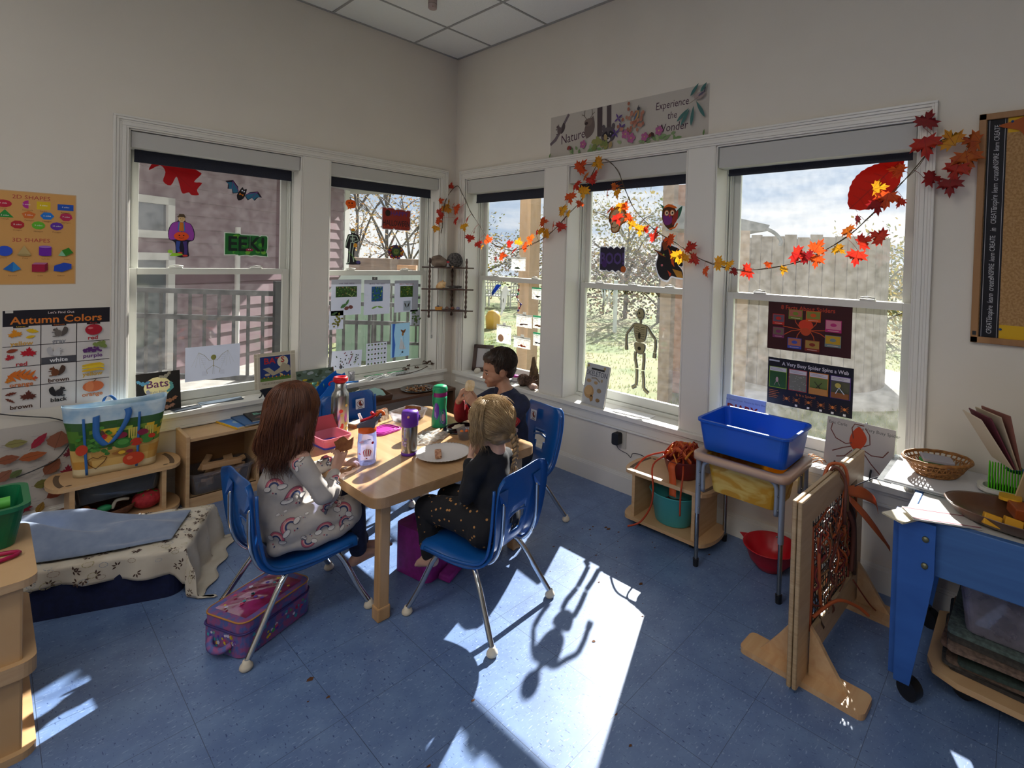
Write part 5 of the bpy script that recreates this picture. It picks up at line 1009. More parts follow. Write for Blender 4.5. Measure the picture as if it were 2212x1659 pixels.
# bags and bits on the narrow window
BAG=glassy('ziploc_plastic',(.93,.95,.95),.38,60,hcol=(.85,.88,.88)); BGREEN=C('#5cbf9a',.5,.4); TAPE=C('#d0d0cc',.5,.4)
for u,z,w,h,c,ins,lab in ((.636,.885,.178,.100,TAPE,'#5a3a34','clear bag with a small feather, just left of the post centre'),(.826,.893,.125,.095,BGREEN,'#9a6a40','green-topped clear bag high at the right window edge'),(.402,.732,.178,.148,TAPE,'#d0a080','tall clear bag with a peach shell, lowest at left'),(.612,.722,.190,.088,TAPE,'#b8501e','wide clear bag with an orange leaf and green bits'),(.832,.762,.122,.100,BGREEN,'#5a5a60','green-topped clear bag with dark twigs at right window edge'),(.806,1.110,.140,.090,BGREEN,'#4a4440','topmost clear bag with dark seeds, by the right window edge'),(.530,1.318,.165,.105,TAPE,'#5c6a5a','clear bag high on the upper pane over the post')):
    root=thing('sample_bag',lab,'plastic bag',group='clear sample bags taped to the narrow window'); M=MR(-u,z,GLO if z<1.25 else GU)
    mb=MB(BAG); mb.M=M; mb.grid(lambda s_,t,w=w,h=h:(s_*w,t*h,.002+.006*math.sin(PI*s_)*math.sin(PI*t)+.0012*math.sin(s_*23+t*17)),8,6); mb.build('bag_film',root)
    mb=MB(c); mb.M=M; mb.b2((0,h-.012,.002),(w,h,.004)); mb.b2((0,h-.02,.002),(w,h-.018,.004)); 
    if c is TAPE: mb.b2((w*.42,h-.008,.003),(w*.62,h+.018,.0035),TAPE)
    mb.build('zip_strip',root)
    mb=MB(C(ins,.8)); mb.M=M; r=random.Random(int(u*999))
    if ins=='#d0a080': mb.sph((w*.35,h*.28,.01),(.035,.03,.006)); 
    else:
        for k in range(6): mb.sph((w*(.3+.4*r.random()),.016+.01*r.random(),.008),(r.uniform(.010,.022),.005,.003),nu=8,nv=5)
    mb.build('bag_contents',root)
a=Art(MR(-.325,1.10,GLO),paper=C('#2f62b8',.6,.45),outline=[(.0,.0),(.03,.02),(.11,.09),(.118,.10),(.06,.10),(.0,.035)],t=.0005); a.L([(.02,.03),(.09,.09)],.004,'#16264a'); a.build('craft_fish','blue paper craft fragment on the left edge of the narrow window','craft')
a=Art(MR(-.440,.945,GLO),paper=C('#c8cac8',.6,.5),outline=[(0,.0),(.02,.12),(.018,.22),(.05,.255),(.085,.24),(.07,.12),(.045,.05)],t=.0005); a.E(.035,.13,.006,.02,'#9a9a8a'); a.E(.04,.05,.004,.006,'#4a4a40'); a.build('craft_feather','long white paper feather hanging on the narrow window','craft')
mb=MB(C('#3a3350')); mb.M=MR(-.64,1.0,GLO-.004); mb.tube([(.02,.21,0),(.015,.16,.0),(.0,.11,0),(.02,.08,0),(.05,.06,0),(.025,.02,0),(.015,0,0)],.0035,6,sp=4)
for k,(x,y,c) in enumerate(((.016,.17,'#b03a3a'),(.012,.14,'#3a9a7a'),(.0,.115,'#8a2a3a'),(.012,.09,'#d8d8e0'),(.045,.06,'#4a3a8a'),(.03,.03,'#a83a50'),(.018,.01,'#5a4a9a'))): mb.sph((x,y,0),.009,C(c),8,6)
tag(mb.build('bead_string'),'dangling string of coloured beads on the narrow window','bead string')
# ================= cork board =================
root=thing('cork_board','oak-framed cork board with black lettered border at the right edge','bulletin board')
OAKF=wood('oak_frame','#a07448','#8a6038',.5,(20,20,3)); M=MR(-3.512,1.135)
mb=MB(OAKF); mb.M=M; W_,H_=1.2,.895; f=.024
mb.b2((0,0,0),(f,H_,.02)); mb.b2((0,0,0),(W_,f,.02)); mb.b2((0,H_-f,0),(W_,H_,.02)); mb.b2((W_-f,0,0),(W_,H_,.02)); mb.build('frame',root,bev=.002)
mb=MB(pm('cork','#b08a5c',.95,noise_c='#9a7448',scale=(120,120,120),ramp=(.4,.6),bump=.3)); mb.M=M; mb.b2((f,f,0),(W_-f,H_-f,.008)); mb.build('cork_panel',root)
mb=MB(BLACK); mb.M=M; mb.b2((.006,.03,.02),(.018,.045,.023)); mb.build('corner_clip',root)
a=Art(M@T(0,0,.008),paper=C('#14121a'),outline=[(f+.002,f),(f+.063,f),(f+.063,H_-f),(f+.002,H_-f)])
for x in (f+.008,f+.056): a.R(x,f,x+.0016,H_-f,'#a8a8ac')
yy=f+.045
for w_,sz in (('CREATE',.024),('inspire',.026),('learn',.026),('create',.028),('INSPIRE',.024),('learn',.024),('CREATE',.024),('in',.028),('CREATE',.024),('inspire',.028),('learn',.026),('create',.028),('INSPIRE',.024),('learn',.024),('CREATE',.024),('inspire',.028)):
    L_=.048+.002*(len(w_)-5); 
    a.T(w_,yy,-(f+.0335),sz,'#b8b8bc',M=Matrix.Rotation(rad(90),4,'Z'),sx=.72,shear=0 if w_.isupper() else .2); yy+=.0535
    if yy>H_-.04: break
a.build('border_strip',parent=root)
a=Art(M@T(0,0,.008),paper=C('#cfa21a'),outline=[(f+.066,H_-.08),(.5,H_-.08),(.5,H_-f),(f+.066,H_-f)]); a.build('yellow_paper',parent=root)
a=Art(M@T(0,0,.008),paper=C('#cfa21a'),outline=[(f+.064,f),(.5,f),(.5,f+.052),(f+.064,f+.052)]); a.build('yellow_paper',parent=root)
for x,y in ((f+.078,H_-.04),(f+.068,f+.035)):
    mb=MB(C('#2a4a7a',.3)); mb.M=M; mb.sph((x,y,.013),(.005,.005,.004),nu=10,nv=6); mb.build('push_pin',root)
a=Art(M@T(0,0,.0125),paper=C('#b8602e',.6,.3),outline=spl([(.06,.842),(.10,.855),(.15,.87),(.22,.86),(.22,.79),(.15,.79),(.12,.82)],3)); a.build('paper_leaf','orange paper leaf pinned at the top of cork board','paper leaf')
# ================= leaf garland along the right windows =================
root=thing('leaf_garland','autumn leaf garland draped across the right-hand windows','garland')
VINE=pm('vine','#4a3a22',.8); gx=-.045
def gp(u,z,d=0): return Vector((gx-d,-u,z))
path=[(-.115,1.60),(-.10,1.66),(-.09,1.78),(-.06,1.86),(.0,1.95),(.10,1.99),(.17,1.92),(.26,1.80),(.36,1.70),(.50,1.57),(.60,1.51),(.80,1.47),(1.0,1.52),(1.16,1.58),(1.32,1.70),(1.45,1.80),(1.50,1.90),(1.58,2.02),(1.65,2.045),(1.74,1.97),(1.80,1.86),(1.86,1.75),(1.95,1.66),(2.06,1.58),(2.18,1.52),(2.30,1.45),(2.45,1.40),(2.60,1.39),(2.75,1.41),(2.90,1.46),(3.05,1.55),(3.14,1.64),(3.22,1.73),(3.30,1.83),(3.37,1.92),(3.44,1.95),(3.51,1.88)]
def real(u): return -.0 if u<0 else 0
P3=[]
for u,z in path:
    if u<0: P3.append(Vector((gx+u*.6-.03,-.03,z)))   # the first bit hangs on the left-hand casing
    else: P3.append(gp(u,z,.0))
VP=spline(P3,5); mb=MB(VINE); mb.tube(VP,.0022,6)
mb.tube([p+Vector((-.004*math.sin(i*.9),.004*math.cos(i*.7),.005*math.sin(i*.6))) for i,p in enumerate(VP)],.0014,5); mb.build('vine',root)
GC={'r':'#b3201c','o':'#d2521c','y':'#dca21e','d':'#8e1a1e','a':'#c96a20'}
GM={k:pm('silk_leaf_'+k,v,.55,noise_c={'r':'#c23a1c','o':'#c23a18','y':'#d07a1c','d':'#7a1418','a':'#a8381c'}[k],scale=(22,22,22),trans=.5,amount=.7) for k,v in GC.items()}
VEIN=pm('leaf_vein','#6a2a16',.7,trans=.2)
LV=[ # u, z, size, rotation, colour, yaw, pitch
(-.20,1.64,.075,200,'y',.2,.3),(-.17,1.70,.07,100,'o',.3,.2),(-.16,1.77,.07,30,'r',.6,0),(-.12,1.74,.06,-60,'r',.2,.2),(-.14,1.86,.06,60,'o',.5,.3),(-.05,1.80,.10,20,'y',.1,.2),(.0,1.86,.08,160,'y',.4,.1),(.03,1.99,.07,10,'r',.2,0),(.06,1.83,.06,-30,'r',.6,.4),(.12,1.80,.10,-70,'o',.1,.2),(.11,1.71,.085,150,'r',.2,.4),(.22,1.66,.085,160,'y',.3,.3),(.26,1.71,.055,60,'r',.9,.2),(.30,1.57,.08,190,'r',.9,0),(.35,1.62,.06,120,'d',.6,.3),
(.42,1.52,.075,150,'r',.4,.2),(.46,1.50,.05,170,'y',.3,.5),(.53,1.545,.09,-20,'o',.2,.1),(.62,1.41,.06,190,'r',1.0,0),(.70,1.43,.085,80,'o',.2,.7),(.70,1.49,.05,100,'y',.3,.9),(.77,1.52,.075,60,'r',.2,.5),(.84,1.47,.06,-60,'r',.3,.8),(.88,1.53,.075,10,'y',.3,.3),(.95,1.50,.085,-100,'o',.1,.3),(1.0,1.55,.09,-70,'a',.1,.2),
(1.07,1.60,.05,60,'d',.2,.5),(1.11,1.61,.07,120,'y',.7,.6),(1.16,1.59,.085,-120,'y',.1,.2),(1.12,1.67,.085,80,'o',.1,.5),(1.22,1.64,.07,-80,'o',.9,.2),(1.29,1.64,.085,200,'r',.5,.2),(1.32,1.68,.05,-130,'d',.7,.2),(1.31,1.74,.09,-60,'y',.1,.2),(1.36,1.72,.06,-100,'y',.2,.4),
(1.37,1.83,.10,170,'o',.1,.2),(1.42,1.90,.09,140,'r',.2,.3),(1.46,1.78,.06,-150,'o',.9,.2),(1.49,1.86,.11,190,'y',.05,.1),(1.54,1.92,.08,20,'r',.3,.2),(1.50,1.95,.07,-60,'a',.4,.5),(1.45,2.01,.12,40,'o',.05,.1),(1.58,1.95,.08,-80,'r',.3,.3),(1.60,2.03,.10,-110,'y',.2,.3),(1.68,1.83,.07,-140,'o',.8,.1),(1.73,1.87,.06,80,'a',.6,.5),(1.76,1.83,.08,170,'y',.3,.1),(1.79,1.75,.08,180,'y',.2,.5),
(1.71,1.73,.07,90,'o',.4,.9),(1.76,1.68,.09,160,'r',.1,.1),(1.82,1.74,.08,20,'o',.3,.1),(1.85,1.68,.07,-130,'o',.2,.4),(1.88,1.64,.085,200,'y',.2,.2),(1.94,1.61,.085,190,'y',.2,.2),(1.98,1.60,.06,30,'r',.3,.2),(2.03,1.56,.07,-60,'r',.3,.3),(2.05,1.60,.05,-90,'r',.5,.5),(2.14,1.545,.085,-90,'o',.2,.6),(2.19,1.46,.095,170,'y',.1,.1),(2.23,1.45,.08,-150,'y',.2,.3),(2.27,1.50,.085,-30,'r',.1,.3),(2.30,1.44,.075,-120,'r',.2,.2),(2.37,1.38,.075,150,'o',.6,.1),(2.44,1.42,.085,90,'y',.2,.3),(2.50,1.41,.07,-60,'y',.3,.5),(2.53,1.38,.05,-110,'d',.4,.5),(2.60,1.385,.09,-120,'r',.1,.2),
(2.70,1.42,.05,60,'o',.3,.9),(2.78,1.40,.06,190,'y',.5,.1),(2.84,1.47,.095,110,'r',.1,.2),(2.89,1.46,.08,-60,'d',.2,.3),(2.93,1.50,.09,30,'o',.1,.1),(2.93,1.45,.08,190,'o',.2,.2),(3.02,1.50,.07,130,'y',.4,.8),(3.06,1.58,.075,150,'a',.5,.3),(3.10,1.47,.09,190,'r',.1,.1),(3.12,1.53,.085,60,'r',.2,.3),(3.19,1.55,.085,-60,'r',.2,.2),(3.10,1.63,.06,200,'d',.9,.1),(3.17,1.69,.085,170,'d',.4,.1),(3.17,1.76,.08,80,'y',.2,.2),(3.21,1.72,.10,190,'o',.2,.1),(3.26,1.70,.06,-150,'r',.5,.3),
(3.25,1.83,.085,-70,'o',.2,.7),(3.34,1.93,.12,170,'r',.1,.1),(3.34,2.02,.095,20,'d',.1,.1),(3.43,1.93,.10,-30,'y',.2,.1),(3.48,1.86,.11,170,'a',.1,.2),(3.45,1.82,.10,200,'r',.2,.1),(3.36,1.79,.09,100,'d',.3,.7),(3.43,1.76,.095,180,'d',.2,.2),(3.50,1.92,.09,-80,'a',.2,.1)]
# face of the leaf turned to the room, a little curled
for i,(u,z,s_,ro,c,yw,pt) in enumerate(LV):
    s_*=.86
    P_=maple(0,0,s_,0,1.0); cx,cy=0,s_*.12
    r=random.Random(i); sg=1 if i%2 else -1
    if u<0: base=Vector((gx+u*.6-.03,-.035,z)); M0=frame(base,(.8,-.6,0),(0,0,1),(-.6,-.8,0))
    else: base=gp(u,z,.012+.012*r.random()); M0=frame(base,(0,-1,0),(0,0,1),(-1,0,0))
    M_=M0@Matrix.Rotation(sg*yw,4,'Y')@Matrix.Rotation(-pt*.8,4,'X')@Matrix.Rotation(rad(-ro),4,'Z')
    mb=MB(GM[c]); mb.M=M_; k1=r.uniform(3,6)
    def bend(x,y): return (x,y,-(x*x+.5*y*y)*k1/(s_*12)*1.2+abs(x)*.18)
    n=len(P_); ctr=bend(cx,cy); vs=[ctr]+[bend(*p) for p in P_]+[bend(p[0]*.5,(p[1]-cy)*.5+cy) for p in P_]
    fs=[]
    for k in range(n):
        k2=(k+1)%n; fs.append((1+k,1+k2,1+n+k2,1+n+k)); fs.append((0,1+n+k,1+n+k2))
    mb.add(vs,fs,None,True)
    for tip in ((0,.66),(.55,.18),(-.55,.18),(.38,-.32),(-.38,-.32)):
        a0,b0=(0,-.28*s_),(tip[0]*s_*.9,tip[1]*s_*.9); q=[bend(a0[0]+(b0[0]-a0[0])*t/4,a0[1]+(b0[1]-a0[1])*t/4) for t in range(5)]
        w=.0006; mb.add([(x-w,y,zz+.0008) for x,y,zz in q]+[(x+w,y,zz+.0008) for x,y,zz in q],[(t,t+1,6+t,5+t) for t in range(4)],VEIN)
    # short stem to the vine
    e=M_@Vector((0,-.3*s_,0)); near=min(VP,key=lambda p:(p-e).length); mi=M_.inverted()
    if (near-e).length<.12: mb.tube([(0,-.3*s_,0),mi@((near+e)/2+Vector((-.005,0,.004))),mi@near],.0009,4)
    mb.build('leaf',root)
# ================= left side furniture =================
root=thing('cube_shelf','low birch shelf unit under the left window holding a bin of blocks','shelf unit',(0,0,0))
X0,X1,Y0,H=-1.835,-1.00,-.25,.40
MB(BIRCH).b2((X0,Y0,0),(X0+.018,-.015,H)).build('side_panel',root,bev=.003); MB(BIRCH).b2((X1-.018,Y0,0),(X1,-.015,H)).build('side_panel',root,bev=.003); MB(BIRCH).b2((-1.50,Y0+.005,.06),(-1.484,-.015,H-.03)).build('divider',root,bev=.002)
MB(BIRCH).b2((X0+.018,Y0+.006,H-.032),(X1-.018,-.015,H-.014)).build('top',root,bev=.002); MB(BIRCH).b2((X0+.018,Y0+.006,.045),(X1-.018,-.015,.06)).build('bottom_shelf',root); MB(BIRCH).b2((X0+.018,Y0+.008,.0),(X1-.018,Y0+.022,.06)).build('plinth',root)
MB(wood('back_panel','#8a6238','#7a5530',.6,(3,30,30))).b2((X0+.018,-.024,.06),(X1-.018,-.016,H-.03)).build('back_panel',root)
root=thing('cube_shelf','low dark wood shelf in the corner behind the table','shelf unit')
DKW=wood('walnut_board','#5c3a22','#4a2e1b',.5,(3,20,20))
MB(DKW).b2((-.985,-.30,.375),(-.16,-.015,.395)).build('top',root,bev=.002)
for x in (-.98,-.18): MB(DKW).b2((x,-.295,0),(x+.018,-.02,.375)).build('side_panel',root)
MB(DKW).b2((-.96,-.28,.05),(-.18,-.02,.065)).build('bottom_shelf',root)
CLR=glassy('clear_bin_plastic',(.92,.92,.94),.16,18,hcol=(.75,.72,.75))
o=tub(MB(CLR),.27,.17,.30,.19,.115).build('clear_bin',loc=(-1.66,-.14,.061)); tag(o,'clear plastic bin of wooden blocks inside the shelf unit','bin')
BLK=[wood('block_%d'%k,c,'#b08a60',.6,(5,20,20)) for k,c in enumerate(('#c4a078','#b8926c','#cfae88'))]; r=random.Random(2)
for k in range(16):
    x,y,z=-1.66+r.uniform(-.10,.10),-.14+r.uniform(-.055,.055),.09+.022*(k//3)*.9
    d=r.choice(((.10,.03,.018),(.06,.03,.03),(.03,.03,.03),(.09,.045,.018)))
    o=MB(BLK[k%3]).box((0,0,0),d).build('wooden_block',loc=(x,y,z),rot=(r.uniform(-.3,.3),r.uniform(-.9,.9),r.uniform(0,3)),bev=.002)
    tag(o,'plain unpainted wooden block in the clear bin of the shelf unit','block','plain wooden blocks in the clear bin')
o=MB(BLK[1]).box((0,0,0),(.20,.035,.03)).build('wooden_block',loc=(-1.66,-.19,.195),rot=(0,.1,.15),bev=.002); tag(o,'long flat block lying across the top of the clear bin','block')
# second bin with small coloured toys
o=tub(MB(pm('periwinkle_bin','#6a76b8',.5,trans=.3)),.26,.17,.29,.19,.10).build('toy_bin',loc=(-1.32,-.14,.061)); tag(o,'bluish bin of small coloured toys in the right shelf compartment','bin')
for k in range(18):
    c=r.choice(('#b8442e','#d0a030','#7a8a3a','#c8785a','#4a6aa0')); o=MB(C(c)).sph((0,0,0),(.022,.016,.016),nu=8,nv=6).build('small_toy',loc=(-1.32+r.uniform(-.11,.11),-.14+r.uniform(-.06,.06),.12+.02*(k//6)))
    tag(o,'small coloured toy piece in the bluish bin behind the red-haired girl','toy','small toys in the bluish bin')
# books lying on the shelf top
def book(name,label,size,col,M,art=None,spine=None,t=.006):
    root=thing(name,label,'book'); mb=MB(C(col,.35)); mb.M=M; w,h=size
    mb.b2((0,0,-.0012),(w,h,0)); mb.b2((0,0,-t),(w,h,-t+.0012)); mb.b2((0,0,-t),(.0015,h,0)); mb.build('cover',root)
    mb=MB(C('#d8d4c8')); mb.M=M; mb.b2((.0015,.003,-t+.0012),(w-.003,h-.003,-.0012)); mb.build('pages',root)
    if art: a=Art(M,t=0); art(a,w,h); a.build('cover_print',parent=root)
    return root
def lay(x,y,z,rz): return T(x,y,z)@Matrix.Rotation(rz,4,'Z')
def art1(a,w,h): a.R(.008,.008,w-.008,h-.008,'#4a7ab8'); a.E(w*.5,h*.5,w*.3,h*.2,'#8aa0b0'); a.T('BATS',w*.5,h*.8,.03,'#c8d0a0')
book('picture_book','yellow-bordered magazine lying lowest on the shelf top',(.19,.24),'#e0b020',lay(-1.60,-.245,.395,.20),art1,t=.008)
book('picture_book','blue magazine lying between the yellow one and the dark bats book',(.19,.24),'#2f5a8a',lay(-1.56,-.24,.403,.05),None,t=.008)
def art2(a,w,h): a.T('BATS',w*.5,h*.72,.06,'#6fae9a',bold=.02); a.P(spl([(.03,.06),(.08,.10),(.12,.07),(.17,.09),(.15,.04),(.08,.03)]),'#6a4a44')
book('picture_book','dark book reading BATS lying on the shelf top',(.21,.20),'#24201e',lay(-1.515,-.21,.411,-.05),art2,t=.010)
# --- trolley with tray, tote bag, basket, strawberry ---
root=trolley('birch trolley with rounded handle ends left of the shelf unit',(-2.10,-.155,0),0,.40,.26,.27)
mb=MB(glassy('clear_tray',(.8,.82,.84),.25,18,hcol=(.3,.32,.36))); tub(mb,.30,.18,.33,.20,.10); o=mb.build('tray_bin',loc=(-2.10,-.15,.165)); tag(o,'clear bin of dark leafy fabric hung under the trolley top','bin')
tag(MB(pm('dark_fabric','#23262e',.9,noise_c='#3c4a44',scale=(30,30,30))).sph((0,0,0),(.13,.075,.035)).build('fabric_pile',loc=(-2.09,-.15,.205)),'dark patterned fabric inside the trolley bin','fabric')
# wicker basket on the lower shelf
WK=pm('brown_wicker','#6a3f24',.8,noise_c='#4a2a18',scale=(60,60,200),bump=.5)
mb=MB(WK); mb.lathe([(0,0),(.09,0),(.115,.02),(.135,.055),(.128,.055),(.108,.022),(.085,.008),(0,.008)],n=36,sy=.72); tag(mb.build('wicker_basket',loc=(-2.155,-.18,.056)),'brown wicker basket of play food on the trolley lower shelf','basket')
for p,s_,c,lb,cat in (((-2.20,-.20,.105),(.028,.022,.02),'#c8384a','pink and orange toy flower in the wicker basket','toy'),((-2.15,-.20,.11),(.03,.02,.018),'#2f8a5a','green toy leaf in the wicker basket','toy'),((-2.215,-.16,.11),(.02,.02,.02),'#d87a28','orange toy fruit at left in the wicker basket','toy')):
    tag(MB(C(c,.5)).sph((0,0,0),s_).build('play_food',loc=p),lb,cat,'play food in the wicker basket')
tag(MB(C('#c8c0b0',.4)).tube([(-2.12,-.20,.10),(-2.11,-.21,.135),(-2.09,-.21,.14),(-2.06,-.20,.13)],.008,8,sp=5).build('measuring_spoon'),'cream plastic scoop with looped handle in the wicker basket','scoop')
root=thing('strawberry_cushion','red knitted strawberry with green leaf star on the trolley','toy strawberry',(-1.985,-.195,.057))
mb=MB(pm('strawberry_red','#8e1420',.8,noise_c='#a82830',scale=(60,60,60),bump=.4)); mb.sph((0,0,.048),(.062,.056,.048)); mb.build('fruit_body',root)
mb=MB(C('#2f7a30',.7)); mb.M=T(0,-.01,.088)@Matrix.Rotation(rad(25),4,'X'); P_=[((.042 if k%2 else .018)*math.cos(PI*k/7),(.042 if k%2 else .018)*math.sin(PI*k/7)) for k in range(14)]; mb.prism(P_,0,.005); mb.build('leaf_star',root)
mb=MB(C('#e0c050')); mb.sph((0,-.012,.098),.007); mb.build('button',root)
# tote bag
root=thing('tote_bag','vegetable print shopping bag with blue handles standing on the left trolley','bag',(-2.10,-.13,.281),rad(-6))
def tote(u,v,o_=0):
    # u around, v up
    a=2*PI*u; w=.155+.045*v**1.3; d=.06+.012*math.sin(PI*v); n=4.2
    c,s_=math.cos(a),math.sin(a); x=w*abs(c)**(2/n)*(1 if c>0 else -1); y=d*abs(s_)**(2/n)*(1 if s_>0 else -1)
    return Vector((x+.004*noise.noise(Vector((u*9,v*5,0))),y+.01*noise.noise(Vector((u*7,v*4,3))),v*(.345+.008*math.sin(2*a+1))-.0*o_))
SKY_=pm('bag_sky','#8fb0cc',.45,noise_c='#c0d0d8',scale=(14,14,14)); 
mb=MB(SKY_); NU,NVv=64,18; vs=[tote(i/NU,j/NVv) for j in range(NVv+1) for i in range(NU)]
VG=[C(c,.45) for c in ('#c9a45e','#b8904a','#b6853c','#4f7a2c','#2f5a24','#6a8a34','#3c6a2c','#365a34')]
def bagm(i,j):
    x=vs[j*NU+i].x; v=j/NVv
    if v<.06: return C('#cdbf9a',.5)
    if v<.36: return VG[(j//2+i//9)%3 if v<.3 else 0]
    if v<.62: return [VG[3],VG[4],VG[5],C('#d8b030',.45),VG[6],C('#a8b84a',.45)][int(abs(x*33+v*9))%6]
    if v<.76: return VG[7] if (i//3+j)%4 else VG[4]
    return SKY_
for j in range(NVv):
    for i in range(NU):
        a,b,c_,d=j*NU+i,j*NU+(i+1)%NU,(j+1)*NU+(i+1)%NU,(j+1)*NU+i
        k0=mb.idx(bagm(i,j)); 
        mb.f.append([a,b,c_,d]); mb.mi.append(k0); mb.sm.append(True)
mb.v=[Vector(v) for v in vs]; mb.f.append(list(range(NU-1,-1,-1))); mb.mi.append(mb.idx(VG[0])); mb.sm.append(False)
mb.build('bag_body',root,solid=.002)
fr=lambda x,z: Vector((x,-(.064+.010*math.sin(PI*z/.3))-.0025,z))
mb=MB(C('#4a8a2c',.5)); r=random.Random(14)
def blob2(x,z,rx,rz,c,n=14,k=0): 
    m_=C(c,.45); e=[(x+rx*math.cos(2*PI*t/n),z+rz*math.sin(2*PI*t/n)) for t in range(n)]
    mb.add([fr(*p)-Vector((0,.0004*k,0)) for p in e],[tuple(range(n))],m_)
for k in range(70): blob2(-.075+r.gauss(0,.026),.155+r.gauss(0,.03),.010,.008,r.choice(('#2f6a24','#3f7f2c','#265a20','#4f8a34')),8,k%7)
for x,z,a,b,c in ((.025,.145,.036,.026,'#2f6a28'),(.025,.15,.022,.014,'#4a8a3c'),(.115,.150,.026,.024,'#3f7a34'),(.075,.14,.024,.020,'#b02f1c'),(-.125,.14,.022,.026,'#b83a1c'),(.015,.185,.026,.016,'#7a1f3c'),(.10,.185,.022,.016,'#7a1f3c'),(-.03,.172,.016,.018,'#d09a28'),(-.045,.19,.012,.012,'#a82030'),(.135,.16,.014,.012,'#b8301c')): blob2(x,z,a,b,c,16,8)
for k in range(9): 
    x=.045+.009*k if k<5 else .10+.009*(k-4); mb.add([fr(x,.16),fr(x+.004,.16),fr(x+.007,.215),fr(x-.001,.215)],[(0,1,2,3)],C('#c0b050',.5))
blob2(.065,.055,.042,.034,'#b8381c',18,9); blob2(.05,.062,.012,.010,'#d06a4a',10,10); blob2(.03,.098,.048,.011,'#8a5a24',16,9); blob2(.02,.098,.014,.009,'#d0a428',10,10); blob2(.05,.098,.014,.009,'#7a2030',10,10)
hp=[(-.075,.035),(-.045,.065),(-.035,.085),(-.05,.095),(-.068,.085),(-.085,.095),(-.105,.085),(-.10,.06)]
mb.tube([fr(*p)-Vector((0,.001,0)) for p in hp],.002,5,closed=True,m=C('#5a3a1c'))
mb.add([fr(-.09,.225),fr(-.07,.19),(fr(-.035,.19)),fr(-.05,.22)],[(0,1,2,3)],C('#5a3a30',.5)); mb.build('bag_print',root)
HB=pm('bag_strap_blue','#2560a4',.6)
for y_,nm in ((-1,'handle'),(1,'handle')):
    Y=.066*y_
    P=spline([(-.075,Y-.0*y_,.295),(-.075,Y+.006*y_,.25),(-.072,Y+.012*y_,.20),(-.045,Y+.014*y_,.155),(-.03,Y+.014*y_,.15),(-.005,Y+.014*y_,.175),(.03,Y+.012*y_,.24),(.045,Y+.006*y_,.29),(.04,Y-.004*y_,.315)],5) if y_<0 else spline([(-.05,Y,.29),(-.05,Y-.0,.33),(-.04,Y-.01,.36),(-.02,Y-.01,.362),(.0,Y-.005,.33),(0,Y,.29)],5)
    w=.0125 if y_<0 else .006
    mb=MB(HB); mb.grid(lambda u,v,P=P,w=w:P[int(u*(len(P)-1)+.5)]+Vector(((v-.5)*2*w,0,(v-.5)*w*.6)),len(P)-1,1,None); mb.build(nm,root,solid=.0025)
for x0,x1 in ((-.118,-.135),(.085,.100)):
    mb=MB(HB); mb.grid(lambda u,v:fr(x0*(1-u)+x1*u*(1) if 0 else x0+(x1-x0)*(1-u)*-1*0+ (x1-x0)*0 ,.01+.28*u)+Vector(((v-.5)*.010+(x0*.9+ (x0*.12)*u)-x0,-.002,0)),12,1,None); mb.build('side_ribbon',root,solid=.0015)
# --- cot / low bed with printed sheet and blue blanket ---
root=thing('low_bed','low navy cot bed on the floor at the left','bed',(-1.925,-.90,0),rad(-26))
NAVY=pm('navy_upholstery','#0b1638',.95,noise_c='#101c44',scale=(50,50,50)); mb=MB(NAVY); mb.prism(rrect(1.3,.40,.05,5,cx=-.66),0,.165); mb.build('mattress_base',root,bev=.02,seg=3)
SH=pm('cream_sheet','#bdb3a2',.85,noise_c='#cbc4b6',scale=(9,9,9)); 
BX,BY=0.012,.205
def cloth(a,b,top=.192,drop=.095,off=0):
    """a along the bed (0 = right end, positive hangs over it), b across (|b|>BY hangs over a side)"""
    n1=noise.noise(Vector((a*7,b*7,1)))*.010+noise.noise(Vector((a*16,b*13,5)))*.005
    ea=max(0,a-BX); eb=max(0,abs(b)-BY)*(1 if b>0 else -1)
    d=max(ea,abs(eb)); 
    x=min(a,BX); y=max(-BY,min(BY,b)); fall=0
    if ea>0: q_=min(ea,top); x+=.10*q_+max(0,ea-top)*.95; fall=max(fall,q_)
    if eb: q_=min(abs(eb),top); y+=(.05*q_+max(0,abs(eb)-top)*.95)*(1 if eb>0 else -1); fall=max(fall,q_)
    if ea>0 and eb: x+=.35*abs(eb)*.6; y+=.35*ea*(1 if eb>0 else -1)*.6
    fold=.012*math.sin((b if ea>0 else a)*38)*min(1,d*12)
    x+=fold if ea>0 else 0; y+=(fold*(-1 if b<0 else 1)) if eb else 0
    return Vector((x+n1*.5,y,max(.006+off,top-fall+n1+off)))
mb=MB(SH); NA,NB=90,56
def hem(a): return -BY-.085-.022*math.sin(a*5+1)-(.10 if a>-.04 else .0)*min(1,(a+.04)*9)
def cl2(u,v):
    a=-1.15+u*(1.15+.27); lo=hem(a); hi=BY+.10; return cloth(a,lo+(hi-lo)*v)
mb.grid(cl2,NA,NB); mb.build('sheet',root,solid=.002)
r=random.Random(33); mb=MB(C('#4a3a34',.9)); PT=[C('#4f3d36',.9),C('#a39a78',.9),C('#9aa0a8',.9),C('#a09080',.9)]
def spatch(a,b,pts,m): 
    mb.add([cloth(a+x,b+y)+Vector((0,-.0018 if b<-BY else 0,.0028)) for x,y in pts],[tuple(range(len(pts)))],m)
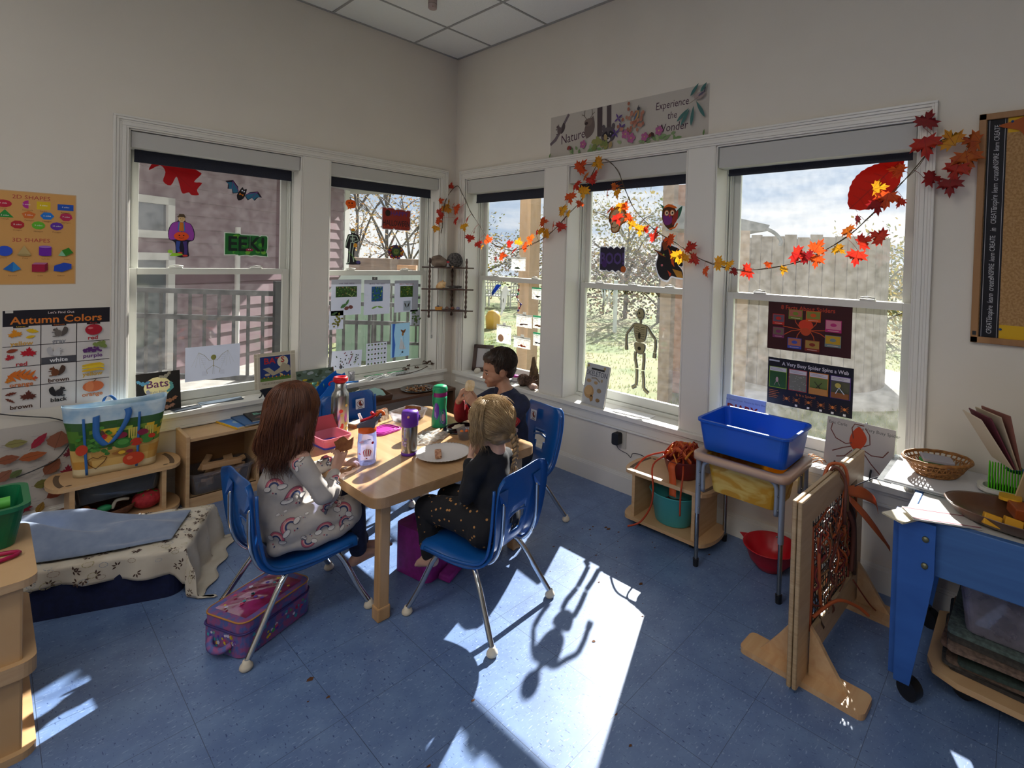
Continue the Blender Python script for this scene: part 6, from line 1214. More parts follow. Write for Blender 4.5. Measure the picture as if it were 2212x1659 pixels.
for k in range(480):
    a,b=r.uniform(-1.1,.2),r.uniform(-BY-.075,BY+.03); q_=r.random(); ro=r.uniform(0,6.28)
    if q_<.45:
        for t in range(4): 
            o_=ro+t*.9; spatch(a+.011*math.cos(o_),b+.011*math.sin(o_),ovate(0,0,.015,.006,o_,4),PT[0])
    else:
        R_=r.uniform(.008,.02); m=PT[1+int(q_*7)%3]
        for t in range(8): 
            a0,a1=2*PI*t/8,2*PI*(t+.8)/8; spatch(a,b,[(R_*math.cos(a0),R_*.7*math.sin(a0)),(R_*math.cos(a1),R_*.7*math.sin(a1)),(R_*.82*math.cos(a1),R_*.55*math.sin(a1)),(R_*.82*math.cos(a0),R_*.55*math.sin(a0))],m)
mb.build('sheet_print',root)
spb=MB(C('#c8c0b4')); spb.add([cloth(-.50,.10)+Vector((0,0,.006)),cloth(-.38,.10)+Vector((0,0,.006)),cloth(-.37,.17)+Vector((0,0,.006)),cloth(-.50,.17)+Vector((0,0,.006))],[(0,1,2,3)]); tag(spb.build('paper_slip',loc=(0,0,0)),'small blank white paper slip lying on the printed sheet','paper'); D.objects['paper_slip'].matrix_world=Matrix.Translation((-1.925,-.90,0))@Matrix.Rotation(rad(-26),4,'Z')
BLK_=pm('blue_blanket','#7f8da6',.95,noise_c='#73819c',scale=(25,25,25),sheen=.3)
def blk(u,v):
    x=-1.05+1.0*u; y=-.135+.27*v+.02*math.sin(u*7); e=min(1,6*u*1,6*(1-u))*min(1,5*v,5*(1-v)); e=max(0,e)**.6
    z=.178+e*(.035+.07*math.exp(-((u-.48)/.22)**2)*(1-.5*(v-.4)**2)+.018*math.sin(u*11+v*9)+.015*math.sin(u*5-v*13+2)+.012*noise.noise(Vector((u*9,v*7,2))))
    return Vector((x,y,z))
mb=MB(BLK_); mb.grid(blk,70,36); o=mb.build('blanket',solid=.004,sub=1); o.matrix_world=Matrix.Translation((-1.935,-.90,.026))@Matrix.Rotation(rad(-26),4,'Z'); tag(o,'crumpled pale blue blanket heaped on the low bed','blanket')
# --- stacked birch cabinets, bottom left, with green bin ---
for k,lb in ((0,'lower birch storage box of the stack at the bottom left corner'),(1,'upper birch storage box of the stack, under the green bin')):
    root=thing('storage_cabinet',lb,'cabinet',(-2.46,-1.60,k*.25),group='stacked birch boxes at the left edge')
    PB=wood('pale_birch','#c9a476','#bd9464',.45,(4,30,4))
    MB(PB).b2((-.60,.0,.012),(-.012,.40,.238)).build('body',root,bev=.006)
    for z0,z1 in ((0,.02),(.228,.25)):
        mb=MB(BIRCH); mb.prism(rrect(.63,.44,.035,6,cx=-.30,cy=.20),z0,z1); mb.build('rounded_board',root,bev=.006,seg=3)
tag(MB(HOLE).flat(ell(0,0,.016,.010),0,None).build('peg_hole',loc=(-2.49,-1.53,.5006)),kind='structure') if 0 else None
GRN=pm('green_bin_plastic','#137046',.35,trans=.1); o=tub(MB(GRN),.24,.19,.28,.225,.125).build('green_bin',loc=(-2.60,-1.27,.502)); tag(o,'green plastic bin on the stacked birch boxes at far left','bin')
tag(MB(C('#b02424',.4)).box((0,0,0),(.12,.12,.02),rot=rotm(.5,.3,.2)).build('toy_block',loc=(-2.57,-1.25,.632),bev=.003),'red flat toy sticking out of the green bin','toy')
tag(MB(C('#5ab04a',.4)).cyl((-.06,0,0),(.06,0,0),.018,n=14).build('toy_tube',loc=(-2.55,-1.30,.617)),'light green toy tube lying in the green bin','toy')
tag(MB(C('#a01848',.4)).tube([(-2.56+.085*math.cos(2*PI*k/20),-1.44+.03*math.sin(2*PI*k/20),.508) for k in range(20)],.006,6,closed=True).build('hoop'),'crimson plastic ring lying before the green bin','ring')
# ================= left sill =================
def stand_up(x,y,z,rz,tilt): return T(x,y,z)@Matrix.Rotation(rz,4,'Z')@frame((0,0,0),(1,0,0),(0,math.sin(tilt),math.cos(tilt)),(0,-math.cos(tilt),math.sin(tilt)))
SL=ZL+.001
def aB(a,w,h):
    a.R(0,0,w,h,'#17130f'); a.E(w*.48,h*.62,.062,.058,'#d8c890'); a.T('Bats',w*.47,h*.70,.060,'#5a2450',bold=.012); a.T('Night Fliers',w*.48,h*.50,.018,'#6a6a7a'); a.T('by Betsy Maestro',w*.45,h*.31,.008,'#b8b0a0'); a.T('Illustrated by Giulio Maestro',w*.5,h*.28,.0075,'#b8b0a0')
    for x,y,s_,ro,c in ((.13,.195,.3,.4,'#8a8270'),(.155,.13,.3,1.3,'#4f8a88'),(.028,.165,.3,-.2,'#4a7f9a'),(.05,.09,.35,1.2,'#8a8a98'),(.145,.055,.35,.1,'#8a5a3c'),(.13,.02,.35,-.1,'#8a6250')):
        cc,ss=math.cos(ro),math.sin(ro)
        for g in (-1,1): a.P([(x+(px*g*cc-py*ss)*s_,y+(px*g*ss+py*cc)*s_) for px,py in wing(1)],c)
        a.E(x,y,.008*1.2,.012,c)
book('picture_book','black Bats book with cream oval standing at the left of the sill',(.195,.222),'#17130f',stand_up(-1.992,.055,SL,0,-.22*-1),aB,t=.008)
root=thing('book_easel','small black wire easel propping the framed bats book','easel'); mb=MB(BLACK); mb.tube([(-1.42,-.012,SL+.004),(-1.40,.0,SL+.02),(-1.38,.06,SL+.10)],.004,6,sp=4); mb.tube([(-1.24,-.012,SL+.004),(-1.26,.0,SL+.02),(-1.29,.06,SL+.10)],.004,6,sp=4); mb.build('wire',root)
mb=MB(BLACK); mb.M=ML(-1.39,SL,-.024); mb.prism(spl([(-.03,.055),(.03,.06),(.07,.05),(.03,.03),(.0,.0),(-.015,.03)],3),0,.01); mb.build('bracket',root)
def aT(a,w,h):
    a.R(0,0,w,h,'#c2b8a2'); a.R(.03,.045,w-.03,h-.02,'#1f3470'); a.T('BATS',w*.48,h*.76,.052,'#a8242c',bold=.02,sx=1.05); a.E(w*.68,h*.72,.032,.036,'#d0c8a8'); a.T('S',w*.68,h*.77,.05,'#a8242c',bold=.02)
    a.P([(.045,.125),(.08,.13),(.11,.10),(.14,.12),(.16,.155),(.20,.13),(.205,.10),(.185,.085),(.17,.10),(.13,.085),(.10,.075),(.075,.10)],'#a89c84'); a.E(.07,.085,.016,.008,'#b0a080'); a.E(.15,.078,.012,.006,'#c8b070',rot=-.7)
    a.R(.03,.045,w-.03,.066,'#5f7f34'); 
    for k in range(7): a.E(.05+.022*k,.062,.012,.008,'#4a6a2c',9); a.E(.052+.023*k,.068,.004,.005,'#c87a2c',7)
    a.T('THE ACTIVE GUIDE',w*.42,.028,.014,'#5a4a3c'); a.R(.012,0,.018,h,'#d8d0bc'); a.R(w-.03,0,w-.026,h,'#d8d0bc'); a.R(0,h-.022,w,h-.018,'#d8d0bc'); a.R(0,.04,w,.043,'#d8d0bc')
book('picture_book','book with blue BATS cover in a pale border on an easel',(.235,.222),'#c2b8a2',stand_up(-1.442,-.012,SL+.055,0,.12),aT,t=.01)
def aN(a,w,h):
    a.R(0,0,w,h,'#5a6a5a'); a.R(0,0,w,h*.5,'#9aa4c0'); r=random.Random(5)
    for k in range(26): a.E(.01+r.random()*(w-.02),h*.55+r.random()*h*.42,.014,.009,r.choice(('#3c4c34','#7a8a84','#2f3c2c','#a0a8a8')),9)
    a.R(.0,h*.50,w*.55,h*.62,'#d0b030'); a.T('Discovering My World',w*.28,h*.56,.016,'#7a2a20',bold=.01,sx=.9); a.E(w*.2,h*.72,.015,.006,'#c8b028'); a.P(ovate(w*.7,h*.36,.07,.05,.2,teeth=.2),'#5a8a5a')
    a.R(w-.006,0,w,h,'#6a3424')
book('picture_book','nature book with yellow title strip leaning beside the bats easel',(.235,.225),'#5a6a5a',stand_up(-1.212,-.085,.412,0,.25),aN,t=.012)
SEA=pm('seafoam_silk','#6fb0a0',.7,trans=.2); mb=MB(SEA); r=random.Random(3)
for k in range(26):
    p=Vector((r.gauss(0,.022),r.gauss(0,.015),r.gauss(0,.03))); n_=Vector((r.gauss(0,1),-abs(r.gauss(0,1)),r.gauss(0,1))).normalized(); b_=n_.orthogonal().normalized(); c_=n_.cross(b_); s_=.018
    mb.add([p-b_*s_,p+c_*s_*.7+n_*.006,p+b_*s_,p-c_*s_*.7+n_*.006],[(0,1,2,3)],None,True)
tag(mb.build('silk_flower',loc=(-1.14,-.14,.50),solid=.0006),'seafoam green artificial flower behind the red-haired girl','flower')
# blue magazine file (angled)
BB=pm('bright_blue_plastic','#1f7ad8',.35,trans=.25); root=thing('magazine_file','bright blue cut-away magazine file behind the steel bottle','holder',(-1.12,-.20,.396),rad(8))
for s_ in (-1,1):
    mb=MB(BB); mb.prism(spl([(-.12,0),(.12,0),(.13,.21),(.10,.215),(.03,.17),(-.04,.10),(-.13,.075)],3),-.0015,.0015,M=frame((0,s_*.05,0),(1,0,0),(0,0,1),(0,-1,0))); mb.build('side_wall',root)
MB(BB).b2((-.12,-.05,0),(.12,.05,.004)).build('base',root); MB(BB).box((.124,0,.105),(.003,.10,.21),rot=rotm(0,.05,0)).build('back_wall',root)
# things on the sill of the second window
tag(MB(CLR).lathe([(.0,0),(.022,0),(.022,.062),(.0235,.064),(.0235,.070),(.020,.070),(.020,.002),(0,.002)],n=24).build('plastic_cup',loc=(-.81,.055,SL)),'small clear plastic cup on the sill of the second window','cup')
tag(MB(C('#5a3a22',.8)).sph((0,0,.012),(.022,.016,.012)).build('seed_pod',loc=(-.90,.04,SL)),'flat round brown seed pod left of the clear cup','seed pod')
root=thing('magnifying_glass','blue-handled magnifying glass lying on the left sill','magnifier'); BM=C('#2a74c4',.4)
mb=MB(BM); mb.tube([(-.93+.034*math.cos(2*PI*k/20),-.002+.024*math.sin(2*PI*k/20),SL+.006) for k in range(20)],.0045,6,closed=True); mb.build('ring',root); MB(BM).tube([(-.895,-.002,SL+.006),(-.86,-.004,SL+.008),(-.79,-.012,SL+.006)],.006,8,sp=3).build('handle',root); MB(glassy('lens_glass',(.95,.97,1))).flat(ell(-.93,-.002,.032,.022),SL+.006,None).build('lens',root)
for x,w,lb in ((-.64,.15,'clear bag of seeds lying flat on the second window sill, left one'),(-.45,.16,'clear bag lying flat on the second window sill, right one')):
    root=thing('sample_bag',lb,'plastic bag',group='clear bags lying on the left sill'); mb=MB(BAG); mb.grid(lambda u,v,x=x,w=w:(x-w/2+u*w+.02*v,-.015+.11*v,SL+.004+.010*math.sin(PI*u)*math.sin(PI*v)+.003*math.sin(u*19+v*15)),10,8); mb.build('bag_film',root)
    mb=MB(C('#2f9a5a',.5,.4)); mb.b2((x-w/2+.02,.095,SL+.006),(x+w/2+.02,.103,SL+.009)); mb.build('zip_strip',root)
    mb=MB(C('#4a3a30')); [mb.sph((x+rnd.uniform(-.05,.05),.01+rnd.uniform(-.01,.02),SL+.006),.004,nu=6,nv=4) for _ in range(6)]; mb.build('seeds',root)
root=thing('dried_stem','dark dried seed-head stem lying at the corner end of left sill','dried plant'); DS=pm('dried_stem','#2e2018',.8,noise_c='#5a4230',scale=(80,80,80))
mb=MB(DS); mb.tube([(-.50,-.01,SL+.006),(-.40,-.015,SL+.006),(-.28,.01,SL+.012),(-.20,.03,SL+.03)],.003,6,sp=4); mb.build('stem',root)
r=random.Random(4)
for cx,cy,cz,R_ in ((-.40,.02,SL+.03,.022),(-.37,.04,SL+.055,.012),(-.30,.03,SL+.03,.014),(-.20,.045,SL+.05,.028),(-.16,.04,SL+.04,.024)):
    mb=MB(DS)
    for k in range(12):
        a=r.uniform(0,2*PI); e=r.uniform(-.4,1.2); mb.tube([(cx,cy,cz),(cx+R_*.8*math.cos(a),cy+R_*.8*math.sin(a),cz+R_*.8*math.sin(e)),(cx+R_*1.2*math.cos(a+.5),cy+R_*1.2*math.sin(a+.5),cz+R_*.5*math.sin(e))],.0028,5,sp=3)
    mb.sph((cx,cy,cz),R_*.35); mb.build('seed_head',root)
# magazines lying on the left sill
tag(MB(C('#3a4048',.4)).box((0,0,0),(.13,.07,.004),rot=rotm(0,0,.15)).build('leaflet',loc=(-1.78,.02,SL+.003)),'dark leaflet with yellow patch lying on the left sill','leaflet')
tag(MB(C('#55606c',.35)).box((0,0,0),(.22,.07,.004),rot=rotm(0,0,-.05)).build('leaflet',loc=(-1.60,.07,SL+.003)),'glossy grey leaflet lying under the bat diagram','leaflet')
# ================= corner shelf =================
root=thing('corner_shelf','dark three-tier corner shelf with twisted spindles','shelf'); DKS=wood('dark_turned_wood','#2c1710','#4a2818',.4,(30,30,8),coat=.2)
for k,z in enumerate((1.325,1.152,.982)):
    mb=MB(DKS); mb.prism([(-.022,-.022),(-.275,-.028),(-.275,-.045),(-.045,-.275),(-.028,-.275)],z-.004,z+.004); mb.tube([(-.30,-.014,z+.0),(-.014,-.30,z+.0)],.006,8); mb.build('tier',root)
for x,y in ((-.255,-.052),(-.052,-.255),(-.028,-.028)):
    mb=MB(DKS); z0=.925; z1=1.40 if x+y>-.2 or True else 1.4; n=60
    mb.tube([(x,y,z0+(z1-z0)*i/n) for i in range(n+1)],[.0085+.0022*math.sin(i*1.25) for i in range(n+1)],8); mb.build('spindle',root)
def rock(name,lab,cat,c,rr,m,seed,amp=.18,group=None,M=None):
    mb=MB(m); mb.sph((0,0,0),1,nu=20,nv=14); mb.v=[Vector((v.x*rr[0],v.y*rr[1],v.z*rr[2]))*(1+amp*noise.noise(v*1.7+Vector((seed,0,0)))+amp*.4*noise.noise(v*5+Vector((seed,2,0)))) for v in mb.v]
    o=mb.build(name,loc=c); 
    if M: o.rotation_euler=M
    return tag(o,lab,cat,group)
GEO=pm('grey_coral','#5e5a58',.95,noise_c='#2f2c2c',scale=(90,90,90),bump=.8,ramp=(.4,.6)); BRK=pm('brown_rock','#5a4a40',.9,noise_c='#8a7a6c',scale=(12,12,30),bump=.5)
rock('rock','wide layered brown rock on the top tier of corner shelf','rock',(-.195,-.085,1.372),(.066,.03,.048),BRK,1,M=(0,.15,-.6)); rock('coral','round grey speckled coral disc on the top tier','coral',(-.10,-.165,1.385),(.062,.022,.062),GEO,5,.06,M=(0,0,-.75))
root=thing('vial','small clear vial with red cap on the corner shelf','vial',(-.175,-.18,1.330)); MB(CLR).lathe([(0,0),(.008,0),(.008,.034),(0,.034)],n=14).build('tube',root); MB(C('#b81c24',.4)).lathe([(0,.034),(.0105,.034),(.0105,.046),(0,.046)],n=14).build('cap',root)
rock('pebble','tiny tan pebble beside the red-capped vial','pebble',(-.145,-.2,1.335),(.008,.008,.007),C('#a88460'),3)
SHL=pm('conch','#c08a50',.5,noise_c='#d8b88a',scale=(20,20,20)); mb=MB(SHL)
mb.lathe([(0,-.055),(.012,-.045),(.026,-.02),(.030,.005),(.022,.022),(.012,.032),(0,.042)],n=18,M=Matrix.Rotation(rad(80),4,'Y')@Matrix.Rotation(.2,4,'X'))
for k in range(6): a=k*1.05; mb.cyl((.012,.022*math.cos(a),.022*math.sin(a)),(.02,.038*math.cos(a),.038*math.sin(a)),.007,.001,8)
tag(mb.build('conch_shell',loc=(-.185,-.115,1.188),rot=(0,-.35,-.7)),'orange spiny conch shell on the middle tier','shell')
mb=MB(pm('grey_lichen','#57504c',.95)); r=random.Random(8)
for k in range(14): mb.tube([(-.10+r.uniform(-.05,.05),-.17+r.uniform(-.04,.04),1.162+r.uniform(0,.02)) for _ in range(4)],.0025,5,sp=4)
tag(mb.build('dried_moss'),'wispy grey dried moss on the middle tier','moss',kind='stuff')
tag(tub(MB(C('#b8803a',.6)),.05,.03,.052,.032,.026,.002,.002,.001).build('small_box',loc=(-.20,-.105,.987),rot=(0,0,-.75)),'small orange cardboard box on the bottom tier','box')
for k,(x,y,rr,c,lb) in enumerate(((-.205,-.10,.011,'#6a6a74','grey stone inside the small orange box'),(-.155,-.15,.015,'#6a5248','brown stone right of the orange box on the bottom tier'),(-.12,-.175,.014,'#7a4a38','reddish stone in the middle of the bottom tier'),(-.09,-.205,.015,'#77748a','bluish stone at right end of the bottom tier'))): rock('stone',lb,'stone',(x,y,1.002 if k else 1.014),(rr,rr,rr*.9),C(c,.8),k+11)
# ================= right sill =================
SR=ZR+.001
FRW=wood('walnut_frame','#43281c','#33201a',.4,(20,20,5)); root=thing('photo_frame','dark wooden photo frame standing in the corner of the narrow window','picture frame'); M=T(.07,-.195,SR)@Matrix.Rotation(rad(-58),4,'Z')@frame((0,0,0),(1,0,0),(0,.22,.975),(0,-.975,.22))
mb=MB(FRW); mb.M=M; mb.b2((0,0,0),(.030,.215,.014)); mb.b2((.14,0,0),(.17,.215,.014)); mb.b2((0,0,0),(.17,.030,.014)); mb.b2((0,.185,0),(.17,.215,.014)); mb.build('frame',root,bev=.003)
mb=MB(C('#a9a7aa',.2)); mb.M=M; mb.b2((.03,.03,.002),(.14,.185,.004)); mb.build('picture',root)
rock('shell','flat white shell in front of the dark photo frame','shell',(.035,-.31,SR+.022),(.03,.014,.024),C('#b9b3a6',.5),2,.08)
PC=pm('pine_cone_scales','#3c281e',.6,noise_c='#6a5040',scale=(60,60,60))
def cone(x,y,lab,rz,L_=.085):
    root=thing('pine_cone',lab,'pine cone',(x,y,SR+.034),rot=(0,rad(62),rz)); mb=MB(PC)
    for k in range(80):
        t=k/80; z=-L_/2+L_*t; R_=.047*math.sin(PI*(t*.82+.12))**.8; a=k*2.4
        c_,s_=math.cos(a),math.sin(a); p=Vector((R_*c_,R_*s_,z+.016)); q_=Vector((R_*.25*c_,R_*.25*s_,z-.004)); w=Vector((-s_,c_,0))*.009
        mb.add([q_-w*.6,q_+w*.6,p+w,p-w,p+Vector((0,0,.004))],[(0,1,2,3),(3,2,4)],None)
    mb.build('scales',root,solid=.0018); MB(PC).sph((0,0,0),(.014,.014,L_*.45)).build('core',root)
cone(.025,-.865,'open pine cone on the right sill, left one of the pair',.4); cone(.045,-.945,'open pine cone on the right sill, right one beside the bark',1.2,.09)
mb=MB(pm('bark_piece','#6a533a',.95,noise_c='#3c2c20',scale=(40,40,14),bump=.7)); mb.prism(spl([(-.04,0),(.04,0),(.045,.06),(.035,.12),(.012,.16),(-.002,.215),(-.014,.19),(-.02,.15),(-.035,.09)],3),-.010,.010,M=frame((.085,-.915,SR),(0,-1,0),(0,0,1),(-1,0,0))); tag(mb.build('bark_piece',bev=.003),'upright jagged piece of bark behind the pine cones','bark')
mb=MB(pm('bark_piece','#6a533a',.95)); mb.prism([(0,0),(.012,0),(.016,.19),(.004,.22)],-.006,.006,M=frame((.03,-1.03,SR),(0,-1,0),(0,0,1),(-1,0,0))); tag(mb.build('wood_slat'),'thin upright slat of wood at the right end of the narrow window','wood slat')
rock('shell','ridged pink shell beside the pine cones','shell',(.0,-1.0,SR+.022),(.032,.036,.022),pm('ridged_shell','#b8988a',.7,noise_c='#6a5048',scale=(50,50,8)),6,.1)
root=thing('sample_jar','small clear jar with purple lid behind the boy','jar',(.065,-.735,SR)); MB(CLR).lathe([(0,0),(.024,0),(.024,.038),(0,.038)],n=20).build('jar_body',root); MB(C('#a8328a',.4)).lathe([(0,.038),(.025,.038),(.025,.050),(0,.050)],n=20).build('lid',root)
rock('shell','grey-white shell right behind the boy\'s neck','shell',(.03,-.70,SR+.012),(.035,.03,.013),C('#8a8a90',.6),8,.15)
def stand_r(u,x,z,yw,tilt): return T(x,-u,z)@Matrix.Rotation(rad(-90)+yw,4,'Z')@frame((0,0,0),(1,0,0),(0,math.sin(tilt),math.cos(tilt)),(0,-math.cos(tilt),math.sin(tilt)))
def aS(a,w,h):
    a.R(0,0,w,h,'#a9aaac'); a.R(.045,h-.038,w-.04,h-.026,'#1c1a1a'); a.T('SKELETON',w*.5,h-.062,.046,'#26293a',sx=.86); a.lines(.06,w-.05,h-.090,2,.006,'#77787c')
    a.E(.055,.08,.045,.042,'#a8855a'); a.E(.048,.09,.034,.030,'#b8966a'); a.P([(.06,.05),(.10,.06),(.10,.03),(.082,.02)],'#98754a'); a.E(.082,.058,.008,.007,'#3a2a1c')
    for x,y,p,q_,c in ((.04,.15,.022,.012,'#a08868'),(.105,.145,.018,.010,'#a48660'),(.155,.165,.010,.010,'#9a8a70'),(.145,.10,.020,.014,'#8a7458'),(.145,.04,.018,.012,'#8a6a44'),(.015,.245,.010,.010,'#a08a5a'),(.165,.245,.010,.010,'#a08a5a')): a.E(x,y,p,q_,c)
    a.L([(.06,.17),(.10,.175),(.14,.155)],.006,'#7a6a50')
book('picture_book','grey SKELETON book leaning at the left of the middle right window',(.205,.262),'#a9aaac',stand_r(1.452,.01,SR,-.10,.20),aS,t=.012)
tag(MB(C('#e0e0e0',.5)).box((0,0,0),(.085,.26,.0012),rot=rotm(0,0,.1)).build('note_sheet',loc=(.045,-1.85,SR+.002)),'bright paper sheet lying in the sunlit middle window sill','paper')
def aD(a,w,h): a.R(0,0,w,h,'#8fa4d8'); a.T('DIARY',w*.42,h*.70,.062,'#8a1f24',bold=.025,sx=.95); a.T('OF',w*.88,h*.60,.024,'#4a5a9a'); a.T('by Doreen Cronin  Pictures by Harry Bliss',w*.5,h*.90,.0125,'#4a5a9a')
book('picture_book','blue DIARY OF book standing behind the blue tub',(.215,.235),'#8fa4d8',stand_r(2.452,.035,SR,0,.12),aD,t=.012)
def aV(a,w,h):
    a.R(0,0,w,h,'#b4aeac'); a.T('Eric Carle',w*.17,h*.90,.020,'#4a4a48'); a.T('The Very Busy Spider',w*.76,h*.89,.020,'#4a4a48')
    a.P(spl([(.13,.10),(.16,.12),(.175,.16),(.155,.195),(.135,.205),(.11,.17),(.105,.13)],4),'#b8401c'); a.E(.145,.095,.022,.018,'#4a8a6a'); a.E(.14,.098,.006,.006,'#c8c040'); a.E(.152,.098,.005,.005,'#2a4a7a')
    for P_ in ([(.115,.13),(.09,.12),(.045,.135),(.02,.17),(.025,.20)],[(.115,.115),(.08,.10),(.035,.075)],[(.12,.15),(.11,.195),(.12,.215),(.16,.215)],[(.165,.125),(.19,.14),(.185,.18),(.165,.205)],[(.165,.11),(.20,.095),(.245,.10),(.265,.13)],[(.165,.10),(.20,.06),(.245,.02)],[(.12,.10),(.09,.065),(.055,.055)]): a.L(P_,.0045,'#6a3a34')
book('picture_book','square white spider picture book on a small easel at the right sill',(.285,.225),'#b4aeac',stand_r(2.975,-.005,SR+.012,-.06,.20),aV,t=.008)
root=thing('book_easel','small black easel holding the spider picture book','easel'); mb=MB(BLACK)
mb.M=Matrix(); [mb.tube([(-.02,-u,SR+.05),(-.04,-u,SR+.012),(-.01,-u,SR+.004),(.06,-u,SR+.004),(.07,-u,SR+.20)],.004,6,sp=4) for u in (3.03,3.18)]; mb.sph((.055,-3.14,SR+.225),.007); mb.build('wire',root)
mb=MB(pm('copper_wire','#a8734a',.35,.7)); 
for k in range(4): mb.tube([(-.0+.03*math.cos(2*PI*t/12+k),-2.945+.045*math.sin(2*PI*t/12),SR+.022+.018*math.sin(2*PI*t/12*2+k)) for t in range(12)],.0022,5,closed=True)
tag(mb.build('wire_coil'),'small twisted copper-coloured wire thing on the sill by the tub','wire')
# light pad / tray on the deep counter at the right window end
GLS=glassy('acrylic_edge',(.85,.93,.95),.2,20)
root=thing('light_pad','flat white light pad with clear edge at the end of the right sill','light pad',(-.215,-3.43,.616),rad(0)); MB(C('#c9c9cc',.3)).b2((-.135,-.16,.0),(.19,.14,.010)).build('pad',root,bev=.003); MB(GLS).b2((-.150,-.17,.003),(.20,.160,.006)).build('clear_base',root)
MB(C('#3a3a44')).tube([(-.10,.16,.0),(-.13,.20,-.02),(-.15,.24,-.05),(-.15,.26,-.08)],.0022,5,sp=4).build('cable',root)
tag(MB(C('#b9b6ae',.5)).b2((-.10,-4.2,ZR-.0),(-.002,-3.395,ZR+.028)).build('wall_ledge',bev=.003),'white ledge running along the right wall under the wicker basket','ledge')
WB=pm('honey_wicker','#a8743c',.6,noise_c='#7a4c24',scale=(60,60,160),bump=.5)
root=thing('wicker_basket','oval honey wicker basket holding plastic cards, right of the last window','basket',(-.165,-3.435,.628),rad(-50))
prof=[(.052,0),(.062,.012),(.075,.035),(.088,.058)]
for k in range(34):
    a=2*PI*k/34
    for dd in (-.03,.03):
        mb=MB(WB); mb.tube([(1.35*r_*math.cos(a+dd*(1+3*t)),r_*math.sin(a+dd*(1+3*t)),z) for t,(r_,z) in enumerate(prof)],.0022,5,sp=3); 
        if dd<0: A_=mb
        else: mb.v=A_.v+mb.v; n0=len(A_.v); mb.f=A_.f+[[i+n0 for i in f] for f in mb.f]; mb.mi=A_.mi+mb.mi; mb.sm=A_.sm+mb.sm
    mb.build('stake',root)
for z,R_,w in ((.004,.054,.004),(.020,.067,.003),(.026,.070,.003),(.045,.080,.0028),(.060,.090,.0055),(.064,.089,.004)):
    mb=MB(WB); mb.tube([(1.35*R_*math.cos(2*PI*t/40),R_*math.sin(2*PI*t/40),z+.001*math.sin(t*2.2)) for t in range(40)],w,6,closed=True); mb.build('hoop',root)
MB(WB).prism(ell(0,0,1.35*.054,.054,24),.0,.004).build('base',root)
for k,(c,lb) in enumerate((('#3f9a4a','green plastic card case at the bottom of the wicker basket'),('#a9a6b0','clear plastic card case on top in the wicker basket'))):
    o=MB(C(c,.25,.2)).box((0,0,0),(.105,.062,.012)).build('card_case',loc=(-.165,-3.435,.672+.014*k),rot=(.1,.06,rad(-55)-.25*k),bev=.003); tag(o,lb,'card case')
# ---- things on the blue table ----
TZ=.6125
for k,(w,lb) in enumerate(((0,'blank pages and red stripe booklet overhanging the blue table corner'),)):
    book('booklet',lb,(.085,.20),'#c9c4c0',T(-.545,-3.60,TZ+.006)@Matrix.Rotation(rad(33),4,'Z')@Matrix.Rotation(rad(4),4,'X'),lambda a,w,h:(a.R(.004,.0,.010,h,'#7a2a44'),a.R(w-.010,0,w-.004,h,'#7a2a44')),t=.005)
book('booklet','thin pale booklet lying under the striped one on blue table',(.075,.20),'#d0c8b0',T(-.50,-3.50,TZ+.0055)@Matrix.Rotation(rad(62),4,'Z'),None,t=.005)
WT=wood('tray_wood','#6a4630','#4a3022',.3,(8,8,8),coat=.5)
mb=MB(WT); mb.lathe([(0,0),(.10,0),(.135,.012),(.155,.042),(.158,.046),(.150,.044),(.128,.018),(.095,.008),(0,.007)],n=44,sx=.78,sy=1.35); tag(mb.build('wooden_bowl',loc=(-.44,-3.70,TZ)),'large shallow dark wooden bowl of plastic toys on the blue table','bowl')
YC=C('#c99018',.4)
for k in range(4): tag(MB(YC).box((0,0,0),(.03,.045,.035)).build('magnet_tile',loc=(-.53+.012*k,-3.62-.05*k,TZ+.035),rot=(.2,.3,.25),bev=.003),'yellow plastic block in a row at the front of the wooden bowl','toy','row of yellow blocks in the wooden bowl')
tag(MB(pm('amber_box','#a8532a',.2,trans=.3)).box((0,0,0),(.08,.14,.035)).build('amber_case',loc=(-.41,-3.73,TZ+.045),rot=(.05,0,.3),bev=.004),'clear amber plastic case lying in the wooden bowl','case')
tag(MB(C('#d09a20',.4)).prism(rrect(.10,.06,.02),0,.01).build('yellow_tray',loc=(-.35,-3.66,TZ+.052),rot=(0,.15,0)),'yellow plastic piece at the back of the wooden bowl','toy')
root=thing('brush_tray','bright green bristle brush in a white cup on the blue table','brush',(-.20,-3.64,TZ)); tub(MB(C('#c4c2bc',.4)),.07,.12,.08,.13,.035).build('cup',root)
mb=MB(C('#5ac81e',.5,.2)); 
for i in range(7):
    for j in range(12): mb.cyl((-.025+.008*i,-.045+.008*j,.01),(-.025+.008*i+rnd.uniform(-.004,.004),-.045+.008*j,.115+.01*math.sin(i)),.0026,.002,5)
mb.build('bristles',root); MB(C('#2a7ab8',.4)).sph((.01,-.03,.105),(.02,.03,.012)).build('blue_piece',root)
root=thing('felt_board_book','tilted pale board with black yarn hair at the right edge','craft board'); M=T(-.30,-3.66,TZ+.01)@Matrix.Rotation(rad(-55),4,'Z')@frame((0,0,0),(1,0,0),(0,-.35,.93),(0,-.93,-.35)); mb=MB(C('#bfa983',.7)); mb.M=M; mb.b2((0,0,0),(.22,.25,.006)); mb.build('board',root)
mb=MB(pm('black_yarn','#0d0d0f',.9)); mb.M=M; r=random.Random(7)
for k in range(90):
    x,y=.13+r.gauss(0,.05),.15+r.gauss(0,.04); mb.tube([(x,y,.01),(x+r.uniform(-.03,.03),y+r.uniform(-.03,.03),.02+r.uniform(0,.02)),(x+r.uniform(-.05,.05),y+r.uniform(-.05,.05),.012)],.003,5,sp=3)
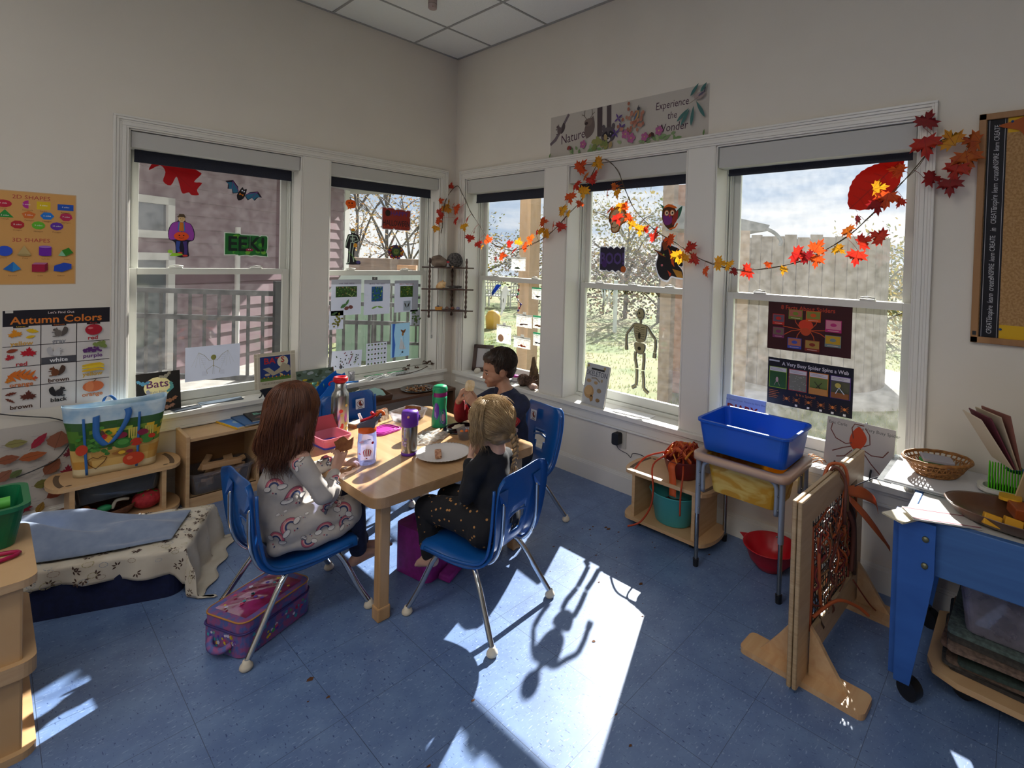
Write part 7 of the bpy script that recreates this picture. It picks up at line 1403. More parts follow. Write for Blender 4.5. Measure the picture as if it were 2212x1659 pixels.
mb.build('yarn_hair',root)
root=thing('open_book','open board book with fanned pages standing at the right edge','book')
for k in range(4):
    M=T(-.17,-3.60,TZ+.13)@Matrix.Rotation(rad(-50-4*k),4,'Z')@Matrix.Rotation(rad(-14-6*k),4,'Y')@frame((0,0,0),(1,0,0),(0,0,1),(0,-1,0)); mb=MB(C(('#8a5a50','#b8a890','#6a3440','#c8b8a0')[k])); mb.M=M; mb.b2((0,0,0),(.004,.19,.13)); mb.build('page',root)
# ================= ceiling sensor =================
root=thing('motion_sensor','small white cylinder sensor hanging from the ceiling at top centre','sensor',(-.700,-.722,ZC)); MB(pm('sensor_plastic','#b9a49e',.5)).lathe([(0,-.062),(.024,-.062),(.027,-.058),(.027,-.0),(0,0)],n=24).build('sensor_body',root); MB(pm('sensor_band','#7a6c68',.5)).lathe([(.0275,-.034),(.0275,-.031)],n=24).build('seam',root)
MB(C('#8a2018')).sph((-.012,-.023,-.056),.0025).build('indicator_light',root)
# silver tray with seeds, leaf papers on the corner shelf
root=thing('seed_tray','round silver tray of dried seeds and shells in the corner','tray',(-.40,-.165,.396)); MB(STEEL).lathe([(0,0),(.10,0),(.125,.010),(.13,.013),(.122,.012),(.10,.003),(0,.003)],n=40).build('tray',root)
mb=MB(C('#5a3a2a')); r=random.Random(2); cs=[C(c,.8) for c in ('#6a4028','#8a5a34','#3a2a24','#a07a50','#9a9894')]
for k in range(150): a=r.uniform(0,2*PI); q_=.095*math.sqrt(r.random()); mb.sph((q_*math.cos(a),q_*math.sin(a),.007+r.random()*.006),(.010,.004,.004),cs[k%5],6,4,M=Matrix.Rotation(r.uniform(0,3),4,'Z'))
tag(mb.build('seed_mix',root),kind='stuff')
root=thing('wooden_tray','shallow brown wooden tray of leaves and paper behind the chair','tray',(-.80,-.16,.396),rad(-8)); tub(MB(DKW),.28,.20,.29,.21,.035,.006,.005,.0).build('tray_body',root)
for k,(x,y,ro,c,lb) in enumerate(((-.86,-.17,.3,'#8fb8a8','torn pale green paper lying in the wooden tray, left piece'),(-.74,-.16,-.4,'#9abcb4','torn pale green paper in the wooden tray, right piece'))):
    P_=[(-.07,-.05),(-.05,-.055),(-.03,-.045),(0,-.058),(.03,-.045),(.055,-.055),(.07,-.04),(.05,.03),(.0,.065),(-.05,.03)]; o=MB(C(c,.8,.2)).prism(P_,0,.0012).build('torn_paper',loc=(x,y,.437),rot=(.25,.1,ro)); tag(o,lb,'paper')
tag(MB(C('#4a4a3c')).box((0,0,0),(.11,.08,.003)).build('label_card',loc=(-.86,-.09,.44),rot=(.5,0,.1)),'dark lettered card standing in the wooden tray','card')
# ================= on the table =================
TT=.5065
root=thing('steel_bottle','tall steel bottle with red cap and cherry print','bottle',(-1.372,-1.035,TT)); mb=MB(STEEL); mb.lathe([(0,0),(.039,0),(.041,.004),(.041,.185),(.039,.20),(.030,.213),(.026,.225),(.025,.262),(0,.262)],n=32); mb.build('body',root)
mb=MB(C('#b01822',.35)); mb.lathe([(.0,.262),(.030,.258),(.034,.262),(.035,.275),(.031,.284),(.024,.285),(.020,.279),(0,.278)],n=28); mb.tube([(-.03,.0,.268),(-.045,.01,.262),(-.052,.012,.25),(-.045,.01,.245)],.003,6,sp=3); mb.build('cap',root)
def wrapdots(R_,spots,cols,lathe_r=lambda z:0):
    mb=MB(C(cols[0]))
    for a,z,s_,c in spots:
        n=10; mb.add([((R_+.0007)*math.cos(a+s_/R_*math.cos(2*PI*k/n)),(R_+.0007)*math.sin(a+s_/R_*math.cos(2*PI*k/n)),z+s_*math.sin(2*PI*k/n)) for k in range(n)],[tuple(range(n))],C(c,.4))
    return mb
r=random.Random(4); FA=rad(-128)
wrapdots(.041,[(FA+r.uniform(.3,1.2),r.uniform(.02,.18),r.uniform(.006,.011),r.choice(('#a8242e','#c83a3a','#c8b060','#4a7a8a'))) for _ in range(8)]+[(FA+r.uniform(-1.2,-.3),r.uniform(.02,.15),.004,'#4a6a58') for _ in range(18)],['#a8242e']).build('print',root)
root=thing('sippy_bottle','clear blue-tinted straw bottle with balloon print and orange collar','bottle',(-1.465,-1.512,TT)); BT2=glassy('lavender_plastic',(.72,.76,.98),.22,14,hcol=(.55,.6,.95))
mb=MB(BT2); mb.lathe([(.0,.002),(.034,.002),(.038,.008),(.0385,.09),(.036,.135),(.034,.142)],n=32); mb.build('body',root)
mb=MB(C('#c8561c',.4)); mb.lathe([(.034,.138),(.0365,.140),(.0365,.162),(.034,.164),(0,.164)],n=30); mb.build('collar',root)
mb=MB(C('#474a5e',.4)); mb.prism([(-.036,.162),(.036,.162),(.038,.185),(.062,.205),(.058,.215),(.040,.205),(-.030,.180),(-.037,.175)],-.026,.026,M=frame((0,0,0),(.76,-.64,0),(0,0,1),(-.64,-.76,0))); mb.build('lid',root,bev=.006,seg=3)
mb=MB(C('#c8202c',.3)); mb.M=frame((0,0,0),(.76,-.64,0),(0,0,1),(-.64,-.76,0)); mb.tube([(-.030,.186,0),(.0,.194,.0),(.03,.21,0),(.05,.222,0)],.006,8,sp=3); mb.tube([(.015,.215,0),(.022,.222,0)],.008,8); mb.build('straw_lever',root)
mb=MB(glassy('straw_silicone',(.9,.85,.85),.45,10,hcol=(.8,.7,.7))); mb.M=frame((0,0,0),(.76,-.64,0),(0,0,1),(-.64,-.76,0)); mb.tube([(-.024,.19,0),(-.034,.21,0),(-.036,.218,0)],.006,8); mb.build('mouthpiece',root)
mb=MB(C('#c8561c',.4)); mb.M=frame((0,0,0),(.76,-.64,0),(0,0,1),(-.64,-.76,0)); mb.tube([(.036,.205,0),(.048,.222,0),(.062,.222,0),(.066,.208,0)],.007,8,sp=3); mb.build('carry_loop',root)
mb=MB(C('#a81c2c',.4)); A0=rad(-118)
def wr(R_,a0,pts,m,z0): mb.add([((R_+.0009)*math.cos(a0+x/R_),(R_+.0009)*math.sin(a0+x/R_),z0+z) for x,z in pts],[tuple(range(len(pts)))],m)
for k in range(7): 
    t=k-3; wr(.0385,A0,[(t*.0035,-.012),(t*.0035+.003,-.012),(t*.005+.004,.008),(t*.0035+.003,.020-abs(t)*.001),(t*.0035,.021-abs(t)*.001),(t*.005,.008)],C('#b02430' if k%2==0 else '#e0d8d8',.4),.055)
wr(.0385,A0,[(-.003,-.022),(.003,-.022),(.003,-.017),(-.003,-.017)],C('#8a1c28'),.055)
for x,z,a_,b_,c_ in ((-.024,.048,.010,.004,'#c8a0c8'),(-.018,.052,.006,.004,'#c8a0c8'),(.024,.043,.006,.006,'#b02438'),(-.030,-.002,.007,.003,'#d08098'),(.008,.060,.008,.003,'#b0b8e8')): wr(.0385,A0,ell(x,z,a_,b_,10),C(c_,.4),.055)
mb.build('print',root)
root=thing('thermos','steel flask with purple lid and purple base','bottle',(-1.283,-1.545,TT)); mb=MB(STEEL); mb.lathe([(.0345,.012),(.0345,.135)],n=32); mb.build('body',root); PU=C('#5a2a96',.4)
MB(PU).lathe([(0,0),(.034,0),(.036,.003),(.036,.013),(.0345,.014)],n=32).build('base_ring',root); mb=MB(PU); mb.lathe([(.036,.132),(.037,.134),(.037,.190),(.033,.200),(0,.202)],n=32); mb.tube([(.035,-.01,.15),(.041,-.012,.16),(.041,-.012,.175)],.003,6); mb.build('lid',root); MB(C('#d89a78',.4)).sph((-.024,-.028,.180),.006).build('release_button',root)
wrapdots(.0345,[(rad(-165)+r.uniform(-.3,.3),r.uniform(.02,.12),.005,r.choice(('#b8a0c8','#8a6ab0','#c8c8d0'))) for _ in range(12)],['#8a6ab0']).build('print',root)
root=thing('kids_bottle','green waisted bottle with purple band and fairy-purple panels','bottle',(-.965,-1.30,TT)); GB=C('#1f8f62',.35)
mb=MB(GB); mb.lathe([(0,0),(.038,0),(.041,.006),(.040,.05),(.034,.10),(.037,.15),(.036,.165),(0,.165)],n=32); mb.build('body',root); MB(C('#7a1f6a',.35)).lathe([(.0365,.163),(.037,.165),(.037,.183),(.0365,.185)],n=32).build('band',root)
mb=MB(GB); mb.lathe([(.0365,.184),(.038,.188),(.038,.205),(.034,.216),(.020,.222),(0,.222)],n=32); mb.tube([(-.036,-.0,.20),(-.043,-.003,.185),(-.043,-.003,.14),(-.038,0,.12)],.003,6,sp=3); mb.build('lid',root)
mb=MB(C('#4a2f8a')); 
for a0,zc,h,w in ((rad(-95),.055,.045,.020),(rad(-150),.09,.045,.016)):
    n=14; f=lambda z:.0405-.0065*math.exp(-((z-.10)/.035)**2)
    for sc,c in ((1,'#5a3a9a'),(.75,'#8a6ac0'),(.45,'#b890b0')): mb.add([((f(zc+h*sc*math.sin(2*PI*k/n))+.0008+.0006*(1-sc))*math.cos(a0+w*sc/.038*math.cos(2*PI*k/n)),(f(zc+h*sc*math.sin(2*PI*k/n))+.0008+.0006*(1-sc))*math.sin(a0+w*sc/.038*math.cos(2*PI*k/n)),zc+h*sc*math.sin(2*PI*k/n)) for k in range(n)],[tuple(range(n))],C(c,.3))
mb.build('panel_print',root)
# plates and food
root=thing('paper_plate','white fluted paper plate with a granola bar','plate',(-1.185,-1.668,TT)); mb=MB(C('#cfcbc8',.6)); n=96; prof=[(.0,.002),(.078,.002),(.088,.006),(.112,.016),(.120,.017),(.119,.0155),(.088,.004),(.078,.0),(0,0)]
vs=[];N=len(prof)
for i,(R_,z) in enumerate(prof): vs+=[(R_*math.cos(2*PI*k/n),R_*math.sin(2*PI*k/n),z+(.0012*(1 if k%2 else -1) if R_>.082 else 0)) for k in range(n)]
mb.add(vs,[(i*n+k,i*n+(k+1)%n,(i+1)*n+(k+1)%n,(i+1)*n+k) for i in range(N-1) for k in range(n)],None,True); mb.build('plate',root)
GRB=pm('granola','#8a4a28',.7,noise_c='#c89a78',scale=(90,90,90),bump=.8); o=MB(GRB).box((0,0,0),(.028,.085,.016)).build('granola_bar',loc=(-1.208,-1.662,TT+.011),rot=(0,0,-.55),bev=.004); tag(o,'brown granola bar lying on the paper plate','granola bar')
def rim_tub(name,lab,cat,loc,rz,w,l,h,mat,rm=None,r_=.02):
    root=thing(name,lab,cat,loc,rz); tub(MB(mat),w*.86,l*.86,w,l,h,.002,r_,.004).build('tub_body',root); return root
PKT=pm('pink_tub_plastic','#cf8090',.35,trans=.35); root=rim_tub('lunch_container','pink plastic lunch container beside the steel bottle','container',(-1.475,-1.17,TT),rad(5),.13,.15,.05,PKT); MB(C('#5a5ac8',.35,.3)).prism(rrect(.118,.138,.02,cx=0,cy=0),.0,.008).build('blue_base',root)
o=MB(pm('pink_lid','#c85a68',.35,trans=.35)).prism(rrect(.15,.11,.02,5),-.003,.003).build('container_lid',loc=(-1.47,-1.062,TT+.052),rot=(rad(70),0,0),bev=.002); tag(o,'pink translucent lid standing up behind the lunch container','lid')
MG=pm('magenta_lid','#a8288a',.3); root=thing('container_lid','magenta rounded lid lying between the two straw bottles','lid',(-1.205,-1.165,TT),rad(12)); MB(MG).prism(rrect(.15,.13,.035,5),0,.005).build('lid_plate',root,bev=.002); mb=MB(MG); mb.tube([(*p,.006) for p in rrect(.135,.115,.03,5)],.0035,6,closed=True); mb.tube([(*p,.006) for p in rrect(.10,.08,.022,5)],.0022,6,closed=True); mb.build('raised_rim',root)
rim_tub('clear_container','clear open food container with bread, behind the purple flask','container',(-1.015,-1.075,TT),rad(14),.17,.125,.05,CLR)
BRD=pm('brown_bread','#7a4526',.9,noise_c='#8f5a34',scale=(60,60,60),bump=.5); BRC=pm('pale_crumb','#c8b8a4',.95,noise_c='#b8a48a',scale=(60,60,60),bump=.4)
def bread(lab,loc,rot,w,l,t=.018,top=True):
    root=thing('bread_slice',lab,'bread',loc,rot=rot); MB(BRD).prism(rrect(w,l,.008,3),0,t).build('crust',root,bev=.003); 
    if top: MB(BRC).prism(rrect(w*.86,l*.86,.006,3),t,t+.004).build('filling',root,bev=.001)
bread('brown bread slice standing in the clear container',(-.995,-1.08,TT+.030),(rad(62),.2,rad(-20)),.085,.07,.014,False); bread('sandwich wedge with pale filling near the steel bottle',(-1.265,-1.0,TT),(0,0,.3),.09,.06); bread('bitten brown bread behind the balloon bottle',(-1.125,-.985,TT+.022),(rad(75),0,rad(15)),.07,.07,.018)
root=thing('takeout_lid','round black plastic lid with white cheese on it','lid',(-.915,-1.42,TT)); BKP=pm('gloss_black_plastic','#0c0c10',.15); mb=MB(BKP); mb.lathe([(0,.004),(.062,.004),(.066,.010),(.072,.012),(.082,.006),(.087,.008),(.088,.0),(0,0)],n=48,sx=1.02); mb.build('lid_plate',root)
tag(rock('cheese','crumbled white cheese on the round black lid','cheese',(-.925,-1.415,TT+.014),(.035,.018,.009),C('#c8bea8',.6),4,.4)); 
tag(MB(C('#d8b890',.6)).prism([(-.025,-.006),(-.01,-.01),(.02,-.008),(.03,0),(.015,.008),(-.02,.008)],0,.004).build('cracker_piece',loc=(-1.022,-1.452,TT),rot=(0,0,.4)),'small torn tan piece of food in front of the black lid','food')
tag(MB(C('#c8a890',.5)).prism([(-.04,-.005),(.035,-.012),(.06,0),(.03,.012)],0,.008).build('cracker_piece',loc=(-1.055,-1.39,TT+.004),rot=(0,0,.5)),'thin pale sliver of food beside the crumpled plastic bag','food')
root=thing('fruit_cup','clear plastic cup of orange and red fruit before the blond girl','cup',(-.985,-1.555,TT)); MB(CLR).lathe([(0,0),(.030,0),(.040,.045),(.042,.047),(.039,.045),(.029,.002),(0,.002)],n=30).build('cup',root)
mb=MB(C('#c85a28',.5)); r=random.Random(5); [mb.sph((r.uniform(-.018,.018),r.uniform(-.018,.018),.012+.007*(k//4)),.009,C(r.choice(('#c85a28','#8a2018','#d8782a')),.4),8,6) for k in range(14)]; mb.build('fruit',root)
rim_tub('clear_container','cloudy clear lid by the right corner of table, behind braid','container',(-.85,-1.70,TT),rad(20),.10,.10,.045,CLB)
mb=MB(BAG); mb.grid(lambda u,v:(-.10+.2*u+.02*math.sin(v*6),-.07+.14*v+.015*math.sin(u*7),.006+.018*abs(noise.noise(Vector((u*5,v*4,1))))*2*math.sin(PI*u)**.4*math.sin(PI*v)**.4+.004*math.sin(u*31+v*23)),26,20); tag(mb.build('plastic_bag',loc=(-1.12,-1.43,TT),rot=(0,0,.5)),'crumpled clear sandwich bag lying in the middle of table','plastic bag')
# ================= lunch boxes on the floor =================
root=thing('lunch_bag','flowery purple lunch bag with shiny top under the left chair','lunch box',(-1.868,-1.513,0),rad(22)); FL=pm('floral_fabric','#8a4a7c',.6,noise_c='#4a5a9a',scale=(45,45,45),ramp=(.42,.58)); 
MB(FL).prism(rrect(.29,.205,.035,5),.004,.085).build('lower_body',root,bev=.010,seg=3); MB(FL).prism(rrect(.285,.20,.035,5),.087,.125).build('upper_body',root,bev=.010,seg=3)
MB(C('#3a2f6a',.5)).tube([(*p,.086) for p in rrect(.292,.207,.035,5)],.0035,6,closed=True).build('zip',root); MB(C('#b07a3c',.4)).tube([(*p,.124) for p in rrect(.285,.20,.035,5)],.003,6,closed=True).build('piping',root)
mb=MB(pm('vinyl_top','#7a1f3c',.12,noise_c='#9a2f6a',scale=(22,22,22),coat=1)); mb.grid(lambda u,v:((-.5+u)*.23,(-.5+v)*.15,.126+.007*math.sin(PI*u)*math.sin(PI*v)+.0022*math.sin(u*17+v*8)*math.sin(PI*u)*math.sin(PI*v)),30,20); mb.build('clear_window',root)
mb=MB(C('#c8a838')); r=random.Random(12)
for k in range(90):
    f=r.randrange(3); c=r.choice(('#c83a6a','#d8b838','#3a9ab0','#c8c0d8','#5a3aa0','#4aa05a')); s_=r.uniform(.004,.008)
    if f==0: x,z=r.uniform(-.11,.11),r.uniform(.015,.075); M_=frame((x,-.1035,z),(1,0,0),(0,0,1),(0,-1,0))
    elif f==1: x,z=r.uniform(-.07,.07),r.uniform(.015,.075); M_=frame((-.1462,x,z),(0,-1,0),(0,0,1),(-1,0,0))
    else:
        x,z=r.uniform(-.11,.11),r.uniform(-.075,.075)
        if abs(x)<.108 and abs(z)<.07: M_=frame((x,z,.1345),(1,0,0),(0,1,0),(0,0,1))
        else: continue
    old=mb.M; mb.M=M_; mb.flat(ngon(0,0,s_,5),.0,C(c,.5)); mb.M=old
mb.build('flower_print',root); MB(FL).tube([(-.148,.05,.05),(-.165,.03,.035),(-.17,0,.03),(-.165,-.03,.035),(-.148,-.05,.05)],.006,6,sp=4,flatk=2).build('handle',root)
root=thing('lunch_bag','upright magenta lunch bag under the table by the front leg','lunch box',(-1.262,-1.64,0),rad(10)); MGF=pm('magenta_fabric','#8e1f84',.7,noise_c='#7c1a74',scale=(30,30,30))
MB(MGF).prism(rrect(.135,.215,.03,5),.003,.215).build('bag_body',root,bev=.022,seg=3); MB(C('#8a5a9a',.4)).tube([(.069,-.09,.03),(.069,-.09,.18)],.003,6).build('zip',root); MB(MGF).tube([(0,-.05,.212),(0,-.04,.238),(0,.04,.238),(0,.05,.212)],.006,6,sp=4,flatk=1.6).build('handle',root); mb=MB(MGF); mb.box((.04,-.14,.025),(.13,.06,.03),rot=rotm(.2,0,.3)); mb.build('side_flap',root,bev=.008)
# scattered bits of dry leaf on the floor
mb=MB(C('#5a3a24',.9)); r=random.Random(44)
for k in range(46):
    x,y=(-.52+r.gauss(0,.16),-2.15+r.gauss(0,.2)); 
    if r.random()<.3: x,y=r.uniform(-1.9,-.5),r.uniform(-2.9,-1.6)
    s_=r.uniform(.003,.010)*(1 if k%5 else 1.8); mb.flat([(x+s_*math.cos(a)*r.uniform(.5,1),y+s_*math.sin(a)*r.uniform(.3,.8)) for a in (0,1.2,2.4,3.5,5)],.0012,None)
tag(mb.build('leaf_crumbs'),'crumbs of dry leaf scattered on the floor near the trolley','crumbs',kind='stuff')
# ================= people =================
from mathutils.bvhtree import BVHTree
def chain(mb,pts,rs,n=14):
    pts=[Vector(p) for p in pts]
    for i,p in enumerate(pts):
        mb.sph(p,rs[i],nu=n,nv=8)
        if i: mb.cyl(pts[i-1],p,rs[i-1],rs[i],n)
def skinmat(name,c,c2):
    m=pm(name,c,.5,noise_c=c2,scale=(14,14,14),spec=.35); b=[x for x in m.node_tree.nodes if x.type=='BSDF_PRINCIPLED'][0]
    b.inputs['Subsurface Weight'].default_value=.12; b.inputs['Subsurface Radius'].default_value=(.012,.005,.003); b.inputs['Subsurface Scale'].default_value=.5; return m
def facing(az,pitch=0,roll=0): # local +Y = nose direction, +Z up
    return Matrix.Rotation(az-PI/2,4,'Z')@Matrix.Rotation(pitch,4,'X')@Matrix.Rotation(roll,4,'Y')
def head(mb,M):
    old=mb.M; mb.M=M; e=lambda c,r: mb.sph(c,r,nu=22,nv=14)
    e((0,-.010,.018),(.070,.084,.078)); e((0,.018,-.026),(.059,.060,.062)); e((0,.032,-.058),(.044,.044,.040)); e((0,.060,-.086),(.017,.014,.012)); e((0,.046,-.078),(.030,.028,.020))
    for s_ in (-1,1):
        e((s_*.030,.046,-.046),(.022,.024,.022)); e((s_*.069,-.006,-.020),(.006,.016,.022)); mb.tube([(s_*.066,.004,-.034),(s_*.071,.006,-.014),(s_*.075,-.005,-.002),(s_*.076,-.017,-.009),(s_*.072,-.016,-.026),(s_*.067,-.004,-.038)],.0036,6,sp=3)
        e((s_*.0078,.0800,-.0405),(.0052,.0052,.0045)); mb.tube([(s_*.014,.072,-.004),(s_*.028,.0715,-.0045),(s_*.042,.060,-.010)],.0042,6,sp=3); mb.tube([(s_*.015,.071,-.021),(s_*.028,.069,-.023),(s_*.041,.059,-.018)],.0034,6,sp=3)
    chain(mb,[(0,.071,.0),(0,.0765,-.018),(0,.0835,-.0365)],[.0078,.0072,.0080],12); e((0,.052,-.058),(.028,.026,.024)); e((0,.060,.012),(.040,.018,.018))
    chain(mb,[(-.013,.0715,-.0625),(0,.0765,-.061),(.013,.0715,-.0625)],[.0045,.0056,.0045],10); chain(mb,[(-.010,.0705,-.069),(0,.0752,-.0695),(.010,.0705,-.069)],[.0045,.0054,.0045],10)
    chain(mb,[(0,-.016,-.050),(0,-.018,-.115)],[.034,.034],18); mb.M=old
def hand(mb,M,curl=(.5,.6,.4),side=1,spread=.10,thumb=((.5,.6,-.2),.6),k=1.):
    """wrist at origin, fingers along +Y, palm towards -Z, thumb on +X*side"""
    old=mb.M; mb.M=M@Matrix.Scale(k,4)
    chain(mb,[(0,-.012,0),(0,.004,0)],[.0165,.0165],12)
    for x in (-.017,-.006,.006,.017): chain(mb,[(x*.75*side,.006,0),(x*side,.048-.003*abs(x)*60,0)],[.0115,.0092],10)
    for i,(x,L_,r0) in enumerate(((.0185,.040,.0068),(.0065,.045,.007),(-.0060,.041,.0067),(-.0180,.032,.0060))):
        p=Vector((x*side,.050-(.004 if i==3 else 0),0)); a=0; d=Vector((x*spread/.0185*side,1,0)).normalized(); pts=[p]; c_=[curl[0],curl[1],curl[2]]
        for j,f in enumerate((.45,.32,.23)):
            a+=c_[j]*(1+.12*math.sin(i*2)); q=Vector((d.x*math.cos(a),d.y*math.cos(a),-math.sin(a))); p=p+q*L_*f; pts.append(p)
        chain(mb,pts,[r0*1.12,r0*1.02,r0*.95,r0*.86],9)
    b=Vector((.017*side,.012,-.004)); t0=Vector((thumb[0][0]*side,thumb[0][1],thumb[0][2])).normalized(); t1=Vector((thumb[0][0]*side*(1-thumb[1]),thumb[0][1]+.3,thumb[0][2]-.1*thumb[1])).normalized()
    chain(mb,[b,b+t0*.022,b+t0*.022+t1*.018,b+t0*.022+t1*.033],[.0105,.0088,.0078,.0066],10); mb.M=old
def foot(mb,an,toe,up,r=.021):
    an,toe=Vector(an),Vector(toe); d=(toe-an).normalized(); up=Vector(up).normalized(); s_=d.cross(up).normalized(); h=an-d*.022-up*.022
    chain(mb,[an,h],[r,.021]); chain(mb,[h,an+d*.035-up*.014,toe-d*.018-up*.016],[.021,.020,.0155]); chain(mb,[an,toe-d*.03-up*.006+s_*.010],[r,.013]); chain(mb,[an,toe-d*.03-up*.010-s_*.010],[r*.9,.012])
    for i in range(5):
        o_=s_*(-.019+.0095*i)-up*.018; mb.sph(toe+o_-d*(.004+.0035*(4-i if True else i)),(.0075 if i==4 else .0056),nu=8,nv=6)
        chain(mb,[toe-d*.02+o_*.9,toe+o_-d*(.004+.0035*(4-i))],[.008,.0062 if i<4 else .0078],8)
def pattern(ob,items,name,parent,off=.0014):
    """prints small flat shapes onto the surface of ob: (centre, normal hint, roll, [(points,colour)...])"""
    me=ob.data; bv=BVHTree.FromPolygons([v.co for v in me.vertices],[tuple(p.vertices) for p in me.polygons]); mb=MB(C('#888888'))
    for c,nh,roll,shapes in items:
        nh=Vector(nh).normalized(); h=bv.ray_cast(Vector(c)+nh*.15,-nh,.4)
        if h[0] is None: continue
        p,n_=h[0],h[1]; 
        if n_.dot(nh)<0: n_=-n_
        up=Vector((0,0,1)); t=up.cross(n_); t=t.normalized() if t.length>.1 else Vector((1,0,0)); b=n_.cross(t)
        t2=t*math.cos(roll)+b*math.sin(roll); b2=-t*math.sin(roll)+b*math.cos(roll)
        for li,(pts,col) in enumerate(shapes):
            vs=[]
            for x,y in pts:
                w=p+t2*x+b2*y; hh=bv.ray_cast(w+n_*.03,-n_,.08); q=hh[0] if hh[0] is not None else w
                vs.append(q+n_*(off+li*.0003))
            tri=geometry.tessellate_polygon([[Vector((x,y,0)) for x,y in pts]]); mb.add(vs,[tuple(f) for f in tri],C(col,.8),True)
    return mb.build(name,parent)
def arcpoly(r0,r1,a0=0,a1=PI,n=9): return [(r1*math.cos(a0+(a1-a0)*k/n),r1*math.sin(a0+(a1-a0)*k/n)) for k in range(n+1)]+[(r0*math.cos(a1-(a1-a0)*k/n),r0*math.sin(a1-(a1-a0)*k/n)) for k in range(n+1)]
def rainbow(s_=1.,c=.9):
    out=[(arcpoly(.030*s_,.033*s_),'#7a5a66'),(arcpoly(.024*s_,.030*s_),'#b85a6c'),(arcpoly(.019*s_,.024*s_),'#c89a94'),(arcpoly(.013*s_,.019*s_),'#33416a')]
    for x in (-.024*s_,.026*s_): out+=[(ell(x,-.004*s_,.015*s_,.010*s_,12),'#5a5a66'),(ell(x,-.004*s_,.0135*s_,.0085*s_,12),'#c9c4c0')]
    out+=[(ell(-.004*s_,-.020*s_,.003*s_,.003*s_,6),'#9a4a5c'),(ell(.006*s_,-.024*s_,.003*s_,.003*s_,6),'#33416a')]
    return out
def strands(name,parent,mat,S_,w=.0016,n=4):
    mb=MB(mat)
    for P in S_:
        N=len(P); mb.tube(P,[w*(1-.75*(i/(N-1))**2) for i in range(N)],n)
    return mb.build(name,parent)
def build_skin(mb,name,parent,vox=.0032,sm=3,lab=None):
    o=mb.build(name,parent,rem=vox)
    bm=bmesh.new(); bm.from_mesh(o.data)
    for _ in range(sm): bmesh.ops.smooth_vert(bm,verts=bm.verts,factor=.5,use_axis_x=True,use_axis_y=True,use_axis_z=True)
    bm.to_mesh(o.data); bm.free(); o.data.polygons.foreach_set('use_smooth',[True]*len(o.data.polygons))
    if lab: o['label']=lab
    return o
# ---------- girl with red hair ----------
root=thing('person','child with long red hair in a rainbow-print dress, seated left and holding toast','person'); SK1=skinmat('skin_fair','#bd9482','#c49a88')
H1=T(-1.752,-1.517,.795)@facing(rad(8),rad(-14),0)
mb=MB(SK1); head(mb,H1)
chain(mb,[(-1.775,-1.517,.70),(-1.785,-1.517,.63),(-1.79,-1.517,.50),(-1.80,-1.517,.385)],[.038,.062,.070,.078],18)
for y,hy in ((-1.615,-1.575),(-1.42,-1.455)): chain(mb,[(-1.775,y*.6+hy*.4,.635),(-1.77,y,.615)],[.04,.034])
chain(mb,[(-1.77,-1.62,.612),(-1.705,-1.660,.492),(-1.640,-1.606,.555)],[.033,.024,.0165]); chain(mb,[(-1.77,-1.415,.612),(-1.69,-1.38,.50),(-1.565,-1.485,.528)],[.033,.024,.0165])
def hframe(o,y,zn): # y = finger direction, zn = back-of-hand direction
    y=Vector(y).normalized(); z=Vector(zn); z=(z-y*z.dot(y)).normalized(); x=y.cross(z); return frame(o,x,y,z)
hand(mb,hframe((-1.636,-1.604,.562),(.42,.30,.82),(.35,-.80,.1)),(.75,.8,.5),1,.10,((-.05,.85,.35),.2),1.02)
hand(mb,hframe((-1.556,-1.490,.530),(.80,-.42,-.02),(-.1,-.25,.95)),(.7,.8,.6),-1,.10,((.5,.7,-.5),.5),.90)
for s_,kn,an,toe in ((-1,(-1.572,-1.590,.375),(-1.530,-1.590,.165),(-1.432,-1.575,.150)),(1,(-1.575,-1.455,.375),(-1.475,-1.515,.150),(-1.352,-1.520,.135))):
    chain(mb,[(-1.79,-1.517+s_*-.0+ (-.05 if s_<0 else .05),.37),kn,an],[.060,.042,.024]); foot(mb,an,toe,(.1,0,1))
build_skin(mb,'body',root,.0036,2)
mb=MB(C('#d8d0cc',.3))
for s_ in (-1,1):
    e=H1@Vector((s_*.028,.0605,-.0125)); mb.sph(e,.0112,nu=12,nv=8)
mb.build('eyes',root)
DR=pm('dress_jersey','#b3aca6',.85,noise_c='#a69f9a',scale=(9,9,9),bump=.15); mb=MB(DR)
chain(mb,[(-1.778,-1.517,.672),(-1.785,-1.517,.62),(-1.795,-1.517,.52),(-1.80,-1.517,.42),(-1.79,-1.517,.375)],[.046,.070,.084,.094,.098],22)
for y in (-1.60,-1.435): chain(mb,[(-1.775,-1.517,.64),(-1.768,y,.622)],[.046,.042])
chain(mb,[(-1.768,-1.618,.615),(-1.738,-1.645,.55),(-1.705,-1.662,.488),(-1.655,-1.622,.540)],[.041,.037,.034,.026]); chain(mb,[(-1.768,-1.417,.615),(-1.73,-1.39,.55),(-1.69,-1.375,.498),(-1.585,-1.465,.527)],[.041,.036,.033,.026])
for y,e in ((-1.575,-1.600),(-1.46,-1.445)): chain(mb,[(-1.80,y,.375),(-1.70,(y+e)/2,.380),(-1.585,e,.372)],[.078,.072,.060],18)
chain(mb,[(-1.72,-1.52,.385),(-1.62,-1.52,.370)],[.07,.055]); chain(mb,[(-1.84,-1.60,.33),(-1.70,-1.64,.325),(-1.60,-1.635,.335)],[.035,.034,.030]); chain(mb,[(-1.655,-1.655,.50),(-1.69,-1.64,.44)],[.02,.02])
dr=build_skin(mb,'dress',root,.0055,3)
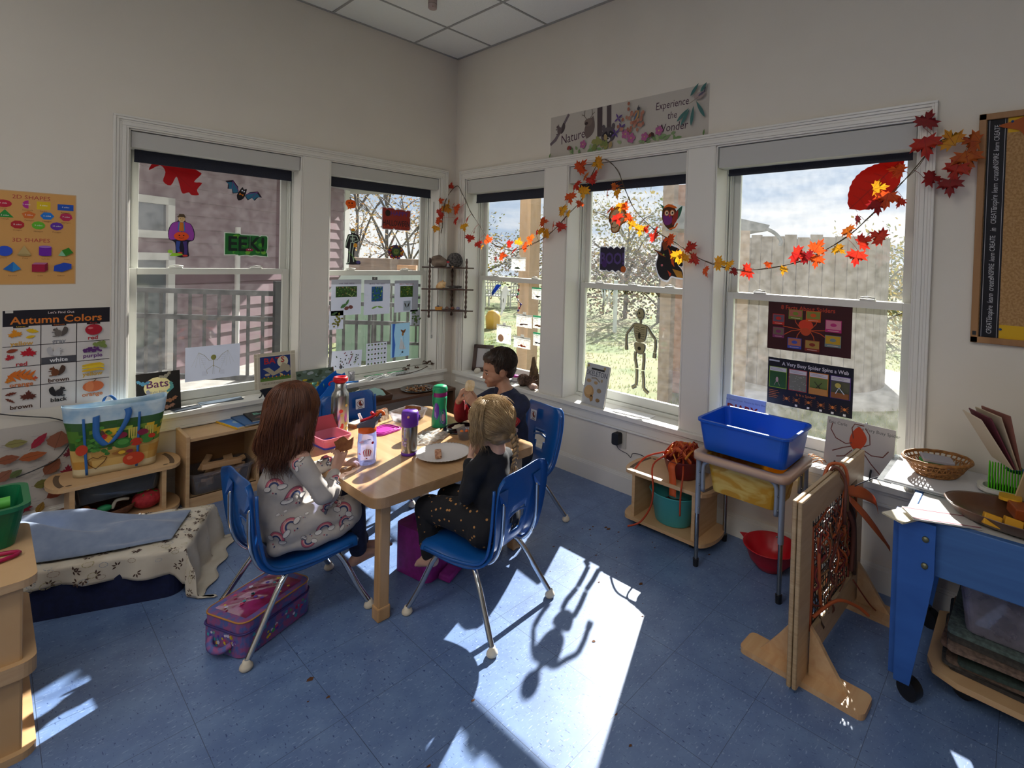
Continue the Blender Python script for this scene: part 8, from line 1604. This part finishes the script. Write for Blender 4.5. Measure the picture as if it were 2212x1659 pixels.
# cloth folds
for v in dr.data.vertices:
    c=v.co; f=.0035*math.sin(c.x*60+c.z*45+c.y*20)+.004*noise.noise(c*22); v.co=c+v.normal*f
dr.data.update()
it=[]; NH=(-.45,-.85,.25)
for c,ro,s_ in (((-1.86,-1.60,.55),.2,1.0),((-1.79,-1.62,.50),.0,1.15),((-1.72,-1.65,.60),-.3,.9),((-1.80,-1.62,.40),.8,1.0),((-1.70,-1.66,.36),.1,.9),((-1.84,-1.6,.36),-.4,.9),((-1.62,-1.64,.40),-.6,1.0),((-1.60,-1.62,.35),.5,.8),((-1.69,-1.66,.44),1.2,.7),((-1.90,-1.52,.48),.3,.9),((-1.65,-1.64,.53),-.9,.6),((-1.89,-1.50,.40),.5,.9),((-1.74,-1.63,.33),2.6,.8),((-1.77,-1.60,.62),1.4,.7),((-1.60,-1.56,.42),.2,.8)): it.append((c,NH,ro,rainbow(s_)))
for c in ((-1.75,-1.6,.42),(-1.66,-1.6,.42),(-1.83,-1.6,.45)): it.append((c,NH,.3,rainbow(.5)[4:]))
pattern(dr,it,'rainbow_print',root)
mb=MB(pm('navy_leggings','#141c38',.85,noise_c='#1c2748',scale=(40,40,40)))
for kn,an in (((-1.560,-1.590,.372),(-1.533,-1.590,.190)),((-1.562,-1.455,.372),(-1.485,-1.510,.178))): chain(mb,[(-1.72,kn[1],.372),kn,an],[.056,.049,.034],18)
build_skin(mb,'leggings',root,.005,2)
MB(C('#a02050',.5)).tube([hframe((-1.638,-1.605,.560),(.42,.30,.82),(.35,-.80,.1))@Vector((.019*math.cos(2*PI*k/16),-.010,.019*math.sin(2*PI*k/16))) for k in range(16)],.0025,6,closed=True).build('hair_tie_bracelet',root)
# long auburn hair
HR=pm('auburn_hair','#4e2a1a',.5,noise_c='#683a22',scale=(60,60,6),spec=.6,trans=.12); HR2=pm('auburn_hair_light','#7c4a2e',.4,spec=.6,trans=.2)
mb=MB(HR); hc=Vector((-1.765,-1.517,.815)); mb.sph(hc,(.092,.086,.098),nu=24,nv=16)
chain(mb,[(-1.79,-1.517,.80),(-1.805,-1.517,.73),(-1.812,-1.517,.67),(-1.81,-1.520,.635)],[.080,.072,.062,.046],20)
for s_ in (-1,1): chain(mb,[(-1.76,-1.517+s_*.052,.80),(-1.775,-1.517+s_*.064,.73),(-1.785,-1.517+s_*.066,.67)],[.046,.040,.026],14)
hb=build_skin(mb,'hair',root,.005,3); 
for v in hb.data.vertices: v.co+=v.normal*(.0045*noise.noise(Vector((v.co.x*70,v.co.y*70,v.co.z*8))))
hb.data.update()
r=random.Random(10); SA=[];SB=[]
def longstrand(a,r_,zend):
    top=hc+Vector((r_.uniform(-.02,.02),r_.uniform(-.02,.02),.097)); d=Vector((math.cos(a),math.sin(a),0)); k1=r_.uniform(.98,1.07)
    e1=hc+Vector((d.x*.060,d.y*.055,.078))*k1; e2=hc+Vector((d.x*.094,d.y*.088,.015))*k1; back=max(0,-d.x)
    R2=r_.uniform(.92,1.12); p3=Vector((-1.778-.012*back,-1.517,.74))+Vector((d.x*.082,d.y*.092,0))*R2; p4=Vector((-1.785-.015*back,-1.517,.66))+Vector((d.x*.080,d.y*.092,0))*R2*r_.uniform(.85,1.1)
    p5=Vector((-1.80+r_.uniform(-.03,.03),-1.517+r_.uniform(-.02,.02),zend))+Vector((d.x*.055,d.y*.07,0))*r_.uniform(.7,1.35)
    P=spline([top,e1,e2,p3,p4,p5],6); ph=a*2.2+r_.uniform(-.5,.5); am=r_.uniform(.006,.013)
    return [p+Vector((math.sin(i*.55+ph),math.cos(i*.5+ph),0))*am*(i/len(P))**1.2 for i,p in enumerate(P)]
for k in range(2300):
    a=r.uniform(rad(48),rad(312)); zz=r.uniform(.585,.68)-(.03 if abs(a-rad(250))<.6 else 0); (SA if r.random()<.62 else SB).append(longstrand(a,r,zz))
for k in range(150): a=rad(-55)+r.gauss(0,.14); SB.append(longstrand(a,r,r.uniform(.60,.68)))
strands('hair_strands',root,HR,SA,.0011,3); strands('hair_strands',root,HR2,SB,.0010,3)
# toast in her hand
root=thing('toast','bitten piece of brown toast held up by the red-haired child','toast',(-1.600,-1.585,.640),rot=(rad(78),rad(-8),rad(-40))); o1=[(-.05,-.03),(-.03,-.034),(.02,-.030),(.045,-.025),(.055,.0),(.060,.032),(.042,.022),(.03,.018),(.02,.03),(.0,.042),(-.018,.036),(-.03,.028),(-.05,.022),(-.042,.0)]
o1=[(x*.68,y*.80) for x,y in o1]; MB(BRD).prism(o1,-.005,.005).build('slice',root,bev=.002); MB(BRC).prism([(x*.86,y*.86) for x,y in o1],-.0075,-.005).build('spread',root)
# ---------- blond girl ----------
f2=Vector((-.208,.978,0)); r2=Vector((.978,.208,0)); O2=Vector((-1.235,-2.015,0)); G=lambda a,b,z: tuple(O2+f2*a+r2*b+Vector((0,0,z)))   # a forward, b to her right
root=thing('person','small child with blond braid in black top and speckled leggings, back to the camera','person'); SK2=skinmat('skin_pale','#c39c8a','#caa392')
hc2=Vector((-1.232,-2.062,.757)); H2=T(*hc2)@facing(rad(112),rad(-8),0)@Matrix.Scale(.93,4)
mb=MB(SK2); head(mb,H2); chain(mb,[G(-.045,0,.66),G(-.05,0,.60),G(-.06,0,.48),G(-.06,0,.375)],[.034,.058,.066,.074],18)
for b in (-1,1):
    chain(mb,[G(-.045,b*.03,.60),G(-.04,b*.088,.585)],[.04,.032]); chain(mb,[G(-.04,b*.088,.582),G(-.01,b*.098,.485),G(.062,b*.030+.03,.590)],[.031,.023,.015])
    hand(mb,hframe(G(.064,b*.026+.03,.595),f2*.25+r2*(-.2*b)+Vector((0,0,.9)),f2*.6+r2*(.6*b)),(.7,.8,.5),-b,.1,((.5,.7,-.4),.5),.8)
    kn=G(.205,b*.062-.03,.385); an=G(.185,b*.05-.045,.190); chain(mb,[G(-.05,b*.05,.365),kn,an],[.056,.040,.022]); foot(mb,an,tuple(Vector(an)+f2*.075-Vector((0,0,.035))),(0,.3,1),.019)
build_skin(mb,'body',root,.0036,2)
BKT=pm('black_jersey','#0d0e14',.9,noise_c='#14151d',scale=(30,30,30)); mb=MB(BKT); chain(mb,[G(-.047,0,.648),G(-.05,0,.60),G(-.058,0,.50),G(-.062,0,.41),G(-.055,0,.375)],[.040,.067,.080,.086,.086],22)
for b in (-1,1): chain(mb,[G(-.046,b*.03,.61),G(-.04,b*.085,.592)],[.046,.040]); chain(mb,[G(-.04,b*.090,.585),G(-.025,b*.098,.53),G(-.01,b*.102,.482),G(.052,b*.040+.025,.577)],[.039,.035,.031,.023])
tp=build_skin(mb,'black_top',root,.005,3)
for v in tp.data.vertices: v.co+=v.normal*(.003*math.sin(v.co.z*70+v.co.x*30)+.003*noise.noise(v.co*25))
SPK=D.materials.new('speckled_leggings'); SPK.use_nodes=True; q=SPK.node_tree; b=q.nodes['Principled BSDF']; b.inputs['Roughness'].default_value=.9
tcn=q.nodes.new('ShaderNodeTexCoord'); vo=q.nodes.new('ShaderNodeTexVoronoi'); vo.inputs['Scale'].default_value=42; cr_=q.nodes.new('ShaderNodeValToRGB'); cr_.color_ramp.interpolation='CONSTANT'; cr_.color_ramp.elements[0].color=(.42,.20,.06,1); cr_.color_ramp.elements[1].position=.20; cr_.color_ramp.elements[1].color=(.006,.006,.009,1)
q.links.new(tcn.outputs['Object'],vo.inputs['Vector']); q.links.new(vo.outputs['Distance'],cr_.inputs[0]); q.links.new(cr_.outputs[0],b.inputs['Base Color'])
mb=MB(SPK)
for b in (-1,1): kn=G(.205,b*.062-.03,.385); an=G(.187,b*.05-.044,.205); chain(mb,[G(-.05,b*.045,.370),G(.08,b*.058-.01,.385),kn,an],[.078,.062,.051,.032],18)
chain(mb,[G(-.06,-.05,.36),G(-.06,.05,.36)],[.08,.08]); lg=build_skin(mb,'leggings',root,.005,2)
for v in lg.data.vertices: v.co+=v.normal*(.003*noise.noise(v.co*30))
BL=pm('blond_hair','#8a6c48',.4,noise_c='#a88a62',scale=(60,60,60),spec=.6,trans=.12); BL2=pm('blond_hair_light','#c0a47a',.38,spec=.7,trans=.2)
cap=hc2-f2*.006+Vector((0,0,.016)); mb=MB(BL); mb.sph(cap,(.082,.090,.088),nu=24,nv=16,M=Matrix.Rotation(rad(12),4,'Z')); mb.sph(hc2-f2*.045+Vector((0,0,-.03)),(.062,.045,.05))
chain(mb,[hc2-f2*-.01+r2*-.055+Vector((0,0,.0)),hc2-f2*-.025+r2*-.060+Vector((0,0,-.055))],[.032,.016]); hb=build_skin(mb,'hair',root,.0045,2)
for v in hb.data.vertices: v.co+=v.normal*(.003*noise.noise(v.co*60))
tie=hc2-f2*.098+r2*.012+Vector((0,0,-.030)); r=random.Random(3); SA=[];SB=[]
for k in range(1700):
    th=r.uniform(0,2*PI); ph=r.uniform(0,1.25); loc=Vector((math.sin(ph)*math.cos(th)*.084,math.sin(ph)*math.sin(th)*.088+.0,math.cos(ph)*.088))
    p0=cap+f2*(loc.y+.01)+r2*loc.x+Vector((0,0,loc.z)); k1=r.uniform(1.0,1.05)
    mid=(p0+tie)/2; dd=(mid-cap); mid=cap+Vector((dd.x,dd.y,dd.z)).normalized()*.0885*k1
    m0=(p0*2+mid)/3; m0=cap+(m0-cap).normalized()*.0895*k1; m1=(mid+tie*1.0)/2; d1=(m1-cap); m1=cap+d1.normalized()*max(d1.length,.087*k1)
    P=spline([cap+(p0-cap).normalized()*.0885*k1,m0,mid,m1,tie+Vector((r.gauss(0,.006),r.gauss(0,.006),r.gauss(0,.008)))],5); (SA if r.random()<.5 else SB).append(P)
for k in range(420): # loose side hair falling past the left cheek
    s0=cap+r2*-.07+f2*r.uniform(-.02,.055)+Vector((0,0,r.uniform(-.01,.035))); s0=cap+(s0-cap).normalized()*.088
    P=spline([cap+Vector((0,0,.089))+f2*.02,s0+Vector((0,0,.035)),s0+Vector((0,0,-.02)),s0+r2*.006+Vector((r.gauss(0,.006),r.gauss(0,.006),-.06)),s0+r2*.012+Vector((r.gauss(0,.009),r.gauss(0,.009),-r.uniform(.08,.115)))],5); (SA if r.random()<.4 else SB).append(P)
for k in range(34):
    a_=r.uniform(0,6.28); q_=Vector((math.cos(a_),math.sin(a_),0)); P=spline([cap+q_*.03+Vector((0,0,.080)),cap+q_*.055+Vector((0,0,.083)),cap+q_*.085+Vector((0,0,.060))],5); SB.append(P)
strands('hair_strands',root,BL,SA,.0009,3); strands('hair_strands',root,BL2,SB,.0008,3)
mb=MB(BL); B0=tie; dn=Vector((.05,-.02,-1)).normalized()
for j in range(3):
    P=[]
    for i in range(40):
        t=i/39; a=t*15+j*2*PI/3; R_=.010*(1-.45*t); P.append(B0+dn*(.13*t)-f2*(.012*math.sin(t*PI))+r2*(R_*math.cos(a))+f2*(R_*.6*math.sin(2*a)))
    mb.tube(P,[.0095*(1-.5*i/39) for i in range(40)],7)
for k in range(30): mb.tube([B0+dn*.125,B0+dn*.14+Vector((r.gauss(0,.006),r.gauss(0,.006),0)),B0+dn*.175+Vector((r.gauss(0,.014),r.gauss(0,.014),0))],.0011,4,sp=3)
mb.build('braid',root); MB(BLACK).tube([B0+dn*.003+r2*(.013*math.cos(2*PI*k/14))+f2*(.013*math.sin(2*PI*k/14)) for k in range(14)],.004,6,closed=True).build('hair_tie',root)
# ---------- boy ----------
root=thing('person','dark-haired boy in navy and red shirt, seated by the windows eating a sandwich','person'); SK3=skinmat('skin_warm','#a47a62','#ad836b')
H3=T(-.748,-1.512,.825)@facing(rad(152),rad(-10),rad(-3)); mb=MB(SK3); head(mb,H3)
chain(mb,[(-.735,-1.53,.735),(-.715,-1.555,.66),(-.70,-1.575,.52),(-.69,-1.585,.385)],[.036,.064,.074,.080],18)
RE,RH=(-.862,-1.345,.548),(-.935,-1.430,.668); LE,LH=(-.80,-1.680,.565),(-.915,-1.545,.662)
chain(mb,[(-.725,-1.555,.655),(-.735,-1.455,.650)],[.045,.036]); chain(mb,[(-.725,-1.555,.655),(-.715,-1.655,.650)],[.045,.036])
chain(mb,[(-.735,-1.452,.648),RE,RH],[.034,.025,.0165]); chain(mb,[(-.715,-1.66,.648),LE,LH],[.034,.025,.0165])
MR3=hframe(RH,(.02,-.40,.90),(-.80,.50,.25)); ML3=hframe(LH,(-.48,.50,.72),(-.62,-.76,.25))
hand(mb,MR3,(.65,.7,.4),1,.10,((.35,.7,-.55),.5),.98); hand(mb,ML3,(.55,.7,.4),1,.10,((.35,.7,-.55),.5),.98)
for s_ in (-1,1): kn=(-.92,-1.585+s_*.07,.375); an=(-.90,-1.585+s_*.07,.10); chain(mb,[(-.70,-1.585+s_*.05,.37),kn,an],[.062,.044,.026]); foot(mb,an,(-1.0,-1.585+s_*.075,.065),(0,0,1))
build_skin(mb,'body',root,.0032,2)
EW=C('#cfc8c4',.25); EB=C('#1c100a',.2); mb=MB(EW)
for s_ in (-1,1): mb.sph(H3@Vector((s_*.028,.0605,-.0128)),.0108,nu=16,nv=10)
ey=mb.build('eyes',root); mb=MB(EB); mb.M=H3
for s_ in (-1,1): mb.sph((s_*.027,.0695,-.0145),(.0062,.0026,.0060),nu=12,nv=8); mb.tube([(s_*.016,.0725,-.0095),(s_*.028,.0745,-.0075),(s_*.040,.066,-.0115)],.0012,5,sp=3)
mb.build('iris_and_lashes',root)
HB3=pm('dark_brown_hair','#23160e',.5,noise_c='#38261a',scale=(70,70,20),spec=.5); mb=MB(HB3); mb.M=H3
for s_ in (-1,1): mb.tube([(s_*.014,.0760,.004),(s_*.028,.0755,.009),(s_*.042,.064,.004)],.0021,6,sp=3,flatk=.6)
mb.build('eyebrows',root)
mb=MB(pm('lips_boy','#8f5c4c',.5)); mb.M=H3; mb.tube([(-.014,.0750,-.0640),(-.006,.0808,-.0625),(0,.0818,-.0632),(.006,.0808,-.0625),(.014,.0750,-.0640)],.0015,6,sp=3); mb.tube([(-.012,.0745,-.0668),(0,.0802,-.0690),(.012,.0745,-.0668)],.0018,6,sp=3); mb.build('lips',root)
mb=MB(HB3); mb.M=H3; mb.sph((0,-.020,.030),(.0745,.088,.0775),nu=26,nv=16); mb.sph((0,-.050,-.010),(.060,.050,.055)); mb.sph((0,.030,.062),(.052,.044,.034)); mb.sph((0,-.055,-.045),(.040,.030,.030)); 
for s_ in (-1,1): mb.sph((s_*.058,.010,.012),(.013,.022,.034))
hb=build_skin(mb,'hair',root,.004,2)
for v in hb.data.vertices: v.co+=v.normal*(.0025*noise.noise(v.co*90))
r=random.Random(6); SA=[]; HC3=Vector((0,-.020,.030))
for k in range(2400):
    th=r.uniform(0,2*PI); ph=math.acos(r.uniform(-.45,1)); d=Vector((math.sin(ph)*math.cos(th),math.sin(ph)*math.sin(th),math.cos(ph)))
    if d.y>.45 and d.z<.35: continue
    if d.z<-.1 and d.y>-.2: continue
    p0=HC3+Vector((d.x*.074,d.y*.0875,d.z*.077)); crown=Vector((.01,-.05,.10)); fl=(p0-crown); fl=(fl-d*fl.dot(d)); fl=fl.normalized() if fl.length>1e-4 else Vector((0,1,0))
    L_=r.uniform(.016,.030); SA.append([H3@p0,H3@(p0+fl*L_*.5+d*.0022),H3@(p0+fl*L_-d*L_*L_*3+d*.0022)])
strands('hair_strands',root,HB3,SA,.0008,3)
NV=pm('navy_shirt','#10182f',.85,noise_c='#172040',scale=(30,30,30)); RS=pm('red_sleeve','#8a0f1c',.85,noise_c='#a01826',scale=(30,30,30)); mb=MB(NV)
chain(mb,[(-.732,-1.535,.700),(-.715,-1.555,.655),(-.705,-1.572,.54),(-.695,-1.585,.40)],[.044,.072,.087,.092],22)
chain(mb,[(-.722,-1.555,.660),(-.733,-1.46,.655)],[.05,.043]); chain(mb,[(-.722,-1.555,.660),(-.713,-1.648,.655)],[.05,.043])
for S0,E_ in (((-.733,-1.452,.650),RE),((-.713,-1.662,.650),LE)): chain(mb,[S0,tuple(a+(b-a)*.55 for a,b in zip(S0,E_))],[.050,.048])
sh=build_skin(mb,'shirt',root,.005,3)
for v in sh.data.vertices: v.co+=v.normal*(.003*math.sin(v.co.z*60+v.co.y*40))
lerp=lambda a,b,t: tuple(x+(y-x)*t for x,y in zip(a,b))
for S0,E_,Hh in (((-.733,-1.452,.650),RE,RH),((-.713,-1.662,.650),LE,LH)):
    mb=MB(RS); chain(mb,[S0,lerp(S0,E_,.5),E_,lerp(E_,Hh,.82)],[.044,.041,.037,.027]); sl=build_skin(mb,'sleeve',root,.0045,2)
    for v in sl.data.vertices: v.co+=v.normal*(.0025*math.sin(v.co.z*80+v.co.x*50))
mb=MB(NV); chain(mb,[(-.74,-1.50,.72),(-.72,-1.50,.705)],[.01,.01]); 
mb=MB(pm('dark_trousers','#181b24',.9)); 
for s_ in (-1,1): chain(mb,[(-.69,-1.585+s_*.05,.37),(-.92,-1.585+s_*.07,.375),(-.90,-1.585+s_*.07,.13)],[.075,.054,.038],16)
build_skin(mb,'trousers',root,.006,2)
# sandwich in the boy's hands
SW=Vector((-.905,-1.478,.742)); root=thing('sandwich','half-eaten sandwich in both hands of the boy','sandwich',tuple(SW),rot=(rad(20),rad(-60),rad(35)))
MB(pm('white_bread','#c8a878',.8,noise_c='#dccaa8',scale=(50,50,50))).prism(spl([(-.025,-.02),(.025,-.02),(.028,.014),(.010,.024),(-.014,.022),(-.028,.014)],3),-.002,.010).build('top_slice',root,bev=.004); MB(C('#9a5040',.6)).prism(rrect(.055,.04,.008),-.006,-.002).build('filling',root); MB(BRD).prism(rrect(.056,.044,.008),-.015,-.006).build('bottom_slice',root,bev=.003)
